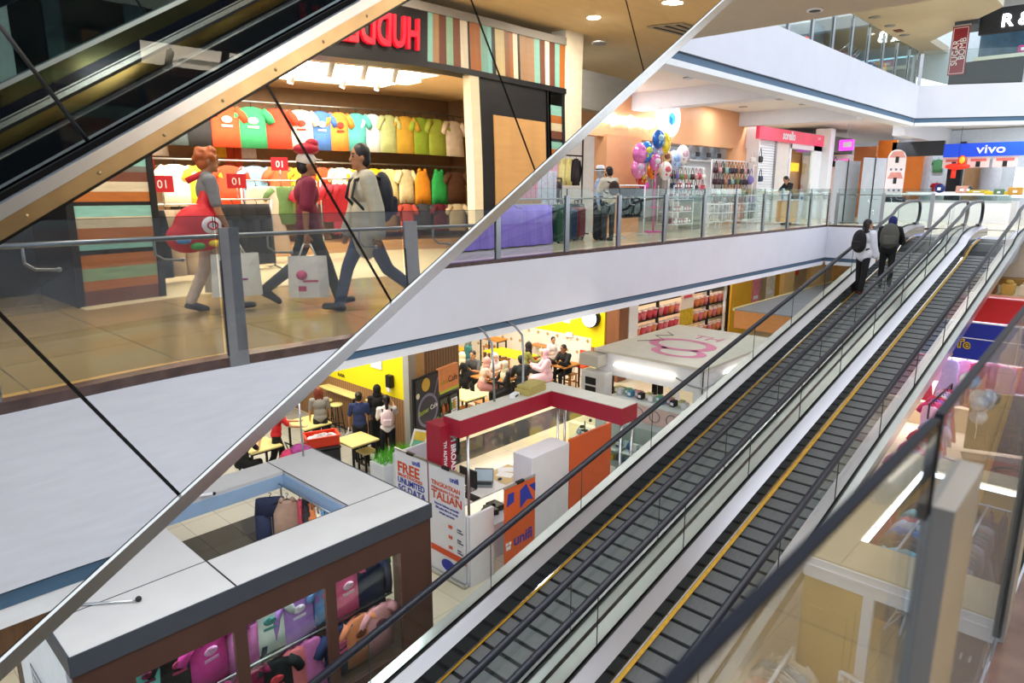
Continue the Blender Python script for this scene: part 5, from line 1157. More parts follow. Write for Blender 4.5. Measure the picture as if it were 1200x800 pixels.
k = MB(mat('#f4e6dc', .5)).bx((21.55, 11.9, -3.0), (22.45, 11.93, -2.0)); k.use(mat('#e8b82a', .5, noise=.3, scale=8)).bx((21.55, 11.9, -3.6), (22.45, 11.93, -3.0)); k.use(mat('#d8506a', .5)).bx((21.7, 11.89, -2.6), (22.3, 11.9, -2.5)); tag(k.build('hanging_poster'), 'tall white and yellow poster in front of the cups', 'poster')
YS = mat('#eab433', .5, noise=.06, scale=2, name='yellow_shop_board')
m = MB(YS).bx((25.7, 12.0, ZG), (28.3, 12.2, -1.36)); m.bx((28.3, 13.2, ZG), (31, 13.4, -1.36)); m.use(mat('#f0cf8c', .5)).bx((31, 12, ZG), (32.2, 12.2, -1.36)); m.use(YS).bx((32.2, 13, ZG), (34, 13.2, -1.36)); m.use(mat('#e9c98a', .5)).bx((34, 11.9, ZG), (36, 12.1, -1.36)); struct('wall_yellow_shop', m)
for i, (px, py, w_, h_, c) in enumerate([(886, 340, .75, 1.1, '#e08a9c'), (903, 334, .9, 1.1, '#f3e2cc')]):
    p = PY(px, py, 11.98); k = MB(mat(c, .5, noise=.25, scale=6)).bx((p.x-w_/2, 11.96, p.z-h_/2), (p.x+w_/2, 11.99, p.z+h_/2)); k.use(WHITE2).bx((p.x-w_/3, 11.955, p.z-h_/3), (p.x+w_/4, 11.96, p.z-h_/5)); tag(k.build('wall_poster'), ['pink poster on the yellow shop wall', 'cream poster beside the pink one on yellow wall'][i], 'poster')
p = PY(928, 318, 12.4); tag(MB(mat('#d8441f', .5)).bx((p.x-.6, 12.3, p.z-.2), (p.x+.6, 12.4, p.z+.2)).build('red_sign'), 'red sign above the yellow shop opening', 'sign')
struct('wall_pink_pier', MB(mat('#cf6f86', .5)).bx((36.2, 11.9, ZG), (37.4, 12.1, -1.36)))
# lit shop at the far ground-floor end, seen above the handrail
k = MB(mat('#e8a95a', .5, noise=.3, scale=1.5)).bx((35.7, 5.5, ZG), (35.9, 11.5, -1.5)); k.use(mat('#c8341f', .5)).bx((35.6, 5.5, -2.1), (35.7, 11.5, -1.6)); tag(k.build('bakery_facade'), 'lit orange shop front with red sign at far ground floor', 'shop')
# ================================================================== far first-floor shops
struct('wall_accessory_back', MB(mat('#a39b95', .7, noise=.05, name='shop_back_wall_paint')).bx((8, 14.2, 0), (30, 14.4, 3.75)))
struct('wall_accessory_side', MB(mat('#b9b2ac', .6)).bx((23.7, 11.25, 0), (23.9, 14.2, 3.75)))
struct('wall_clothes_divider', MB(mat('#f3f3f6', .6)).bx((15.9, 11.3, 0), (16.0, 14.2, 3.75)))
struct('wall_accessory_band', MB(mat('#b9cfe0', .6)).bx((17.0, 11.9, 2.15), (22.9, 12.0, 2.55)))
area('accessory_shop_light', (19.6, 12.6, 3.5), 5, 2, 90, COOL); area('clothes_room_light', (12, 12.6, 3.5), 5, 2, 70, (1, .95, .88))
# glowing sign on the orange band
SIGN = mat('#ffffff', .4, emit=7, name='lit_white_sign')
p = PY(722, 142, 10.92); t = thing('lit_sign', 'row of glowing white letters on the orange shop front', 'sign', (15.9, 10.95, 3.0))
for i in range(11):
    x = 14.9+.27*i; h = [.34, .28, .3, .36, .28, .3, .34, .28, .3, .34, .28][i]
    k = MB(SIGN).lathe([(.05, 0), (.11, 0), (.11, .06), (.05, .06)], n=14) if i % 3 else MB(SIGN).box((0, 0, .03), (.07, .3, .06))
    if not i % 3: k.box((.07, -.1, .03), (.16, .07, .06))
    M_ = Matrix.Translation((x, 10.98, 3.0)) @ Matrix.Rotation(pi/2, 4, 'X')
    for v in k.v: v.xyz = M_ @ v
    k.build('glowing_letter', t)
t = thing('round_sign', 'round white glowing sign with a blue gem on the orange wall', 'sign', (18.55, 10.95, 3.2))
k = MB(SIGN).lathe([(0, 0), (.52, 0), (.52, .1), (0, .1)], n=28); M_ = Matrix.Translation((18.55, 11.0, 3.22)) @ Matrix.Rotation(pi/2, 4, 'X')
for v in k.v: v.xyz = M_ @ v
k.build('sign_disc', t)
k = MB(mat('#1fb4d8', .3, emit=.4, name='blue_gem')).prism([(18.38, 10.89, 3.1), (18.55, 10.89, 3.0), (18.74, 10.89, 3.1), (18.74, 10.89, 3.3), (18.56, 10.89, 3.4), (18.38, 10.89, 3.32)], (0, -.02, 0)); k.use(mat('#1769a8', .4)).prism([(18.38, 10.87, 3.1), (18.55, 10.87, 3.0), (18.58, 10.87, 3.2), (18.38, 10.87, 3.3)], (0, -.01, 0)); k.build('gem_mark', t)
# ceiling downlights (lamps and their trims)
DL = [(807, 91), (884, 109), (840, 120), (871, 125), (915, 116), (942, 122), (987, 133), (1008, 137), (1049, 150), (1115, 158), (1123, 162), (1143, 153), (1070, 151), (1082, 153)]
LED = mat('#ffffff', .4, emit=14, name='lamp_glow')
def downlight(p, lb, grp, r=.11):
    t = thing('downlight', lb, 'ceiling light', p, 0, grp)
    MB(STEEL2).lathe([(r, 0), (r*1.25, 0), (r*1.25, -.02), (r, -.02)], n=16).build('trim_ring', t, world=False)
    MB(LED).lathe([(0, -.004), (r, -.004), (r, -.012), (0, -.012)], n=16).build('lens', t, world=False)
for i, (px, py) in enumerate(DL): downlight(PZ(px, py, 3.745), 'round white downlight in the first-floor ceiling', 'downlights over the far walkway')
for i, (px, py) in enumerate([(1025, 20), (1043, 30), (1060, 41)]): downlight(PZ(px, py, 7.595), 'round white downlight in the beige upper ceiling', 'downlights in the upper ceiling', .16)
p = PZ(1053, 36, 7.59); tag(MB(mat('#6e3f34', .6)).box(p, (.5, .3, .02)).build('ceiling_vent'), 'small dark red-brown vent in the beige upper ceiling', 'vent')
p = PZ(955, 11, 3.395); tag(MB(WHITE2).lathe([(0, 0), (.1, 0), (.1, -.02), (0, -.02)], p).use(BLACK).lathe([(.03, -.021), (.07, -.021), (.07, -.024), (.03, -.024)], p).build('ceiling_lamp'), 'unlit recessed lamp in the beige soffit near the photo top', 'ceiling light')
# ---- purple table and goods
PUR = mat('#9478e0', .55, noise=.22, scale=5, name='purple_cloth', stretch=(6, 1, .3))
def purple_table():
    t = thing('draped_table', 'market table draped to the floor in purple cloth', 'table', (10.2, 10.1, 0))
    k = MB(PUR); n = 180; top = []; bot = []
    per = []
    x0, x1, y0, y1 = 8.7, 11.75, 9.75, 10.5
    for i in range(n):
        f = i/n*4
        if f < 1: p = (x0+(x1-x0)*f, y0, 0, -1)
        elif f < 2: p = (x1, y0+(y1-y0)*(f-1), 1, 0)
        elif f < 3: p = (x1-(x1-x0)*(f-2), y1, 0, 1)
        else: p = (x0, y1-(y1-y0)*(f-3), -1, 0)
        per.append(p)
    vs = []
    for z, w_ in ((.86, 0), (.5, .5), (.02, 1)):
        for i, (x, y, nx, ny) in enumerate(per): q = .045*w_*(1+sin(i*.95)+.5*sin(i*.41)); vs.append((x+nx*q, y+ny*q, z))
    k.add(vs, [(j*n+i, (j+1)*n+i, (j+1)*n+(i+1) % n, j*n+(i+1) % n) for j in range(2) for i in range(n)] + [tuple(range(n))], True)
    k.build('cloth', t); MB(mat('#cfc6c0', .6)).bx((x0+.02, y0+.02, .86), (x1-.02, y1-.02, .89)).build('table_top', t)
purple_table()
PK = mat('#e9a9bd', .6, noise=.15, scale=12)
def rackbox(nm, lb, x, y, z, d, c, cat):
    k = MB(mat(c, .6, noise=.2, scale=14)).rbox((x, y, z+d[2]/2), d, .01); k.use(STEEL2)
    for q in range(4): k.box((x-d[0]/2+d[0]*(q+.5)/4, y-d[1]/2-.003, z+d[2]/2), (.01, .006, d[2]))
    tag(k.build(nm), lb, cat)
rackbox('packet_rack', 'rack of pink packets on the purple table', 11.25, 10.2, .89, (.6, .4, .62), '#e6a3b8', 'rack')
rackbox('packet_rack', 'tall rack of white and silver packets behind the suitcases', 12.6, 10.9, 0, (.9, .4, 1.6), '#d8dbe6', 'rack')
rackbox('goods_tray', 'low tray of brown and orange trinkets on purple table edge', 10.3, 9.85, .89, (2.2, .16, .1), '#b98a5e', 'tray')
rackbox('poster_board', 'white shop poster board behind the purple table', 12.0, 11.6, 0, (1.1, .1, 2.5), '#eef0f4', 'board')
def suitcase(lb, x, y, h, c, rz=.2, w_=.46, d=.3):
    t = thing('suitcase', lb, 'suitcase', (x, y, 0), rz, 'suitcases beside the purple table')
    m = mat(c, .4, noise=.08)
    MB(m).rbox((0, 0, h/2+.04), (w_, d, h), .05).build('shell', t, world=False)
    k = MB(mat(c, .35, noise=.1, scale=3))
    for q in range(4): k.box((-.15*w_/.46+.1*q*w_/.46, -d/2-.002, h/2+.04), (.03, .012, h*.8))
    k.build('ridges', t, world=False)
    MB(BLACK).tube([(-.1, 0, h+.03), (-.1, 0, h+.12), (.1, 0, h+.12), (.1, 0, h+.03)], .012, 6).build('handle', t, world=False)
    for a in (-1, 1): MB(BLACK).ball((a*w_*.35, -d*.3, .03), .03).build('wheel', t, world=False)
suitcase('dark green suitcase next to the purple table', 12.15, 9.85, .82, '#1f4a34', .1, .56); suitcase('navy suitcase behind the green one', 12.75, 10.1, .7, '#2a3c66', .2); suitcase('dark red suitcase beside the dressed mannequin', 13.35, 10.3, .72, '#7c1f2c', .3, .5); suitcase('black suitcase behind the dark red one', 13.7, 10.6, .8, '#1c1c22', .3, .5)
t, i = person('blue-shirted mannequin with a brimmed hat beside the suitcases', (13.45, 9.75, 0), radians(-60), h=1.66, skin=mat('#c8c4c2', .5, name='mannequin_grey'), shirt='#a9bfe4', sleeve=1, pants=None, skirt='#1f1f26', hair=None, barefoot=True, arms=((0, 5, 8), (0, 5, 8)))
t.name = 'mannequin'; t['category'] = 'mannequin'
hw = i['world'](i['head']); k = MB(mat('#d9dade', .7)).lathe([(.19, .06), (.19, .07), (.105, .08), (.10, .17), (.06, .19), (0, .19)], hw); k.use(BLACK).lathe([(.108, .078), (.108, .11)], hw); tag(k.build('brimmed_hat'), 'pale brimmed hat with black band on the mannequin', 'hat')
t, i = person('person with face mask, cream shirt and small backpack by the mannequin', (13.45, 9.45, 0), radians(70), h=1.69, shirt='#d9d2c2', sleeve=.6, pants='#3a3d42', hair='short', mask='#1a1a1e', arms=((25, 8, 70), (25, 8, 70)), loose=.015, shoe='#18181a')
backpack('small dark brown backpack on the person in cream shirt', t, i, '#3a2522', (.12, .26, .30))
# black frame with pastel shirts
def frame_rack(name, label, x0, x1, y, h, m, r=.02, levels=()):
    t = thing(name, label, 'rack', ((x0+x1)/2, y, 0))
    for x in (x0, x1):
        k = MB(m).tube([(x, y-.25, 0), (x, y, .04), (x, y, h)], r, 6); k.tube([(x, y, .04), (x, y+.25, 0)], r, 6); k.build('post', t)
    for z in (h,)+tuple(levels): MB(m).tube([(x0, y, z), (x1, y, z)], r*.8, 6).build('rail', t)
    return t
frame_rack('clothing_rack', 'tall black clothes frame with pastel shirts in the left shop', 13.6, 15.1, 11.5, 2.5, BLACK, .025, (2.05,))
for i, (c, lb) in enumerate([('#e8c3d2', 'pale pink shirt on the tall black frame'), ('#e6b9cb', 'dusty pink shirt on the tall black frame'), ('#efe09a', 'pale yellow shirt on the tall black frame'), ('#e9d78a', 'butter yellow shirt at the end of the black frame'), ('#2a2428', 'black coat at the right end of the black frame')]):
    garment('shirt', lb, (13.75+.27*i, 11.5, 2.04), .3, c, 'shirts on the tall black frame', True, 1.05)
frame_rack('clothing_rack', 'low white rail of dark trousers by the balloons', 14.5, 15.7, 9.9, 1.28, WHITE2)
for i in range(8): garment('pants', 'dark trousers on the low white rail by the balloons', (14.65+.12*i, 9.9, 1.26), 1.1, ['#1e2330', '#23242a', '#1b1b22'][i % 3], 'dark trousers on the low white rail', True, .82)
frame_rack('clothing_rack', 'dark clothes rail behind the purple table', 12.3, 13.6, 11.0, 1.45, BLACK)
for i in range(9): garment('tee', 'dark shirt on the rail behind the mannequin', (12.4+.13*i, 11.0, 1.43), 1.0, ['#2b2a33', '#43303a', '#1d2230', '#5a4038'][i % 4], 'shirts on the rail behind the mannequin', True, .85)
# balloons
def balloon(px, py, v, r, c, lb, c2=None):
    r *= 1.15; p = PY(px, py, v); t = thing('balloon', lb, 'balloon', p, 0, 'foil balloons')
    k = MB(mat(c, .15, .3, .2, 8, name='foil_'+c[1:])); k.ball((0, 0, 0), (r, r*.55, r), 16, 10)
    n = 24
    k.lathe([(r*.94, -.012), (r*1.03, 0), (r*.94, .012)], n=n)
    for q in k.v[-3*n:]: q.xyz = (q.x, q.z, q.y)
    k.build('foil_body', t, world=False)
    r *= 1.0
    if c2:
        k = MB(mat(c2, .25, .1, .45, 9)); k.ball((-r*.12, -r*.36, r*.1), (r*.6, r*.22, r*.42), 12, 8); k.ball((r*.3, -r*.36, -r*.38), (r*.38, r*.18, r*.26), 10, 7); k.ball((-r*.42, -r*.34, -r*.36), (r*.2, r*.16, r*.2), 8, 6); k.build('print', t, world=False)
    MB(WHITE2).tube([(0, 0, -r), (.02, 0, -r-.3)], .004, 4).build('ribbon', t, world=False)
for px, py, r, c, c2, lb in [(750, 180, .24, '#d874b4', None, 'pink round balloon at the left of the bunch'), (748, 197, .24, '#e07fb4', '#e8b8d0', 'pink balloon with pale print below the others'), (758, 178, .24, '#2f7fd0', '#e8d44a', 'blue and yellow printed balloon'), (770, 175, .22, '#b8c4ec', '#d0a8d8', 'silver lilac balloon in the bunch middle'), (777, 168, .28, '#e6c82e', None, 'yellow balloon at the top of bunch'),
        (779, 185, .24, '#d8b070', '#7a3c26', 'tan and brown printed balloon'), (790, 188, .25, '#b9c9e8', '#7f9fd8', 'pale blue printed balloon'), (800, 182, .26, '#ece6ea', '#e8a8b4', 'white balloon with pink print at right'), (772, 163, .22, '#2a66b8', '#9cc4e8', 'deep blue balloon near the top'), (765, 200, .2, '#e87f24', '#3a2a24', 'orange tube balloon with dark print'), (780, 200, .23, '#e9e2e0', '#cf5a62', 'white balloon with red print'), (752, 208, .2, '#c9362c', '#d8a82e', 'red and gold balloon low in the bunch'), (755, 218, .17, '#e23fae', None, 'magenta balloon at the bottom'), (768, 190, .2, '#d06aa8', '#ffffff', 'magenta balloon with white print in the middle')]:
    balloon(px, py, 10.35+random.uniform(-.25, .25), r, c, lb, c2)
k = MB(mat('#e64fb0', .4)).tube([(17.0, 10.4, 0), (17.0, 10.4, 2.1)], .02, 6); k.tube([(16.7, 10.4, .02), (17.3, 10.4, .02)], .02, 6); k.tube([(17.0, 10.1, .02), (17.0, 10.7, .02)], .02, 6); k.tube([(16.75, 10.4, .7), (17.3, 10.4, .7)], .014, 6); tag(k.build('balloon_stand'), 'magenta pole stand holding the balloons', 'stand')
# sock shelf
def wire_shelf(label, x, y, w_, d, levels, h):
    t = thing('wire_shelf', label, 'shelf', (x, y, 0))
    for a in (-1, 1):
        for b_ in (-1, 1): MB(WHITE2).cyl((a*w_/2, b_*d/2, 0), (a*w_/2, b_*d/2, h), .014, n=6).build('post', t, world=False)
    for z in levels:
        k = MB(WHITE2).box((0, 0, z), (w_, d, .012)); k.build('tray', t, world=False)
    return t
wire_shelf('white wire shelf stacked with red and white packets', 18.1, 10.35, 1.15, .5, (.2, .55, .9, 1.2), 1.3)
for r, z in enumerate((.21, .56, .91, 1.21)):
    for i in range(7):
        c = [('#8a3340', 'dark red'), ('#e4d9d4', 'white'), ('#3a4a5a', 'slate'), ('#b85a66', 'rose')][(i+r*2) % 4]; k = MB(mat(c[0], .6, noise=.2, scale=20)).rbox((17.65+.15*i, 10.2, z+.08), (.13, .16, .15), .02); k.use(WHITE2).ball((17.65+.15*i, 10.12, z+.07), (.04, .02, .04), 8, 6)
        tag(k.build('sock_packet'), '%s packet on the %s tray of the white wire shelf' % (c[1], ['lowest', 'second', 'third', 'top'][r]), 'packet', 'packets on the white wire shelf')
tag(MB(mat('#2f5a48', .5, noise=.15)).rbox((19.15, 10.45, .5), (.55, .5, 1.0), .06).use(BLACK).box((19.15, 10.2, .9), (.5, .01, .05)).build('green_bin'), 'dark green tall tub to the right of the wire shelf', 'tub')
# mesh panels with hanging bags
def mesh_panel(label, x0, x1, y, z0, z1, legs=True):
    t = thing('mesh_panel', label, 'display panel', ((x0+x1)/2, y, 0)); k = MB(WHITE2)
    for i in range(int((x1-x0)/.12)+1): k.cyl((x0+.12*i, y, z0), (x0+.12*i, y, z1), .0035, n=4)
    for i in range(int((z1-z0)/.12)+1): k.cyl((x0, y, z0+.12*i), (x1, y, z0+.12*i), .0035, n=4)
    k.build('wire_mesh', t)
    for x in (x0, x1): MB(WHITE2).bx((x-.02, y-.02, 0), (x+.02, y+.02, z1+.02)).build('post', t)
    MB(WHITE2).bx((x0, y-.02, z1), (x1, y+.02, z1+.03)).build('top_bar', t)
mesh_panel('white mesh display behind the balloons full of small bags', 18.6, 20.75, 10.9, .9, 1.85); mesh_panel('taller white mesh display of handbags', 20.85, 23.3, 10.7, .7, 2.1)
BG = [('#1b1b20', 'black'), ('#a56a4e', 'tan'), ('#c98c86', 'dusty pink'), ('#20304a', 'navy'), ('#6a7d3e', 'olive'), ('#3a1a24', 'dark plum'), ('#d8cfc6', 'cream'), ('#7f6fb0', 'lilac'), ('#8fb09a', 'sage'), ('#b03a50', 'crimson')]
bgm = {}
def hbag(x, y, z, ci, sc, where, grp):
    c = BG[ci % 10]; kind = ci % 3
    t = thing('handbag', '%s %s hanging on the %s' % (c[1], ['handbag', 'pouch bag', 'bucket bag'][kind], where), 'bag', (x, y, z), random.uniform(-.3, .3), grp); t.scale = (sc,)*3
    if kind not in bgm:
        k = MB(WHITE)
        if kind == 0: k.rbox((0, 0, -.34), (.26, .1, .2), .04)
        elif kind == 1: k.ball((0, 0, -.32), (.13, .06, .13), 12, 8)
        else: k.lathe([(0, -.45), (.10, -.45), (.115, -.38), (.09, -.24), (0, -.24)], n=12)
        a = k.mesh('bag_body'); k = MB(WHITE); k.tube([(-.09, 0, -.26), (-.05, 0, -.1), (0, 0, 0), (.05, 0, -.1), (.09, 0, -.26)], .012, 6); bgm[kind] = (a, k.mesh('strap'))
    for nm, me in zip(('bag_body', 'strap'), bgm[kind]):
        o = bpy.data.objects.new(nm, me); COL.objects.link(o); o.parent = t; recolor(o, mat(c[0], .5, noise=.1, scale=15))
for r in range(3):
    for i in range(9): hbag(18.7+.23*i, 10.82, 1.84-.33*r, i*7+r*3, .8, 'mesh display behind the balloons', 'bags on the shorter mesh display')
for r in range(4):
    for i in range(11): hbag(20.95+.23*i, 10.6, 2.08-.36*r, [5, 2, 0, 8, 3, 5, 0, 1, 0, 2, 3][i] + (0 if r == 0 else r*3*(i % 2)), .85, 'taller white mesh display', 'bags on the taller mesh display')
for (px, py, ci, sc, lb) in [(882, 186, 6, 1.0, 'white tote at the right end of mesh display'), (891, 184, 0, 1.1, 'black bag at the right end of mesh display'), (880, 208, 7, 1.2, 'lilac bag under the white tote'), (891, 208, 3, 1.0, 'navy bag under the black one'), (881, 232, 7, 1.1, 'lilac pouch low at the end of mesh display')]:
    p = PY(px, py, 10.5); hbag(p.x, 10.5, p.z+.3, ci, sc, 'end pole', 'bags on the end pole'); bpy.context.scene.collection.objects[-1] if False else None
frame_rack('bag_pole_rack', 'slim white rack at the end of the mesh display', 23.4, 23.8, 10.45, 2.0, WHITE2, .016)
# grey backpacks high on the back shelf
MBx = MB(WHITE2).bx((20.5, 11.25, 2.1), (23.0, 11.62, 2.13)); MBx.bx((20.5, 11.62, 0), (23.0, 11.66, 2.13)); tag(MBx.build('wall_shelf'), 'white wall shelf carrying three grey backpacks', 'shelf')
for i, x in enumerate((21.0, 21.75, 22.5)):
    t = thing('backpack', ['left', 'middle', 'right'][i]+' grey backpack of the three on the white wall shelf', 'backpack', (x, 11.45, 2.145)); m = mat('#8f959c', .7, noise=.1)
    k = MB(m); k.ball((0, 0, .26), (.24, .14, .28), 14, 10); k.ball((0, -.05, .16), (.2, .13, .16), 12, 8); link_mesh('pack_body', remesh(k, .02, 3), m, t); MB(DARK).rbox((0, -.15, .16), (.24, .06, .14), .02).build('front_pocket', t, world=False); MB(DARK).tube([(-.05, 0, .5), (0, 0, .6), (.05, 0, .5)], .015, 6).build('handle', t, world=False)
t = thing('backpack', 'black backpack hanging left of the grey ones', 'backpack', (20.1, 11.4, 2.0)); k = MB(BLACK); k.ball((0, 0, .2), (.22, .13, .36), 14, 10); k.build('pack_body', t, world=False); MB(DARK).rbox((0, -.13, .05), (.24, .06, .22), .02).build('front_pocket', t, world=False)
k = MB(LED).ball((19.9, 11.2, 2.05), .12, 14, 10); k.use(BLACK).cyl((19.9, 11.2, 0), (19.9, 11.2, 1.95), .012); tag(k.build('globe_lamp'), 'glowing white globe lamp among the mesh displays', 'lamp')
def basket(lb, x, y, c, n):
    t = thing('wire_basket', lb, 'basket', (x, y, 0)); k = MB(WHITE2)
    for z in (.25, .5, .75): k.tube([(.5*cos(2*pi*q/20), .35*sin(2*pi*q/20), z) for q in range(20)], .012, 5, True)
    for q in range(20): k.cyl((.5*cos(2*pi*q/20), .35*sin(2*pi*q/20), .25), (.5*cos(2*pi*q/20), .35*sin(2*pi*q/20), .75), .006, n=4)
    k.build('wire_body', t, world=False)
    for q in range(4): MB(WHITE2).cyl((.35*(-1)**q, .24*(-1)**(q//2), 0), (.35*(-1)**q, .24*(-1)**(q//2), .25), .012, n=5).build('leg', t, world=False)
    for q in range(n):
        k = MB(mat(c[q % len(c)], .8, noise=.15, scale=12)); z = .36+.18*(q//4); a = q*1.6; cx, cy = x+.26*cos(a), y+.16*sin(a)
        k.ball((cx, cy, z), (.13, .12, .13), 10, 8); k.ball((cx+.02, cy-.06, z+.13), .08, 9, 7); k.ball((cx-.05, cy-.06, z+.2), .03, 7, 5); k.ball((cx+.08, cy-.06, z+.2), .03, 7, 5)
        tag(k.build('plush_toy'), 'plush toy heaped in the %s' % lb.replace('wire basket', 'basket'), 'toy', 'plush toys in wire baskets')
basket('wire basket of grey plush toys', 19.6, 9.75, ['#8a8c92', '#5c5f66', '#b8b4ae'], 9); basket('wire basket of peach plush toys', 20.7, 9.75, ['#c98a72', '#d89c86', '#9a5a4c'], 9); basket('wire basket of dark plush toys', 21.8, 9.9, ['#4a4c54', '#6d7078', '#2c2e34'], 8)
# ---- shutter, lingerie shop front, glass door
def shutter():
    t = thing('roller_shutter', 'closed white roller shutter right of the handbags', 'shutter', (24.5, 10.6, 0)); k = MB(WHITE2)
    for i in range(34): k.prism([(23.95, 10.62, .09*i), (23.95, 10.585, .09*i+.03), (23.95, 10.585, .09*i+.07), (23.95, 10.62, .09*i+.088)], (1.45, 0, 0))
    k.build('curtain', t); MB(STEEL2).bx((25.38, 10.55, 0), (25.46, 10.66, 3.1)).build('guide', t); MB(BLACK).bx((25.46, 10.56, 0), (25.5, 10.66, 3.1)).build('guide', t); MB(WHITE).bx((23.9, 10.5, 3.06), (25.5, 10.8, 3.2)).build('housing', t)
shutter()
struct('wall_shutter_pier', MB(mat('#e8e0d8', .6)).bx((25.5, 10.55, 0), (26.6, 10.8, 3.2)).use(WHITE2).bx((23.85, 10.5, 0), (23.95, 11, 3.3)))
t = thing('shop_sign', 'long red shop sign above the shutter and glass door', 'sign', (26.6, 10.4, 3.1))
k = MB(mat('#c8344e', .4, emit=.5, noise=.2, scale=1.2, name='red_lit_sign')).bx((23.5, 10.38, 2.88), (29.7, 10.5, 3.3)); k.build('sign_box', t)
text('lettering', 'sorello', .42, (25.5, 10.37, 2.97), (1, 0, 0), (0, 0, 1), WHITE2, t, .004, 'LEFT', .012); text('lettering', 'L1-05', .12, (29.0, 10.37, 3.12), (1, 0, 0), (0, 0, 1), WHITE2, t, .003)
t = thing('glass_shop_door', 'tall glass shop door with white frame under the red sign', 'door', (28, 10.5, 0))
k = MB(WHITE2); k.bx((26.6, 10.5, 0), (26.75, 10.6, 2.85)); k.bx((29.0, 10.5, 0), (29.9, 10.6, 2.88)); k.bx((26.6, 10.5, 2.7), (29.9, 10.6, 2.88)); k.build('frame', t)
MB(GLASS).bx((26.75, 10.54, 0), (29.0, 10.55, 2.7)).build('glass_leaf', t); MB(STEEL).tube([(28.75, 10.45, .9), (28.75, 10.45, 1.4)], .015, 6).build('handle', t)
m = MB(mat('#d9d0bf', .6, noise=.08)).bx((24, 12.6, 0), (35, 12.7, 3.7)); struct('wall_lingerie_back', m)
tag(MB(mat('#ffb938', .5, emit=2.2, name='amber_lamp')).bx((30.6, 12.48, 2.0), (32.8, 12.58, 2.36)).build('amber_light_bar'), 'glowing amber light bar inside the glass shop door', 'lamp')
area('lingerie_light', (27.5, 11.6, 3.4), 3, 1, 60, (1, .95, .85))
struct('wall_hall_column', MB(WHITE2).bx((29.9, 10.2, 0), (30.4, 10.8, 3.6)))
q = PZ(938, 268, 0); t, i = person('person in black shirt and trousers bending over a yellow stand', (23.9, 9.3, 0), radians(150), h=1.66, shirt='#15151a', pants='#2b2d33', hair='short', arms=((35, 8, 50), (40, 8, 40)), lean=16, head=(0, 20))
def stand_cart():
    t = thing('promo_stand', 'yellow-fronted promotion stand with white top by the glass railing', 'stand', (23.4, 9.15, 0))
    MB(mat('#d8982a', .5, noise=.08)).bx((22.95, 8.95, .12), (23.75, 9.35, .82)).build('front_panel', t); MB(WHITE2).bx((22.9, 8.9, .82), (23.8, 9.4, .86)).build('counter_top', t)
    k = MB(mat('#dfe0ee', .4)).box((24.05, 9.0, .55), (.32, .03, 1.1), 0, 0, .12); k.use(INDIGO).box((24.1, 8.98, .9), (.2, .01, .1), 0, 0, .12); k.build('side_banner', t)
    for a in (23.0, 23.7): MB(BLACK).ball((a, 9.15, .06), .05).build('wheel', t)
    MB(WHITE2).rbox((23.15, 9.15, 1.0), (.25, .2, .28), .02).build('paper_box', t); MB(mat('#4f9fd0', .4)).cyl((22.98, 9.2, .86), (22.98, 9.2, 1.22), .025).build('bottle', t)
stand_cart()
# roll-up banner backs
GB = mat('#b9bbc0', .6, noise=.06, scale=3, name='grey_banner_back')
for i, (px0, px1, lb) in enumerate([(972, 1001, 'left of two grey banner backs behind the glass railing'), (1004, 1031, 'right of two grey banner backs behind the glass railing')]):
    a, b_ = PZ(px0, 262, 0), PZ(px1, 261, 0); c = (a+b_)/2; h = 2.15+.1*i
    t = thing('rollup_banner', lb, 'banner', c); d = (b_-a).normalized(); rz = atan2(d.y, d.x); L = (b_-a).length
    MB(GB).box(c+Vector((0, 0, h/2+.03)), (L, .01, h-.05), rz).build('banner_sheet', t); MB(BLACK).cyl(c+FW*-.03+Vector((0, 0, .02)), c+FW*-.03+Vector((0, 0, h+.06)), .018).build('support_pole', t)
    MB(STEEL).rbox(c+Vector((0, 0, .03)), (L, .14, .06), .02, rz).build('base', t); MB(STEEL).box(c+Vector((0, 0, h)), (L, .03, .03), rz).build('top_rail', t); MB(BLACK).box(c-FW*.06+Vector((0, 0, .012)), (.36, .08, .02), rz+.4).build('foot', t)
# ================================================================== hall end: standee, orange shop, phone counter
def standee():
    a = PZ(1043, 257.5, 0); t = thing('standee', 'white arched standee with phone pictures on a grey plinth', 'standee', a); rz = radians(-47); R = Matrix.Rotation(rz, 3, 'Z')
    MB(mat('#3f454b', .5)).box((0, 0, .45), (.75, .5, .9), rz).build('plinth', t, world=False)
    w_ = .36; pts = [(-w_, 0, .9), (w_, 0, .9), (w_, 0, 2.35)]+[(w_*cos(pi*q/10), 0, 2.35+w_*sin(pi*q/10)) for q in range(1, 10)]+[(-w_, 0, 2.35)]
    k = MB(mat('#f2e4e0', .4)); k.prism([R @ Vector(p) for p in pts], R @ Vector((0, .03, 0))); k.build('arch_board', t, world=False)
    for z in (1.3, 2.1):
        k = MB(mat('#e89a8c', .5, noise=.2, scale=6)).prism([R @ Vector((x*.88, -.005, z+.3+zz*.3)) for x, zz in ((-w_, 0), (w_, 0), (w_*.6, .8), (-w_*.6, .8))], R @ Vector((0, -.004, 0))); k.use(BLACK).box(R @ Vector((0, -.008, z+.22)), (.13, .012, .24), rz); k.use(GREYI)
        for q in (-.2, 0, .2): k.box(R @ Vector((q, -.008, z-.15)), (.08, .01, .08), rz)
        k.build('printed_phone', t, world=False)
standee()
OS = mat('#e8822c', .5, noise=.05, name='orange_shop_board')
m = MB(OS).bx((34.2, 8.85, 0), (34.4, 9.6, 3.3)); m.bx((33.5, 7.6, 0), (33.7, 8.4, 3)); m.use(mat('#b06a3a', .6)).bx((33, 9.3, 0), (33.2, 10.2, 3)); struct('wall_orange_shop', m)
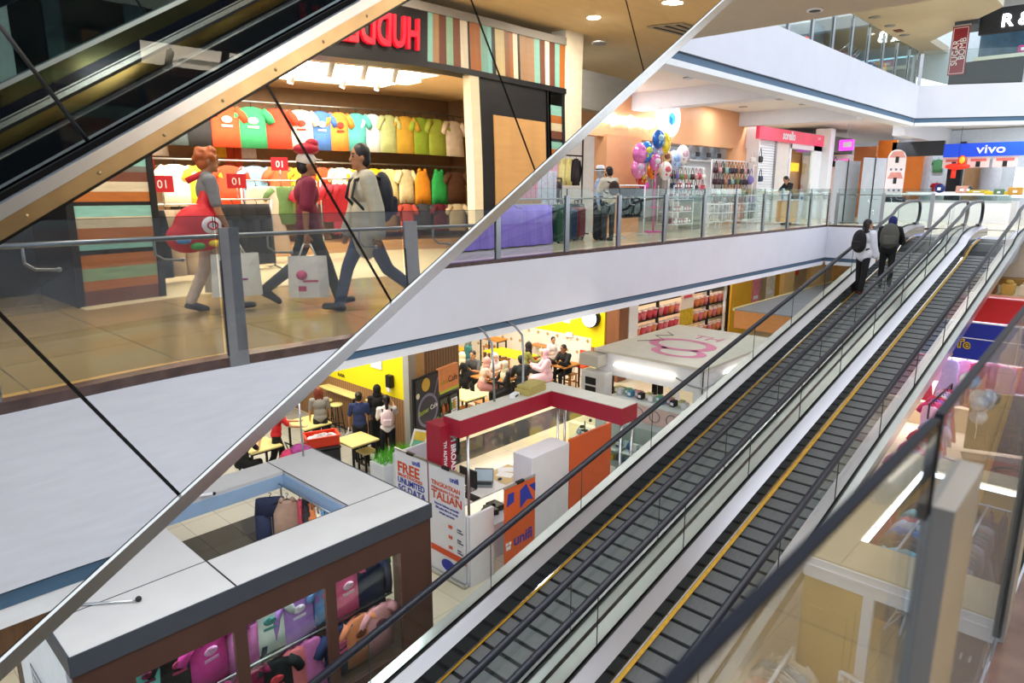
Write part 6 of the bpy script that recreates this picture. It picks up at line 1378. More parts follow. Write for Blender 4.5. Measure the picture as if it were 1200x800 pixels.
struct('wall_dark_portal', MB(DARK).bx((30.9, 8.0, 0), (31.1, 8.15, 3.0)).bx((30.9, 6.36, 2.45), (31.1, 8.15, 3.0)))
struct('wall_pale_shop', MB(mat('#dfeaf6', .6)).bx((36, 3, 0), (36.2, 9.5, 3.7)).use(mat('#2a313c', .5)).bx((35.8, 6.55, 0), (36, 6.75, 3.2)))
BLUES = mat('#1746c8', .4, emit=.45, noise=.02, name='blue_sign')
t = thing('phone_shop_sign', 'long blue shop sign with wide white lettering', 'sign', (31, 3.6, 2.62))
MB(BLUES).bx((30.9, .5, 2.38), (31.05, 6.35, 2.86)).build('sign_box', t); text('lettering', 'vivo', .44, (30.88, 5.3, 2.49), (0, -1, 0), (0, 0, 1), WHITE2, t, .005, 'LEFT', .006, 1.25)
k = MB(mat('#f0d2cc', .5, noise=.1, scale=4, name='pink_phone_poster'))
for i, (ya, yb) in enumerate(((6.35, 5.6), (5.55, 4.85), (4.75, 4.0), (3.8, 3.1), (2.9, 2.2))):
    k = MB(mat('#eecfc8', .5, noise=.1, scale=4)).bx((30.95, yb, 1.98), (30.97, ya, 2.37)); k.use(mat('#d86a62', .5)).bx((30.945, yb+.1, 2.2), (30.95, ya-.1, 2.3)); k.use(BLACK).bx((30.94, (ya+yb)/2-.07, 2.0), (30.95, (ya+yb)/2+.07, 2.2)); tag(k.build('hanging_poster'), 'pink phone poster hanging under the blue sign', 'poster', 'posters under the blue sign')
def counter(lb, x0, x1, y0, y1, h, m=WHITE2, glow=True):
    t = thing('shop_counter', lb, 'counter', ((x0+x1)/2, (y0+y1)/2, 0)); MB(m).bx((x0, y0, 0), (x1, y1, h-.35)).build('base', t); MB(GLASS).bx((x0, y0, h-.35), (x1, y1, h-.04)).build('glass_case', t); MB(WHITE2).bx((x0-.03, y0-.03, h-.04), (x1+.03, y1+.03, h)).build('counter_top', t)
    if glow: MB(mat('#f4f8ff', .4, emit=3, name='counter_led')).bx((x0+.02, y0+.04, h-.07), (x0+.06, y1-.04, h-.05)).build('led_strip', t)
counter('bright white glass counter under the blue sign', 29.6, 30.2, 3.9, 8.2, 1.05); counter('white glass counter behind the bright one', 32.4, 33, 4, 7.8, 1.1)
counter('long pale curved counter to the right of bright one', 28.2, 28.9, -.5, 3.3, 1.0, mat('#e3dedd', .5), False)
t = thing('white_board', 'white screen with black lettering right of the posters', 'board', (31, 2.6, 1.2)); MB(mat('#f8f9fc', .4, emit=.9, name='white_backlit_board')).bx((30.8, .8, .9), (30.85, 4.0, 1.95)).build('panel', t); text('lettering', 'C85 _ _', .42, (30.79, 3.7, 1.45), (0, -1, 0), (0, 0, 1), BLACK, t, .003)
for i, (px, py, c, lb, w_, h_) in enumerate([(1096, 197, '#5f9a6c', 'green T-shirt on display behind the counter', 0, 0), (1094, 225, '#b8253a', 'red patterned top low behind the counter', 0, 0)]):
    p = PX(px, py, 35.5); garment('tee', lb, (35.9, p.y, p.z+.45), pi/2, c, None, True, .95 if i == 0 else .8)
t = thing('red_lantern_sign', 'red and yellow hanging lantern sign in front of the phone shop', 'sign', PX(1122, 195, 30.5)); k = MB(mat('#e8341c', .5, emit=.3)).ball((0, 0, 0), (.2, .42, .12), 14, 8); k.ball((0, -.12, .2), (.14, .14, .2), 12, 8); k.use(mat('#f4b82a', .5, emit=.3)).ball((-.07, -.13, .22), (.1, .1, .14), 10, 7); k.use(mat('#e8341c', .5, emit=.3)).cyl((0, .1, -.08), (0, .1, -.42), .08); k.build('lantern', t, world=False); MB(BLACK).cyl((0, 0, .3), (0, 0, 2.3), .006, n=4).build('wire', t, world=False)
for i, (px, py, h, w_, c, lb) in enumerate([(1117, 210, 1.5, .5, '#1d1e24', 'dark tall panel behind the lantern sign'), (1143, 205, 1.3, .8, '#d2a878', 'tan panel behind the counter'), (1163, 205, 1.2, .9, '#b9bcc2', 'grey round column behind the counter'), (1080, 195, 1.7, .7, '#cfe0f0', 'pale blue poster at the left of green shirt')]):
    p = PX(px, py, 34); k = MB(mat(c, .5, noise=.1))
    if i == 2: k.cyl((33.6, p.y, 0), (33.6, p.y, p.z+h/2), w_/2*.8, n=20)
    else: k.bx((34, p.y-w_/2, 0), (34.06, p.y+w_/2, p.z+h/2))
    tag(k.build(['tall_panel', 'tan_panel', 'round_column', 'pale_poster'][i]), lb, ['panel', 'panel', 'column', 'poster'][i])
for i, (px, py, c, d, lb) in enumerate([(1101, 224, '#1b2a6a', (.25, .36, .34), 'navy bundle on the bright counter'), (1145, 226, '#b8a02c', (.25, .7, .12), 'yellow goods on the bright counter'), (1135, 225, '#1a1b20', (.25, .3, .26), 'black helmet-like bag on the bright counter'), (1128, 222, '#cf9a86', (.25, .4, .26), 'peach box on the bright counter'), (1190, 226, '#c8923e', (.25, .4, .26), 'tan carton on the pale counter'), (1170, 228, '#d8c02a', (.2, .8, .12), 'yellow strip sign on the pale counter'), (1172, 219, '#5c7a64', (.25, .3, .2), 'grey-green box beside the white screen')]):
    x = 29.9 if px < 1160 else 28.5; p = PX(px, py, x); top = 1.05 if px < 1160 else 1.0; k = MB(mat(c, .5, noise=.2, scale=8))
    (k.ball((x, p.y, top+d[2]/2), (d[0]/2, d[1]/2, d[2]/2), 12, 8) if i in (0, 2) else k.rbox((x, p.y, top+d[2]/2), d, .03)); k.use(WHITE2).box((x-d[0]/2-.003, p.y, top+d[2]*.45), (.004, d[1]*.3, d[2]*.3))
    tag(k.build(['cloth_bundle', 'yellow_goods', 'black_bag', 'peach_box', 'carton', 'yellow_sign', 'green_box'][i]), lb, ['bundle', 'goods', 'bag', 'box', 'box', 'sign', 'box'][i])
# pink corridor shop behind the banner backs
struct('wall_pink_shop', MB(mat('#f2e6ee', .5, emit=.0)).bx((33, 10.5, 0), (40, 12.4, 2.7)).use(mat('#e58ac4', .5, emit=.5)).bx((32.95, 10.4, 2.2), (33, 11.4, 2.5)).bx((32.95, 10.4, 0), (33, 10.6, 2.5)).use(mat('#6d6a66', .6)).bx((30.4, 10.6, 2.75), (34, 13, 3.4)))
t = thing('hanging_sign', 'small purple lit sign hanging under the grey bulkhead', 'sign', PX(992, 170, 30.3)); k = MB(mat('#c93fd0', .4, emit=1.2)).box((0, 0, 0), (.1, .55, .42)); k.use(WHITE2).box((-.055, -.05, .02), (.01, .32, .2)); k.build('sign_box', t, world=False); MB(STEEL2).cyl((0, 0, .2), (0, 0, 1.25), .012).build('hanger', t, world=False)
for i, (px, py) in enumerate([(971, 186), (979, 192)]):
    p = PX(px, py, 32.9); tag(MB(BLACK).rbox((32.85, p.y, p.z), (.1, .3, .25), .06).tube([(32.85, p.y-.1, p.z+.1), (32.85, p.y, p.z+.3), (32.85, p.y+.1, p.z+.1)], .02, 5).build('wall_handbag'), ['upper black handbag on the pink shop wall', 'lower black handbag on the pink shop wall'][i], 'bag')
# ================================================================== second floor
U2 = []
for i in range(13): U2.append((11+1.45*i, 6.9))
railing('glass_railing', 'glass railing with steel posts along the upper-floor edge', [q for q in U2 if q[0] < 28]+[(28.0, 6.9)], 4.7, 1.15, 1.05, 0, (0, 1, 0), hooks=False)
railing('glass_railing', 'glass railing in front of the dark upper counter at right', [(28.1, 6.8), (29.6, 4.0), (31.1, 1.25), (32.6, -1.5)], 4.7, 1.15, 1.05, 0, (1, .5, 0), hooks=False)
def upper():
    p = PY(930, 26, 10.5)
    t = thing('lit_shop_sign', 'bright white letters over the upper-floor shop front', 'sign', (22, 10.5, 7.0)); MB(mat('#20262c', .5)).bx((18.2, 10.5, 6.55), (29, 10.7, 7.3)).build('sign_board', t)
    text('lettering', '2 JUBILEE', .62, (23.6, 10.49, 6.78), (-1, 0, 0), (0, 0, 1), SIGN, t, .02, 'CENTER', .02) if False else text('lettering', '2  33JI8UC', .6, (18.6, 10.48, 6.72), (1, 0, 0), (0, 0, 1), SIGN, t, .02, 'LEFT', .012)
    text('lettering', 'CM', .6, (23.5, 10.48, 6.85), (1, 0, 0), (0, 0, 1), SIGN, t, .02, 'LEFT', .012)
    t2 = thing('glazed_shopfront', 'white-framed glass shop front behind the upper railing', 'shop', (22, 10.7, 4.7)); k = MB(WHITE2)
    for x in (18.3, 20.3, 22.0): k.bx((x, 10.6, 4.7), (x+.35, 10.8, 6.55))
    k.bx((18, 10.6, 4.7), (23, 10.7, 5.0)); k.build('frame', t2); MB(mat('#5a6870', .2, noise=.4, scale=2.5, name='dim_shop_interior')).bx((10, 10.9, 4.7), (34, 11.0, 6.6)).build('interior_panel', t2)
    MB(mat('#58e0d8', .4, emit=3, name='cyan_led')).bx((19.5, 10.58, 6.2), (27, 10.6, 6.26)).build('led_strip', t2)
    k = MB(mat('#9fb8b4', .4)).tube([(27+.7*cos(2*pi*q/24), 10.4, 5.9+.7*sin(2*pi*q/24)) for q in range(24)], .07, 7, True); tag(k.build('ring_decor'), 'large pale ring decoration behind the upper railing', 'decoration')
    tag(MB(mat('#e8342c', .4, emit=1.5)).bx((26.7, 10.3, 5.9), (26.95, 10.35, 6.6)).build('red_sign'), 'small red glowing vertical sign on the upper floor', 'sign')
    for i, (x, c, w_, h) in enumerate([(23.2, '#c8ccd4', 1.2, 1.0), (25.2, '#8a90a8', .9, .9), (25.9, '#e8eaf2', .5, .8), (27.6, '#5a2c36', 1.4, 1.3), (29.2, '#4a3038', 1.2, 1.2), (30.6, '#2f3a40', 1.0, 1.3), (31.8, '#c8962a', .8, 1.5)]):
        k = MB(mat(c, .5, noise=.3, scale=6)).rbox((x, 9.3, 4.7+h/2), (w_, .5, h), .03); k.use(DARK).box((x, 9.04, 4.7+h*.55), (w_*.8, .02, .05)); k.box((x, 9.04, 4.7+h*.3), (w_*.8, .02, .05))
        tag(k.build('display_stand'), ['pale display unit', 'blue-grey display unit', 'white display unit', 'dark red clothes display', 'plum clothes display', 'dark green display unit', 'mustard yellow display unit'][i]+' behind the upper railing', 'display')
    for i in range(6):
        tag(MB(STEEL2).tube([(27+.3*i, 9.2, 6.0+.15*sin(i)), (27.3+.3*i, 9.0, 6.25), (27.6+.3*i, 9.2, 6.0)], .02, 5).build('hanger_bar'), 'silver hanger bar above the dark red clothes display', 'hanger', 'hanger bars on the upper floor')
upper()
t = thing('upper_shop', 'dark grey shop corner with glowing white letters on the upper floor', 'shop', (33, 5, 4.7))
GD = mat('#474d55', .5, noise=.05, name='dark_grey_shop_board')
X0_, Y0_ = 33.2, 6.2
MB(mat('#23282d', .45, name='black_counter_front')).bx((33, -1.5, 4.7), (33.2, 6.95, 6.05)).build('counter_front', t); MB(mat('#d9dcd0', .5)).bx((32.9, -1.5, 6.05), (33.4, 6.2, 6.18)).build('counter_top', t)
k = MB(GD).bx((33, 6.2, 7.42), (34.6, 6.98, 8.6)); k.build('corner_box', t); k = MB(mat('#15171a', .5)).bx((33.3, -2.5, 7.05), (33.5, 6.2, 7.95)); k.build('sign_band', t)
text('lettering', 'R & B', .62, (33.27, 5.5, 7.25), (0, -1, 0), (0, 0, 1), SIGN, t, .02, 'LEFT', .015)
MB(mat('#4f6f86', .3, noise=.4, scale=2)).bx((36, -3, 5.5), (36.1, 6.6, 8.6)).build('interior_panel', t); MB(mat('#a0d8f4', .4, emit=3)).bx((35.8, -2, 6.95), (35.9, 5, 7.0)).build('led_strip', t)
a = PX(1126, 36, 32.4); 
t = thing('hanging_banner', 'tall dark red banner with white vertical lettering beside the corner box', 'banner', (32.3, 5.9, 6.2)); BR = mat('#8c1a26', .5, noise=.05)
MB(BR).prism([(32.92, 7.0, 5.6), (32.92, 6.42, 5.6), (32.92, 6.42, 7.4), (32.92, 7.0, 7.4)], (.03, 0, 0)).build('banner_sheet', t)
k = MB(WHITE2)
for (y0, y1, z0, z1) in ((6.46, 6.475, 5.65, 7.35), (6.945, 6.96, 5.65, 7.35), (6.46, 6.96, 5.65, 5.665), (6.46, 6.96, 7.335, 7.35)): k.bx((32.912, y0, z0), (32.92, y1, z1))
k.build('banner_border', t); text('lettering', 'SUGAR', .3, (32.91, 6.72, 5.95), (0, 0, 1), (0, 1, 0), WHITE2, t, .003); text('lettering', 'BOMB', .3, (32.91, 6.5, 6.15), (0, 0, 1), (0, 1, 0), WHITE2, t, .003); MB(STEEL2).bx((32.9, 6.4, 7.4), (32.96, 7.02, 7.45)).build('top_rail', t)
for i, (y, z, c) in enumerate([(4.6, 6.12, '#c23a8c'), (3.9, 6.12, '#2a66d0'), (3.2, 6.12, '#d0d4da'), (2.0, 6.12, '#3a8a8c'), (1.4, 6.12, '#e2c02a')]): 
    k = MB(mat(c, .5, noise=.2, scale=9)).rbox((33.15, y, z+.2), (.3, .4, .28), .04); k.use(WHITE2).box((32.99, y, z+.2), (.02, .2, .1)); tag(k.build('counter_item'), '%s item on the upper counter' % ['magenta', 'blue', 'grey', 'teal', 'yellow'][i], 'goods')
tag(MB(mat('#eaf4fa', .4, emit=1.4, name='bright_poster')).prism([(36, 8.9, 4.75), (36, 6.6, 4.75), (36, 6.6, 5.3), (36, 8.9, 6.1)], (.05, 0, 0)).build('lit_poster_wall'), 'bright backlit poster wall left of the red banner', 'poster')
# ================================================================== two women on the left moving walkway
q = PZ(1008, 342, -.9); x = 15.1; zf = zat(x)+.012
t, i = person('person with long black hair and white shirt riding the left moving walkway', (x, 4.28, zf), radians(-22), h=1.50, shirt='#dfe2ee', sleeve=1, pants='#141416', hair='long', head=(-32, 0), legs=((4, 2), (-6, 4)), arms=((5, 6, 12), (8, 6, 15)), loose=.03, coat=.06, shoe='#5a2a24', vox=.011)
backpack('black backpack on the woman in the white shirt', t, i, '#17171a', (.15, .28, .42))
x = 15.65; zf = zat(x)+.012
t, i = person('person in navy headscarf and black clothes riding the left moving walkway', (x, 3.98, zf), radians(12), h=1.44, shirt='#17171b', sleeve=1, pants='#131316', hijab='#1b2360', head=(-25, 15), arms=((8, 8, 15), (42, 14, 22)), loose=.035, coat=.05, lean=8, vox=.011)
backpack('grey backpack worn by the woman in navy headscarf', t, i, '#54544e', (.17, .32, .46))
# ================================================================== near-side clothes shop (seen in the mirror steel)
def RV(px, py, v): p = PY(px, py, v); return Vector((p.x, 4.7-p.y, p.z))      # mirror image -> real place
SF = -3.1
TEAL, BRN, ORB, CRM, BLK, TAN = '#7fb5ad', '#6b4030', '#a8642c', '#c9bfa4', '#15161a', '#9c7b5c'
seq = [(BRN, .16), (ORB, .10), ('#7f9a72', .13), (ORB, .14), (BLK, .05), (TEAL, .11), (ORB, .11), (CRM, .11), (TEAL, .11), (BLK, .04), (ORB, .1), (CRM, .1), (BRN, .1), ('#6a6a66', .06), (TEAL, .1), (BRN, .12), (CRM, .12), (ORB, .12), (TEAL, .12), (BLK, .05), (BRN, .12), (CRM, .12), (ORB, .12), (TEAL, .15)]
def striped_column(name, x0, x1, y0, y1, ztop):
    m = MB(); z = 0
    for c, h in seq:
        if z >= ztop: break
        m.use(mat(c, .5, noise=.15, scale=6, stretch=(1, 1, 5))).bx((x0, y0, z), (x1, y1, min(z+h, ztop))); z += h
    m.use(mat(BLK, .5)).bx((x0-.02, y0-.02, 0), (x0+.05, y1+.012, ztop)); m.bx((x1-.05, y0-.02, 0), (x1+.02, y1+.012, ztop)); m.bx((x0+.0, y1, 0), (x0+.05, y1+.012, ztop))
    return struct(name, m)
striped_column('wall_striped_column', 2.0, 2.85, SF-1.4, SF+.05, 2.85)
m = MB(mat('#34353a', .6, noise=.3, scale=5, stretch=(6, 1, .3))).bx((-6, SF-1.6, 0), (2.0, SF-1.45, 2.85)); struct('wall_dark_curtain', m)
m = MB(mat(BLK, .4)).bx((-2, SF-.3, 2.82), (6.73, SF, 3.5)); m.use(mat('#8c8a86', .5)).bx((-2, SF-.3, 3.5), (9.6, SF+.02, 3.62))
fc = [TEAL, TAN, BRN, '#8fb8a0', '#7a4a34', '#e4dcc8', BLK, ORB, TEAL, '#7fc4c4', BLK, '#c9b98a', '#8a5a38', ORB, '#e4dcc8', BLK, TAN, '#9a7a60', TEAL, '#6a4434', '#e4dcc8', BRN, TEAL, ORB]
fx = [6.73, 6.83, 6.95, 7.09, 7.22, 7.36, 7.5, 7.54, 7.74, 7.87, 7.95, 8.02, 8.21, 8.32, 8.40, 8.50, 8.55, 8.70, 8.86, 8.98, 9.1, 9.2, 9.33, 9.45, 9.58]
for c, a, b_ in zip(fc, fx[:-1], fx[1:]): m.use(mat(c, .5, noise=.14, scale=4, stretch=(5, 1, .4))).bx((a, SF-.3, 2.84), (b_, SF, 3.5))
m.use(mat(BLK, .4)).bx((-2, SF-.3, 2.76), (9.6, SF+.03, 2.84)); struct('wall_shop_sign_band', m)
t = thing('shop_sign', 'red script letters on the black band of the striped clothes shop', 'sign', (5, SF, 3.1))
RS = mat('#d8182c', .4, emit=.7, name='red_sign_letter')
text('lettering', 'HUDDLLIH', .56, (6.55, SF+.03, 2.97), (-1, 0, 0), (0, 0, 1), RS, t, .03, 'LEFT', .012, .66)
m = MB(mat('#e8dcc0', .6)).bx((7.5, SF-.12, 0), (7.66, SF+.02, 2.76)); m.use(mat(BLK, .45)).bx((7.66, SF-.15, 0), (9.1, SF, 2.76)); m.use(mat('#c79c66', .5, noise=.12, scale=3, stretch=(1, 1, .2), name='pale_wood_panel')).bx((7.92, SF-.02, 0), (9.05, SF+.02, 2.28)); struct('wall_wood_panel_front', m)
striped_column('wall_striped_column', 9.15, 9.55, SF-.6, SF, 2.76)
struct('wall_next_shop', MB(mat('#efe6d2', .6)).bx((9.6, SF-.3, 0), (10.1, SF, 3.75)).use(mat('#8d8f90', .6)).bx((10.1, SF-.3, 2.6), (14, SF, 3.2)).use(mat('#dfe9f0', .5)).bx((10.1, SF-2.6, 0), (16, SF-2.5, 3.7)))
tag(MB(mat('#ffffff', .4, emit=2.5)).lathe([(.45, 0), (.12, .22), (.03, .28), (0, .28)], (11.6, SF-1.2, 2.2)).use(BLACK).cyl((11.6, SF-1.2, 2.48), (11.6, SF-1.2, 3.7), .01).build('pendant_lamp'), 'white pendant lamp in the shop beside the wooden panel', 'lamp')
SHOPC = mat('#e2c6a0', .7, noise=.03, name='warm_shop_ceiling')
struct('ceiling_clothes_shop', MB(SHOPC).bx((2, -7.4, 3.0), (11, SF-.3, 3.1)))
struct('wall_clothes_back', MB(mat('#8c7258', .6, noise=.1)).bx((1.5, -7.5, 0), (12, -7.35, 3.1)).use(stripes_mat('brown_ribbed_wall', [(0, '#9a7a5a'), (.6, '#6d5240')], .09, 1)).bx((2.6, -7.35, 0), (2.75, SF-1.3, 3.0)).use(mat('#8c7258', .6)).bx((11, -7.4, 0), (11.1, SF-.2, 3.0)))
struct('floor_shop_bright', MB(mat('#eadcb4', .25, noise=.03, name='bright_shop_floor')).bx((2.0, -7.4, 0), (11, SF+.25, .006)))
tag(MB(mat('#fff2d8', .4, emit=5, name='cove_glow')).bx((4.2, -5.6, 2.93), (8.4, -5.2, 2.97)).build('cove_light'), 'long glowing light strip in the clothes shop ceiling', 'light')
k0 = MB(DARK)
for y in (-3.9, -4.6): tag(MB(BLACK).bx((3, y-.02, 2.94), (8, y+.02, 2.98)).build('track_rail'), 'black spotlight track on the clothes shop ceiling', 'light track', 'spotlight tracks')
sp = None
for i, (x, y) in enumerate([(4.2, -3.9), (4.9, -3.9), (5.6, -3.9), (6.2, -3.9), (6.8, -3.9), (3.8, -4.6), (4.6, -4.6), (5.4, -4.6), (6.3, -4.6), (7.0, -4.6)]):
    if sp is None:
        sp = thing('spotlight', 'white tubular spotlight on the shop ceiling track', 'spotlight', (x, y, 2.94), 0, 'track spotlights'); MB(WHITE2).cyl((0, 0, 0), (0, 0, -.06), .015).build('stem', sp, world=False)
        MB(WHITE2).cyl((0, 0, -.05), (-.05, -.04, -.28), .045).build('barrel', sp, world=False); MB(LED).cyl((-.051, -.041, -.281), (-.052, -.042, -.285), .04).build('lens', sp, world=False)
    else: dup(sp, (x, y, 2.94))
def wall_rail(z, x0, x1, y, lb): 
    tag(MB(STEEL2).tube([(x0, y, z), (x1, y, z)], .016, 6).build('wall_rail'), lb, 'rail')
BY = -6.55
wall_rail(2.62, 4.0, 10.6, BY, 'upper steel rail of shirts along the shop back wall'); wall_rail(1.66, 4.0, 10.6, BY, 'middle steel rail of shirts along the shop back wall'); wall_rail(.98, 4.0, 10.6, BY, 'lowest steel rail of shirts along the shop back wall')
UP = [('#5a6a72', 'slate'), ('#2b2c30', 'black'), ('#e0502c', 'orange-red'), ('#38a06a', 'green'), ('#c8442c', 'red'), ('#e9e2d4', 'white and red'), ('#4a78c8', 'blue and white'), ('#e08a3c', 'orange and white'), ('#4fa8a4', 'teal'), ('#dfe6f4', 'pale blue-white'), ('#b9c48a', 'sage'), ('#c8a03a', 'mustard'), ('#9ab83c', 'lime'), ('#a8b84a', 'olive lime'), ('#ecdcd0', 'cream')]
for i, (c, n) in enumerate(UP): garment('tee', '%s shirt on the upper rail of the clothes shop' % n, (4.5+.42*i, BY, 2.61), pi+random.uniform(-.25, .25), c, 'shirts on the upper shop rail', True, 1.12, '#c83a2c' if n in ('white and red', 'orange and white') else ('#e8e8ea' if n in ('blue and white', 'orange-red', 'green') else None))
MI = [('#e8e2d8', 'white'), ('#f0c83a', 'yellow'), ('#d84a2c', 'orange-red'), ('#7fb0d8', 'sky blue'), ('#e8603a', 'coral'), ('#e0c02c', 'golden'), ('#d8502c', 'vermilion'), ('#efe6d0', 'ivory'), ('#f0c020', 'bright yellow'), ('#eab81c', 'deep yellow'), ('#ead9a0', 'pale cream'), ('#e8dcb0', 'cream'), ('#e8962a', 'orange'), ('#2fae58', 'green'), ('#5c3a28', 'brown striped')]
for i, (c, n) in enumerate(MI): garment('vest' if n in ('green', 'orange') else 'tee', '%s shirt on the middle rail of the clothes shop' % n, (4.5+.42*i, BY, 1.65), pi+random.uniform(-.25, .25), c, 'shirts on the middle shop rail', True, 1.1, '#c83a2c' if n == 'vermilion' else None)
LO = [('#a83440', 'dark red'), ('#38a0b4', 'turquoise'), ('#a87a48', 'tan'), ('#8a6a44', 'brown'), ('#b0483a', 'brick'), ('#3a3c44', 'charcoal'), ('#6d2434', 'wine'), ('#d8c8a8', 'sand')]
for i, (c, n) in enumerate(LO): garment('tee', '%s shirt on the lowest rail of the clothes shop' % n, (7.3+.42*i, BY+.15, .98), pi+random.uniform(-.2, .2), c, 'shirts on the lowest shop rail', True, .95, '#e8d84a' if n == 'turquoise' else None)
tag(MB(mat('#c89a6a', .5, noise=.1)).bx((4.2, -7.2, 0), (10.8, -6.2, .2)).build('wood_plinth'), 'low wooden plinth along the shop back wall', 'plinth')
for i in range(12):
    c = [('#e8dcb0', 'cream'), ('#e0a03a', 'amber'), ('#3a4654', 'dark blue'), ('#6d7886', 'grey'), ('#d8502c', 'red'), ('#e8e4e0', 'white')][(i*5) % 6]
    garment('tee' if i % 2 else 'shorts', '%s child garment on the side rails of the clothes shop' % c[1], (3.0+.0, -4.75-.2*i, [2.15, 1.65][i % 2]), pi/2, c[0], 'child garments on the side rails', True, .7)
for z in (2.16, 1.66): tag(MB(STEEL2).tube([(3.0, -4.6, z), (3.0, -7.2, z)], .014, 6).build('side_rail'), 'side rail of child garments near the ribbed wall', 'rail', 'side rails')
for i in range(12):
    c = [('#2c3444', 'navy'), ('#e8dcc0', 'cream'), ('#3a4250', 'slate'), ('#e4b83a', 'yellow'), ('#c8502c', 'rust'), ('#dfe2e6', 'white')][i % 6]
    garment(['pants', 'tee'][i % 2], '%s garment on the back left rails of clothes shop' % c[1], (3.3+.24*i, -7.1, [1.55, 2.2][(i//3) % 2]), pi, c[0], 'garments on the back left rails', True, .72)
for z in (1.56, 2.21): tag(MB(STEEL2).tube([(3.1, -7.12, z), (6.2, -7.12, z)], .014, 6).build('back_rail'), 'back rail of child garments left of the shirts', 'rail', 'back rails')
def floor_rack(lb, x0, x1, y, h, items, grp, sign=None):
    frame_rack('clothing_rack', lb, x0, x1, y, h, STEEL2, .016)
    n = len(items)
    for i, (kd, c, l, sc) in enumerate(items): garment(kd, l, (x0+.12+(x1-x0-.24)*(i+.5)/n, y, h-.015), pi+random.uniform(-.35, .35), c, grp, True, sc)
    if sign:
        t = thing('price_sign', sign, 'sign', ((x0+x1)/2, y, h)); MB(STEEL2).cyl((0, 0, 0), (0, 0, .16), .008).build('stem', t, world=False); MB(mat('#c01f2c', .5)).box((0, 0, .25), (.26, .012, .2)).build('red_card', t, world=False)
        text('lettering', '10', .14, (.07, .008, .2), (-1, 0, 0), (0, 0, 1), WHITE2, t, .002, world=False)
floor_rack('low steel rack of beige trousers near the striped column', 2.95, 3.75, -4.1, 1.0, [('pants', '#20242c', 'dark jeans at the left of the low steel rack', .95), ('pants', '#d2bfa8', 'beige trousers on the low steel rack', .95), ('pants', '#cbb49c', 'tan trousers on the low steel rack', .95)], 'trousers on the low rack', 'red price sign above the rack of beige trousers')
floor_rack('steel rack of dark jeans in the middle of clothes shop', 4.1, 5.0, -4.7, 1.05, [('pants', '#23262e', 'dark jeans on the middle rack', 1.0)]*4, 'dark jeans on the middle rack', 'red price sign above the dark jeans')
floor_rack('tall steel rack of beige dresses and green tops', 4.9, 6.1, -5.3, 1.32, [('dress', '#d6bfae', 'pale beige dress on the tall shop rack', 1.0), ('dress', '#cbb2a2', 'rosy beige dress on the tall shop rack', 1.0), ('tee', '#5a7a4a', 'green top on the tall shop rack', 1.0), ('tee', '#6d7a4a', 'olive top on the tall shop rack', 1.0), ('tee', '#a8243a', 'crimson top on the tall shop rack', 1.0)], 'garments on the tall shop rack', 'red price sign above the beige dresses')
floor_rack('steel rack of crimson shirts beside the walking man', 6.0, 6.8, -5.0, 1.35, [('tee', '#a81c30', 'crimson shirt on the rack behind the walking man', 1.0)]*4, 'crimson shirts on the rack')
# three shoppers walking past
q = Vector((2.82, -1.7, 0)); t, i = person('person with red curly hair, grey T-shirt and big red sling bag', q, radians(15), h=1.55, shirt='#6d6f74', pants='#cdb8a2', hair='curly', hairc='#a3552a', legs=((14, 6), (-10, 14)), arms=((8, 6, 12), (5, 8, 12)), skin=SKIN2, vox=.01, shoe='#3a342e')
b_ = thing('sling_bag', 'large red patterned sling bag with a white emblem', 'bag', i['world'](i['tor'](-.12, .16, .0))); RB = mat('#c8202c', .6, noise=.15, scale=9)
k = MB(RB); k.ball((0, 0, 0), (.25, .12, .22), 14, 10); k.ball((-.12, 0, -.08), (.2, .11, .15), 12, 8); k.limb((.05, -.02, .15), (.1, -.04, .34), .08, .05); link_mesh('bag_body', remesh(k, .014, 3), RB, b_)
k = MB(RB).tube([(.1, -.04, .3), (.16, -.08, .42), (.14, -.14, .5), (.0, -.2, .42)], .03, 8); k.build('strap', b_, world=False); k = MB(WHITE2).ball((.05, .115, .03), (.09, .02, .08), 12, 8); k.use(RB).tube([(.05+.045*cos(q*pi/8), .137, .03+.035*sin(q*pi/8)) for q in range(17)], .008, 5); k.build('emblem', b_, world=False)
for c, dx, dz in (('#5a9ad8', -.2, -.1), ('#3fa04a', -.08, -.16), ('#e8c83a', .08, -.14)): MB(mat(c, .6)).ball((dx, .1, dz), (.07, .03, .035), 8, 6).build('printed_patch', b_, world=False)
carrier('white printed carrier bag in the red-haired shopper left hand', i['world'](i['hand'][0]), radians(195)+.1, '#e4e0d2', .42, .42, .12, '#9a2a80'); carrier('white printed carrier bag in the red-haired shopper right hand', i['world'](i['hand'][1]), radians(195), '#e0dccb', .36, .42, .1, '#c06a78')
t, i = person('person with white cap and maroon shirt walking with a carrier bag', (3.62, -1.42, 0), radians(20), h=1.56, shirt='#6d1a34', pants='#2c302c', hair='short', cap='#d0c6b8', legs=((22, 6), (-20, 30)), arms=((-12, 8, 10), (15, 8, 15)), skin=SKIN2, vox=.01, loose=.02, shoe='#201c1a')
hb = i['world'](i['head']); tag(MB(mat('#b01c34', .6, noise=.2, scale=14)).ball(hb+Vector((0, 0, .15)), (.13, .11, .06), 12, 8).ball(hb+Vector((.05, .02, .2)), (.07, .06, .05), 10, 7).build('red_bundle'), 'crimson cloth bundle above the white cap', 'bundle')
carrier('white printed carrier bag held by the maroon-shirted shopper', i['world'](i['hand'][0]), radians(215), '#ded8ce', .38, .42, .12, '#c0406a')
t, i = person('person with dark hair and long pale grey shirt walking past shop', (3.86, -.75, 0), radians(200), h=1.63, shirt='#a9a492', sleeve=1, pants='#2f3a52', hair='short', legs=((26, 10), (-24, 28)), arms=((10, 6, 12), (-14, 6, 14)), skin=SKIN2, vox=.01, loose=.03, coat=.16, shoe='#15151a')
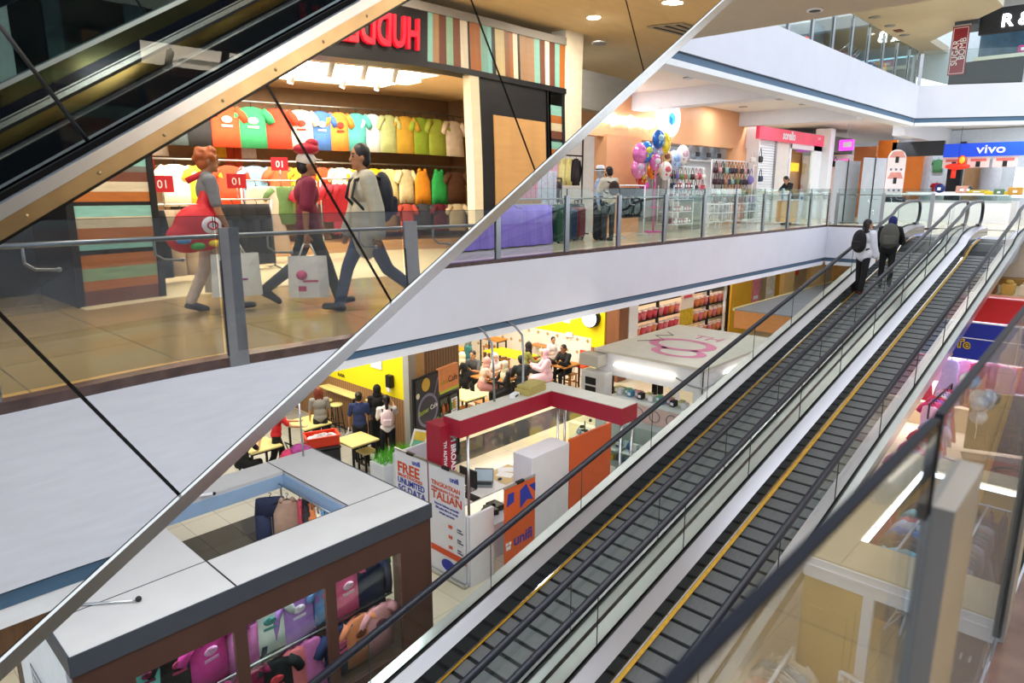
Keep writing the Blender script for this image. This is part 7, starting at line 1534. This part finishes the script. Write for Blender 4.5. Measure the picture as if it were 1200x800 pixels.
backpack('dark navy backpack on the man in pale grey shirt', t, i, '#1a1e28', (.16, .3, .42))
k = MB(mat('#ffffff', .4, emit=8, name='near_lamp_glow'))
for i, (x, y) in enumerate([(3.3, -.4), (6.2, -.2), (9, .0), (6.3, -2.0), (9.4, -2.2)]): downlight((x, min(y, -.1), 3.745) if False else (x, y, 3.40 if x > 8.5 else 3.745), 'round white downlight over the near walkway', 'downlights over the near walkway')
tag(MB(mat('#a89f8e', .6)).box((10.8, -1.6, 3.73), (.9, .5, .02)).use(DARK).box((10.8, -1.75, 3.715), (.85, .03, .02)).box((10.8, -1.6, 3.715), (.85, .03, .02)).box((10.8, -1.45, 3.715), (.85, .03, .02)).build('ceiling_grille'), 'slatted grille in the near walkway ceiling', 'vent')
struct('ceiling_near_walkway', MB(mat('#dac49a', .8, noise=.02, name='warm_near_ceiling')).bx((-12, -10, 3.75), (24, .1, 3.9)))
# ================================================================== dark shop fronts on the ground floor below the near walkway
m = MB(mat('#2b2420', .4, noise=.3, scale=3, name='dark_shop_front')).bx((-8, -.9, ZG), (5.6, -.7, -1.3)); m.use(mat('#7a5a40', .5, noise=.2, stretch=(4, 1, .3))).bx((.2, -.7, -2.6), (2.3, -.66, -1.5)); m.use(mat('#a82a30', .5)).bx((2.6, -.7, -2.4), (3.9, -.65, -1.35)); m.use(mat('#8d8f90', .5)).bx((2.3, -.7, ZG), (2.6, -.6, -1.3)); struct('wall_ground_near', m)
# ================================================================== beige kiosk below the near railing
BEI = mat('#cfc2a2', .7, noise=.06, scale=2.5, name='beige_roof_board'); WDK = mat('#c9a65e', .5, noise=.1, scale=4, name='yellow_oak', stretch=(1, 1, .2))
def beige_kiosk():
    x0, x1, y0, y1, zt = 6.25, 9.75, -1.2, 1.98, -2.2
    t = thing('beige_kiosk', 'beige topped clothes kiosk with inner tube lights below the near railing', 'kiosk', ((x0+x1)/2, (y0+y1)/2, ZG))
    k = MB(BEI); k.bx((x0, 1.68, zt-.05), (x1, y1, zt)); k.bx((x0, y0, zt-.05), (6.85, 1.675, zt)); k.bx((9.3, y0, zt-.05), (x1, 1.675, zt)); k.build('roof', t)
    k = MB(WHITE2); k.bx((x0-.02, y0, zt-.22), (x0, y1, zt-.02)); k.bx((x0-.03, y0, zt-.12), (x0-.02, y1, zt-.09)); k.bx((x0, y1, zt-.22), (x1, y1+.02, zt-.02)); k.build('roof_fascia', t)
    k = MB(WDK); k.bx((x0, 1.45, ZG), (x0+.05, y1, zt-.22)); k.bx((x0, y1-.04, ZG), (x1, y1, -3.3)); k.bx((x1-.05, y0, ZG), (x1, y1, zt-.05)); k.build('wood_wall', t)
    k = MB(WDK).bx((x0-.02, 1.5, -4.5), (x0-.0, 1.94, -2.6)); k.bx((x0-.035, 1.56, -4.4), (x0-.02, 1.88, -2.7)); k.build('wood_door', t)
    k = MB(WHITE2).bx((x0-.02, 1.36, ZG), (x0+.05, 1.45, zt-.2)); k.bx((x0-.02, -.3, ZG), (x0+.05, -.2, zt-.2)); k.build('white_post', t)
    k = MB(mat('#6d6a66', .5)).bx((x0+.2, .55, ZG), (x0+.9, .75, zt-.3)); k.build('dark_column', t)
    TU = mat('#eaf3ff', .4, emit=9, name='tube_light')
    for a, b_ in (((6.9, 1.66, -2.24), (7.95, 1.66, -2.24)), ((8.02, 1.66, -2.24), (9.2, 1.66, -2.24)), ((9.26, 1.6, -2.24), (9.26, .6, -2.24))): MB(TU).cyl(a, b_, .028).build('tube_light', t)
    k = MB(STEEL2); 
    for (a, b_) in (((6.9, 1.45, -2.42), (9.2, 1.45, -2.42)), ((9.15, 1.5, -2.42), (9.15, -.8, -2.42)), ((6.6, 1.3, -2.6), (6.6, -.9, -2.6))): k.tube([a, b_], .014, 6)
    k.build('hanging_rail', t)
beige_kiosk()
area('beige_kiosk_light', (8, .6, -2.35), 1.5, 1.2, 22, (.9, .95, 1))
for i in range(17):
    c = [('#2a2c34', 'black'), ('#40383e', 'dusky plum'), ('#33403e', 'dark green'), ('#4a3c38', 'dark brown'), ('#5c5a60', 'grey')][i % 5]
    garment('dress', '%s dress on the middle rail of the beige kiosk' % c[1], (7.1+.115*i, .95, -2.43), pi/2+random.uniform(-.3, .3), c[0], 'dresses on the middle rail', True, .85)
tag(MB(STEEL2).tube([(6.9, .95, -2.42), (9.2, .95, -2.42)], .014, 6).build('middle_rail'), 'steel rail of dark dresses inside the beige kiosk', 'rail')
HM = None
def hanger(lb, loc, rz, grp):
    global HM
    if HM is None:
        k = MB(WHITE2); k.tube([(0, 0, -.08), (0, 0, -.02), (.02, 0, 0), (.01, 0, .02), (-.015, 0, .012)], .006, 5); k.tube([(-.2, 0, -.16), (0, 0, -.075), (.2, 0, -.16), (-.2, 0, -.165)], .009, 5); HM = k.mesh('hanger')
    o = bpy.data.objects.new('clothes_hanger', HM); COL.objects.link(o); o.location = loc; o.rotation_euler = (0, 0, rz); tag(o, lb, 'hanger', grp); return o
for i in range(26): hanger('white hanger on the rail under the beige roof front', (6.6, 1.25-.08*i, -2.6), random.uniform(-.3, .3), 'hangers under the beige roof')
for i in range(12):
    c = [('#4f78b4', 'blue'), ('#b9c4d8', 'pale grey'), ('#c46a7a', 'rose'), ('#6fb4c4', 'aqua'), ('#38343c', 'charcoal'), ('#5c4a50', 'plum brown')][i % 6]
    garment('tee', '%s garment hung beside the inner tube light' % c[1], (7.0+.18*i, 1.45, -2.43), pi/2+random.uniform(-.3, .3), c[0], 'garments beside the tube light', True, .9)
for i in range(16):
    c = [('#2c2e38', 'dark'), ('#4a4048', 'dusky'), ('#3a4a4a', 'dark teal'), ('#5c4440', 'brown')][i % 4]
    garment('dress', '%s dress hung along the far side of the beige kiosk' % c[1], (9.12, 1.3-.13*i, -2.43), random.uniform(-.3, .3), c[0], 'dresses along the far side', True, .8)
def hanger_rack(lb, x0, y0, x1, y1, h, n, grp, cl):
    a, b_ = Vector((x0, y0, ZG)), Vector((x1, y1, ZG)); t = thing('hanger_rack', lb, 'rack', (a+b_)/2); up_ = Vector((0, 0, h)); d = (b_-a).normalized(); nn = Vector((-d.y, d.x, 0))
    for p in (a, b_): MB(WHITE2).tube([p, p+up_], .018, 6).build('post', t); MB(WHITE2).tube([p-nn*.25+Vector((0, 0, .02)), p+nn*.25+Vector((0, 0, .02))], .018, 6).build('foot', t)
    MB(WHITE2).tube([a+up_, b_+up_], .02, 6).build('rail', t); rz = atan2(d.y, d.x)+pi/2
    for i in range(n):
        p = a.lerp(b_, (i+.5)/n)+up_-Vector((0, 0, .02)); hanger('white hanger on the %s' % grp, p, rz+random.uniform(-.25, .25), 'hangers on the '+grp)
        if i % 3 == 0: c = cl[(i//3) % len(cl)]; garment('tee', '%s top on the %s' % (c[1], grp), p, rz, c[0], 'tops on the '+grp, False, .9)
PL = [('#d8c9b8', 'beige'), ('#d9a4a0', 'salmon'), ('#c8c4c0', 'pale grey'), ('#9fb0bc', 'grey-blue')]
hanger_rack('white rack of hangers nearest the moving walkway', 5.35, 1.9, 6.0, 1.94, 1.62, 14, 'rack nearest the walkway', PL)
hanger_rack('longer white rack of hangers at the photo bottom', 6.0, 1.5, 5.75, .45, 1.6, 20, 'rack at the photo bottom', PL)
tag(MB(mat('#eef0f2', .6)).prism([(7.4, .95, -4.0), (7.4, .55, -4.0), (7.45, .72, -2.75), (7.45, .8, -2.75)], (.04, .02, 0)).build('white_scarf'), 'white scarf hanging inside the beige kiosk', 'scarf')
tag(MB(WDK).bx((3.0, 1.86, ZG), (6.1, 1.95, -3.3)).use(WHITE2).bx((3.0, 1.84, -3.6), (6.1, 1.86, -3.55)).build('wood_partition'), 'long yellow oak partition beside the moving walkway', 'partition')
# ================================================================== children's shop under the far end
KB = mat('#1c2f9c', .4, noise=.04, name='royal_blue_board'); KR = mat('#c8252c', .4, noise=.04, name='red_board')
t = thing('shop_sign', 'blue and red shop fascia with yellow outlined letters on ground floor', 'sign', (18, 1.5, -1.8))
k = MB(KR).bx((17.95, -3, -1.68), (18.1, 4.2, -1.15)); k.build('red_band', t)
k = MB(KB).bx((17.93, -3, -2.55), (18.1, 4.2, -1.72)); k.use(WHITE2).bx((17.925, -3, -2.08), (17.93, 4.2, -2.06)); k.bx((17.92, -3, -1.72), (17.95, 4.2, -1.69)); k.build('blue_band', t)
YO = mat('#e8c41e', .5)
for s, y, z in (('CT', 4.05, -2.3), ('W', 4.1, -2.52), ('Te', 2.95, -2.3), ('S', 3.1, -2.52)):
    text('lettering', s, .26, (17.92, y, z), (0, -1, 0), (0, 0, 1), YO, t, .003, 'LEFT', .018); text('lettering', s, .26, (17.912, y, z), (0, -1, 0), (0, 0, 1), BLACK, t, .002)
k = MB(STEEL2)
for y in (-1, .4, 1.8, 3.2): k.bx((17.915, y-.01, -2.55), (17.93, y+.01, -1.15))
k.build('panel_joint', t)
struct('wall_kids_back', MB(mat('#efe2f0', .5, noise=.1)).bx((21, -3, ZG), (21.1, 4.5, -1.2)))
area('kids_shop_light', (19.4, 1.5, -1.5), 2.5, 5, 300, (1, .92, .98)); area('kids_front_light', (14.5, 1.2, -1.25), 2, 2, 55, (1, .95, .95))
PKS = [('#e86aa8', 'hot pink'), ('#e9b4d8', 'pale pink'), ('#f0e4f4', 'white'), ('#b46ad0', 'violet'), ('#d8407a', 'raspberry'), ('#c8b4ec', 'lavender'), ('#e04a6a', 'rose red')]
for i in range(18): garment(['dress', 'tee'][i % 2], '%s child garment hung along the shop front under the blue sign' % PKS[(i*3) % 7][1], (18.2+.2*(i % 2), 4.1-.27*i, -2.6), pi/2+random.uniform(-.3, .3), PKS[(i*3) % 7][0], 'child garments under the blue sign', True, 1.0)
tag(MB(STEEL2).tube([(18.3, 4.3, -2.6), (18.3, -1.5, -2.6)], .018, 6).build('front_rail'), 'long rail of pink child garments under the blue sign', 'rail')
frame_rack('clothing_rack', 'dark rack of pink garments on the red tiles by the walkway', 12.6, 16.6, 2.55, -3.1, BLACK) if False else None
def grack(lb, x0, x1, y, z, its, grp, m=BLACK):
    t = thing('garment_rack', lb, 'rack', ((x0+x1)/2, y, ZG))
    for x in (x0, x1): MB(m).tube([(x, y-.3, ZG+.02), (x, y, ZG+.06), (x, y, z)], .02, 6).build('post', t); MB(m).tube([(x, y, ZG+.06), (x, y+.3, ZG+.02)], .02, 6).build('foot', t)
    MB(m).tube([(x0, y, z), (x1, y, z)], .018, 6).build('rail', t)
    for i, c in enumerate(its): garment(['dress', 'tee', 'dress'][i % 3], '%s garment on the %s' % (c[1], grp), (x0+.1+(x1-x0-.2)*(i+.5)/len(its), y, z-.01), 1.0+random.uniform(-.3, .3), c[0], 'garments on the '+grp, True, 1.05)
grack('dark rack of pink dresses beside the right moving walkway', 10.6, 14.4, 2.45, -2.95, [PKS[(i*2) % 7] for i in range(14)], 'dark rack beside the right moving walkway')
grack('second dark rack of dresses in front of the blue sign', 15.0, 17.0, 2.75, -2.95, [PKS[(i*3+1) % 7] for i in range(9)], 'rack in front of the blue sign')
def bubbles():
    p = PX(1150, 470, 17.0)
    for i in range(9): 
        c = ['#cfe0f8', '#e8eefc', '#6fa8e8', '#b8d4f4'][i % 4]; q = p+Vector((random.uniform(-.3, .3), random.uniform(-.35, .35), random.uniform(-.5, .4))); k = MB(mat(c, .08, .2, .1)).ball(q, .17, 12, 8); k.use(WHITE2).cyl(q-Vector((0, 0, .17)), q-Vector((0, 0, .5)), .006, n=4); tag(k.build('clear_balloon'), '%s balloon in the bunch under the blue sign' % ['silver blue', 'white', 'bright blue', 'pale blue'][i % 4], 'balloon', 'pale balloons under the blue sign')
bubbles()
def bag_display():
    p = PZ(1168, 545, ZG); t = thing('bag_display', 'dark display stand of black bags on the beige tiles', 'display stand', (p.x, p.y, ZG), .3)
    MB(DARK).box((0, 0, .95), (.08, 1.3, 1.3)).build('panel', t, world=False); MB(BLACK).box((0, 0, .1), (.5, 1.3, .06)).build('base', t, world=False)
    for i in range(6):
        y, z = -.42+.42*(i % 3), 1.45-.6*(i//3); k = MB(mat(['#1d2433', '#2a2f3c', '#1a1c24'][i % 3], .5, noise=.2)).rbox((p.x-.14, p.y+y, ZG+z-.28), (.12, .34, .28), .03); k.tube([(p.x-.14, p.y+y-.1, ZG+z-.14), (p.x-.1, p.y+y, ZG+z+.06), (p.x-.14, p.y+y+.1, ZG+z-.14)], .014, 6)
        tag(k.build('black_handbag'), '%s handbag in the %s row of the dark display stand' % (['navy black', 'charcoal', 'jet black'][i % 3], ['upper', 'lower'][i//3]), 'bag', 'bags on the dark stand')
bag_display()
k = MB(mat('#8c2430', .5)).rbox((16.5, 1.45, ZG+.2), (.6, .9, .25), .04); k.use(DARK).tube([(16.2, 1.1+.15*q, ZG+.33+.1*sin(pi*q/4)) for q in range(5)], .03, 6); tag(k.build('red_floor_crate'), 'dark red low crate with black handle on the red tiles', 'crate')
tag(MB(mat('#d9c6a0', .5)).bx((19.3, -3, ZG), (20.9, 4.4, ZG+.6)).use(mat('#b08a4a', .5, noise=.4, scale=6)).bx((20.4, -3, -1.1), (20.9, 4.4, -.95)).build('shop_platform'), 'pale low platform at the back of the pink shop', 'platform')
# lit shelves seen above the red band
m = MB(mat('#f0d8a0', .5, emit=.8, noise=.3, scale=4, name='lit_gold_shelf')).bx((22.6, -3, -1.02+.0), (22.7, 4, -.3))
k = MB(mat('#e8d8b4', .5)).bx((18.3, -3, -1.15), (22, 4.2, -1.1)); tag(k.build('sign_box_top'), 'pale top of the shop fascia above the red band', 'board')
for i in range(12): 
    k = MB(mat(['#d8b45a', '#f0e4c8', '#8a5a34'][i % 3], .5)).rbox((18.6, 3.2-.33*i, -.98), (.3, .24, .24), .02); k.ball((18.6, 3.2-.33*i, -.83), (.1, .09, .06), 8, 5); tag(k.build('gift_box'), '%s box on top of the red band' % ['gold', 'cream', 'brown'][i % 3], 'box', 'boxes on the red band')
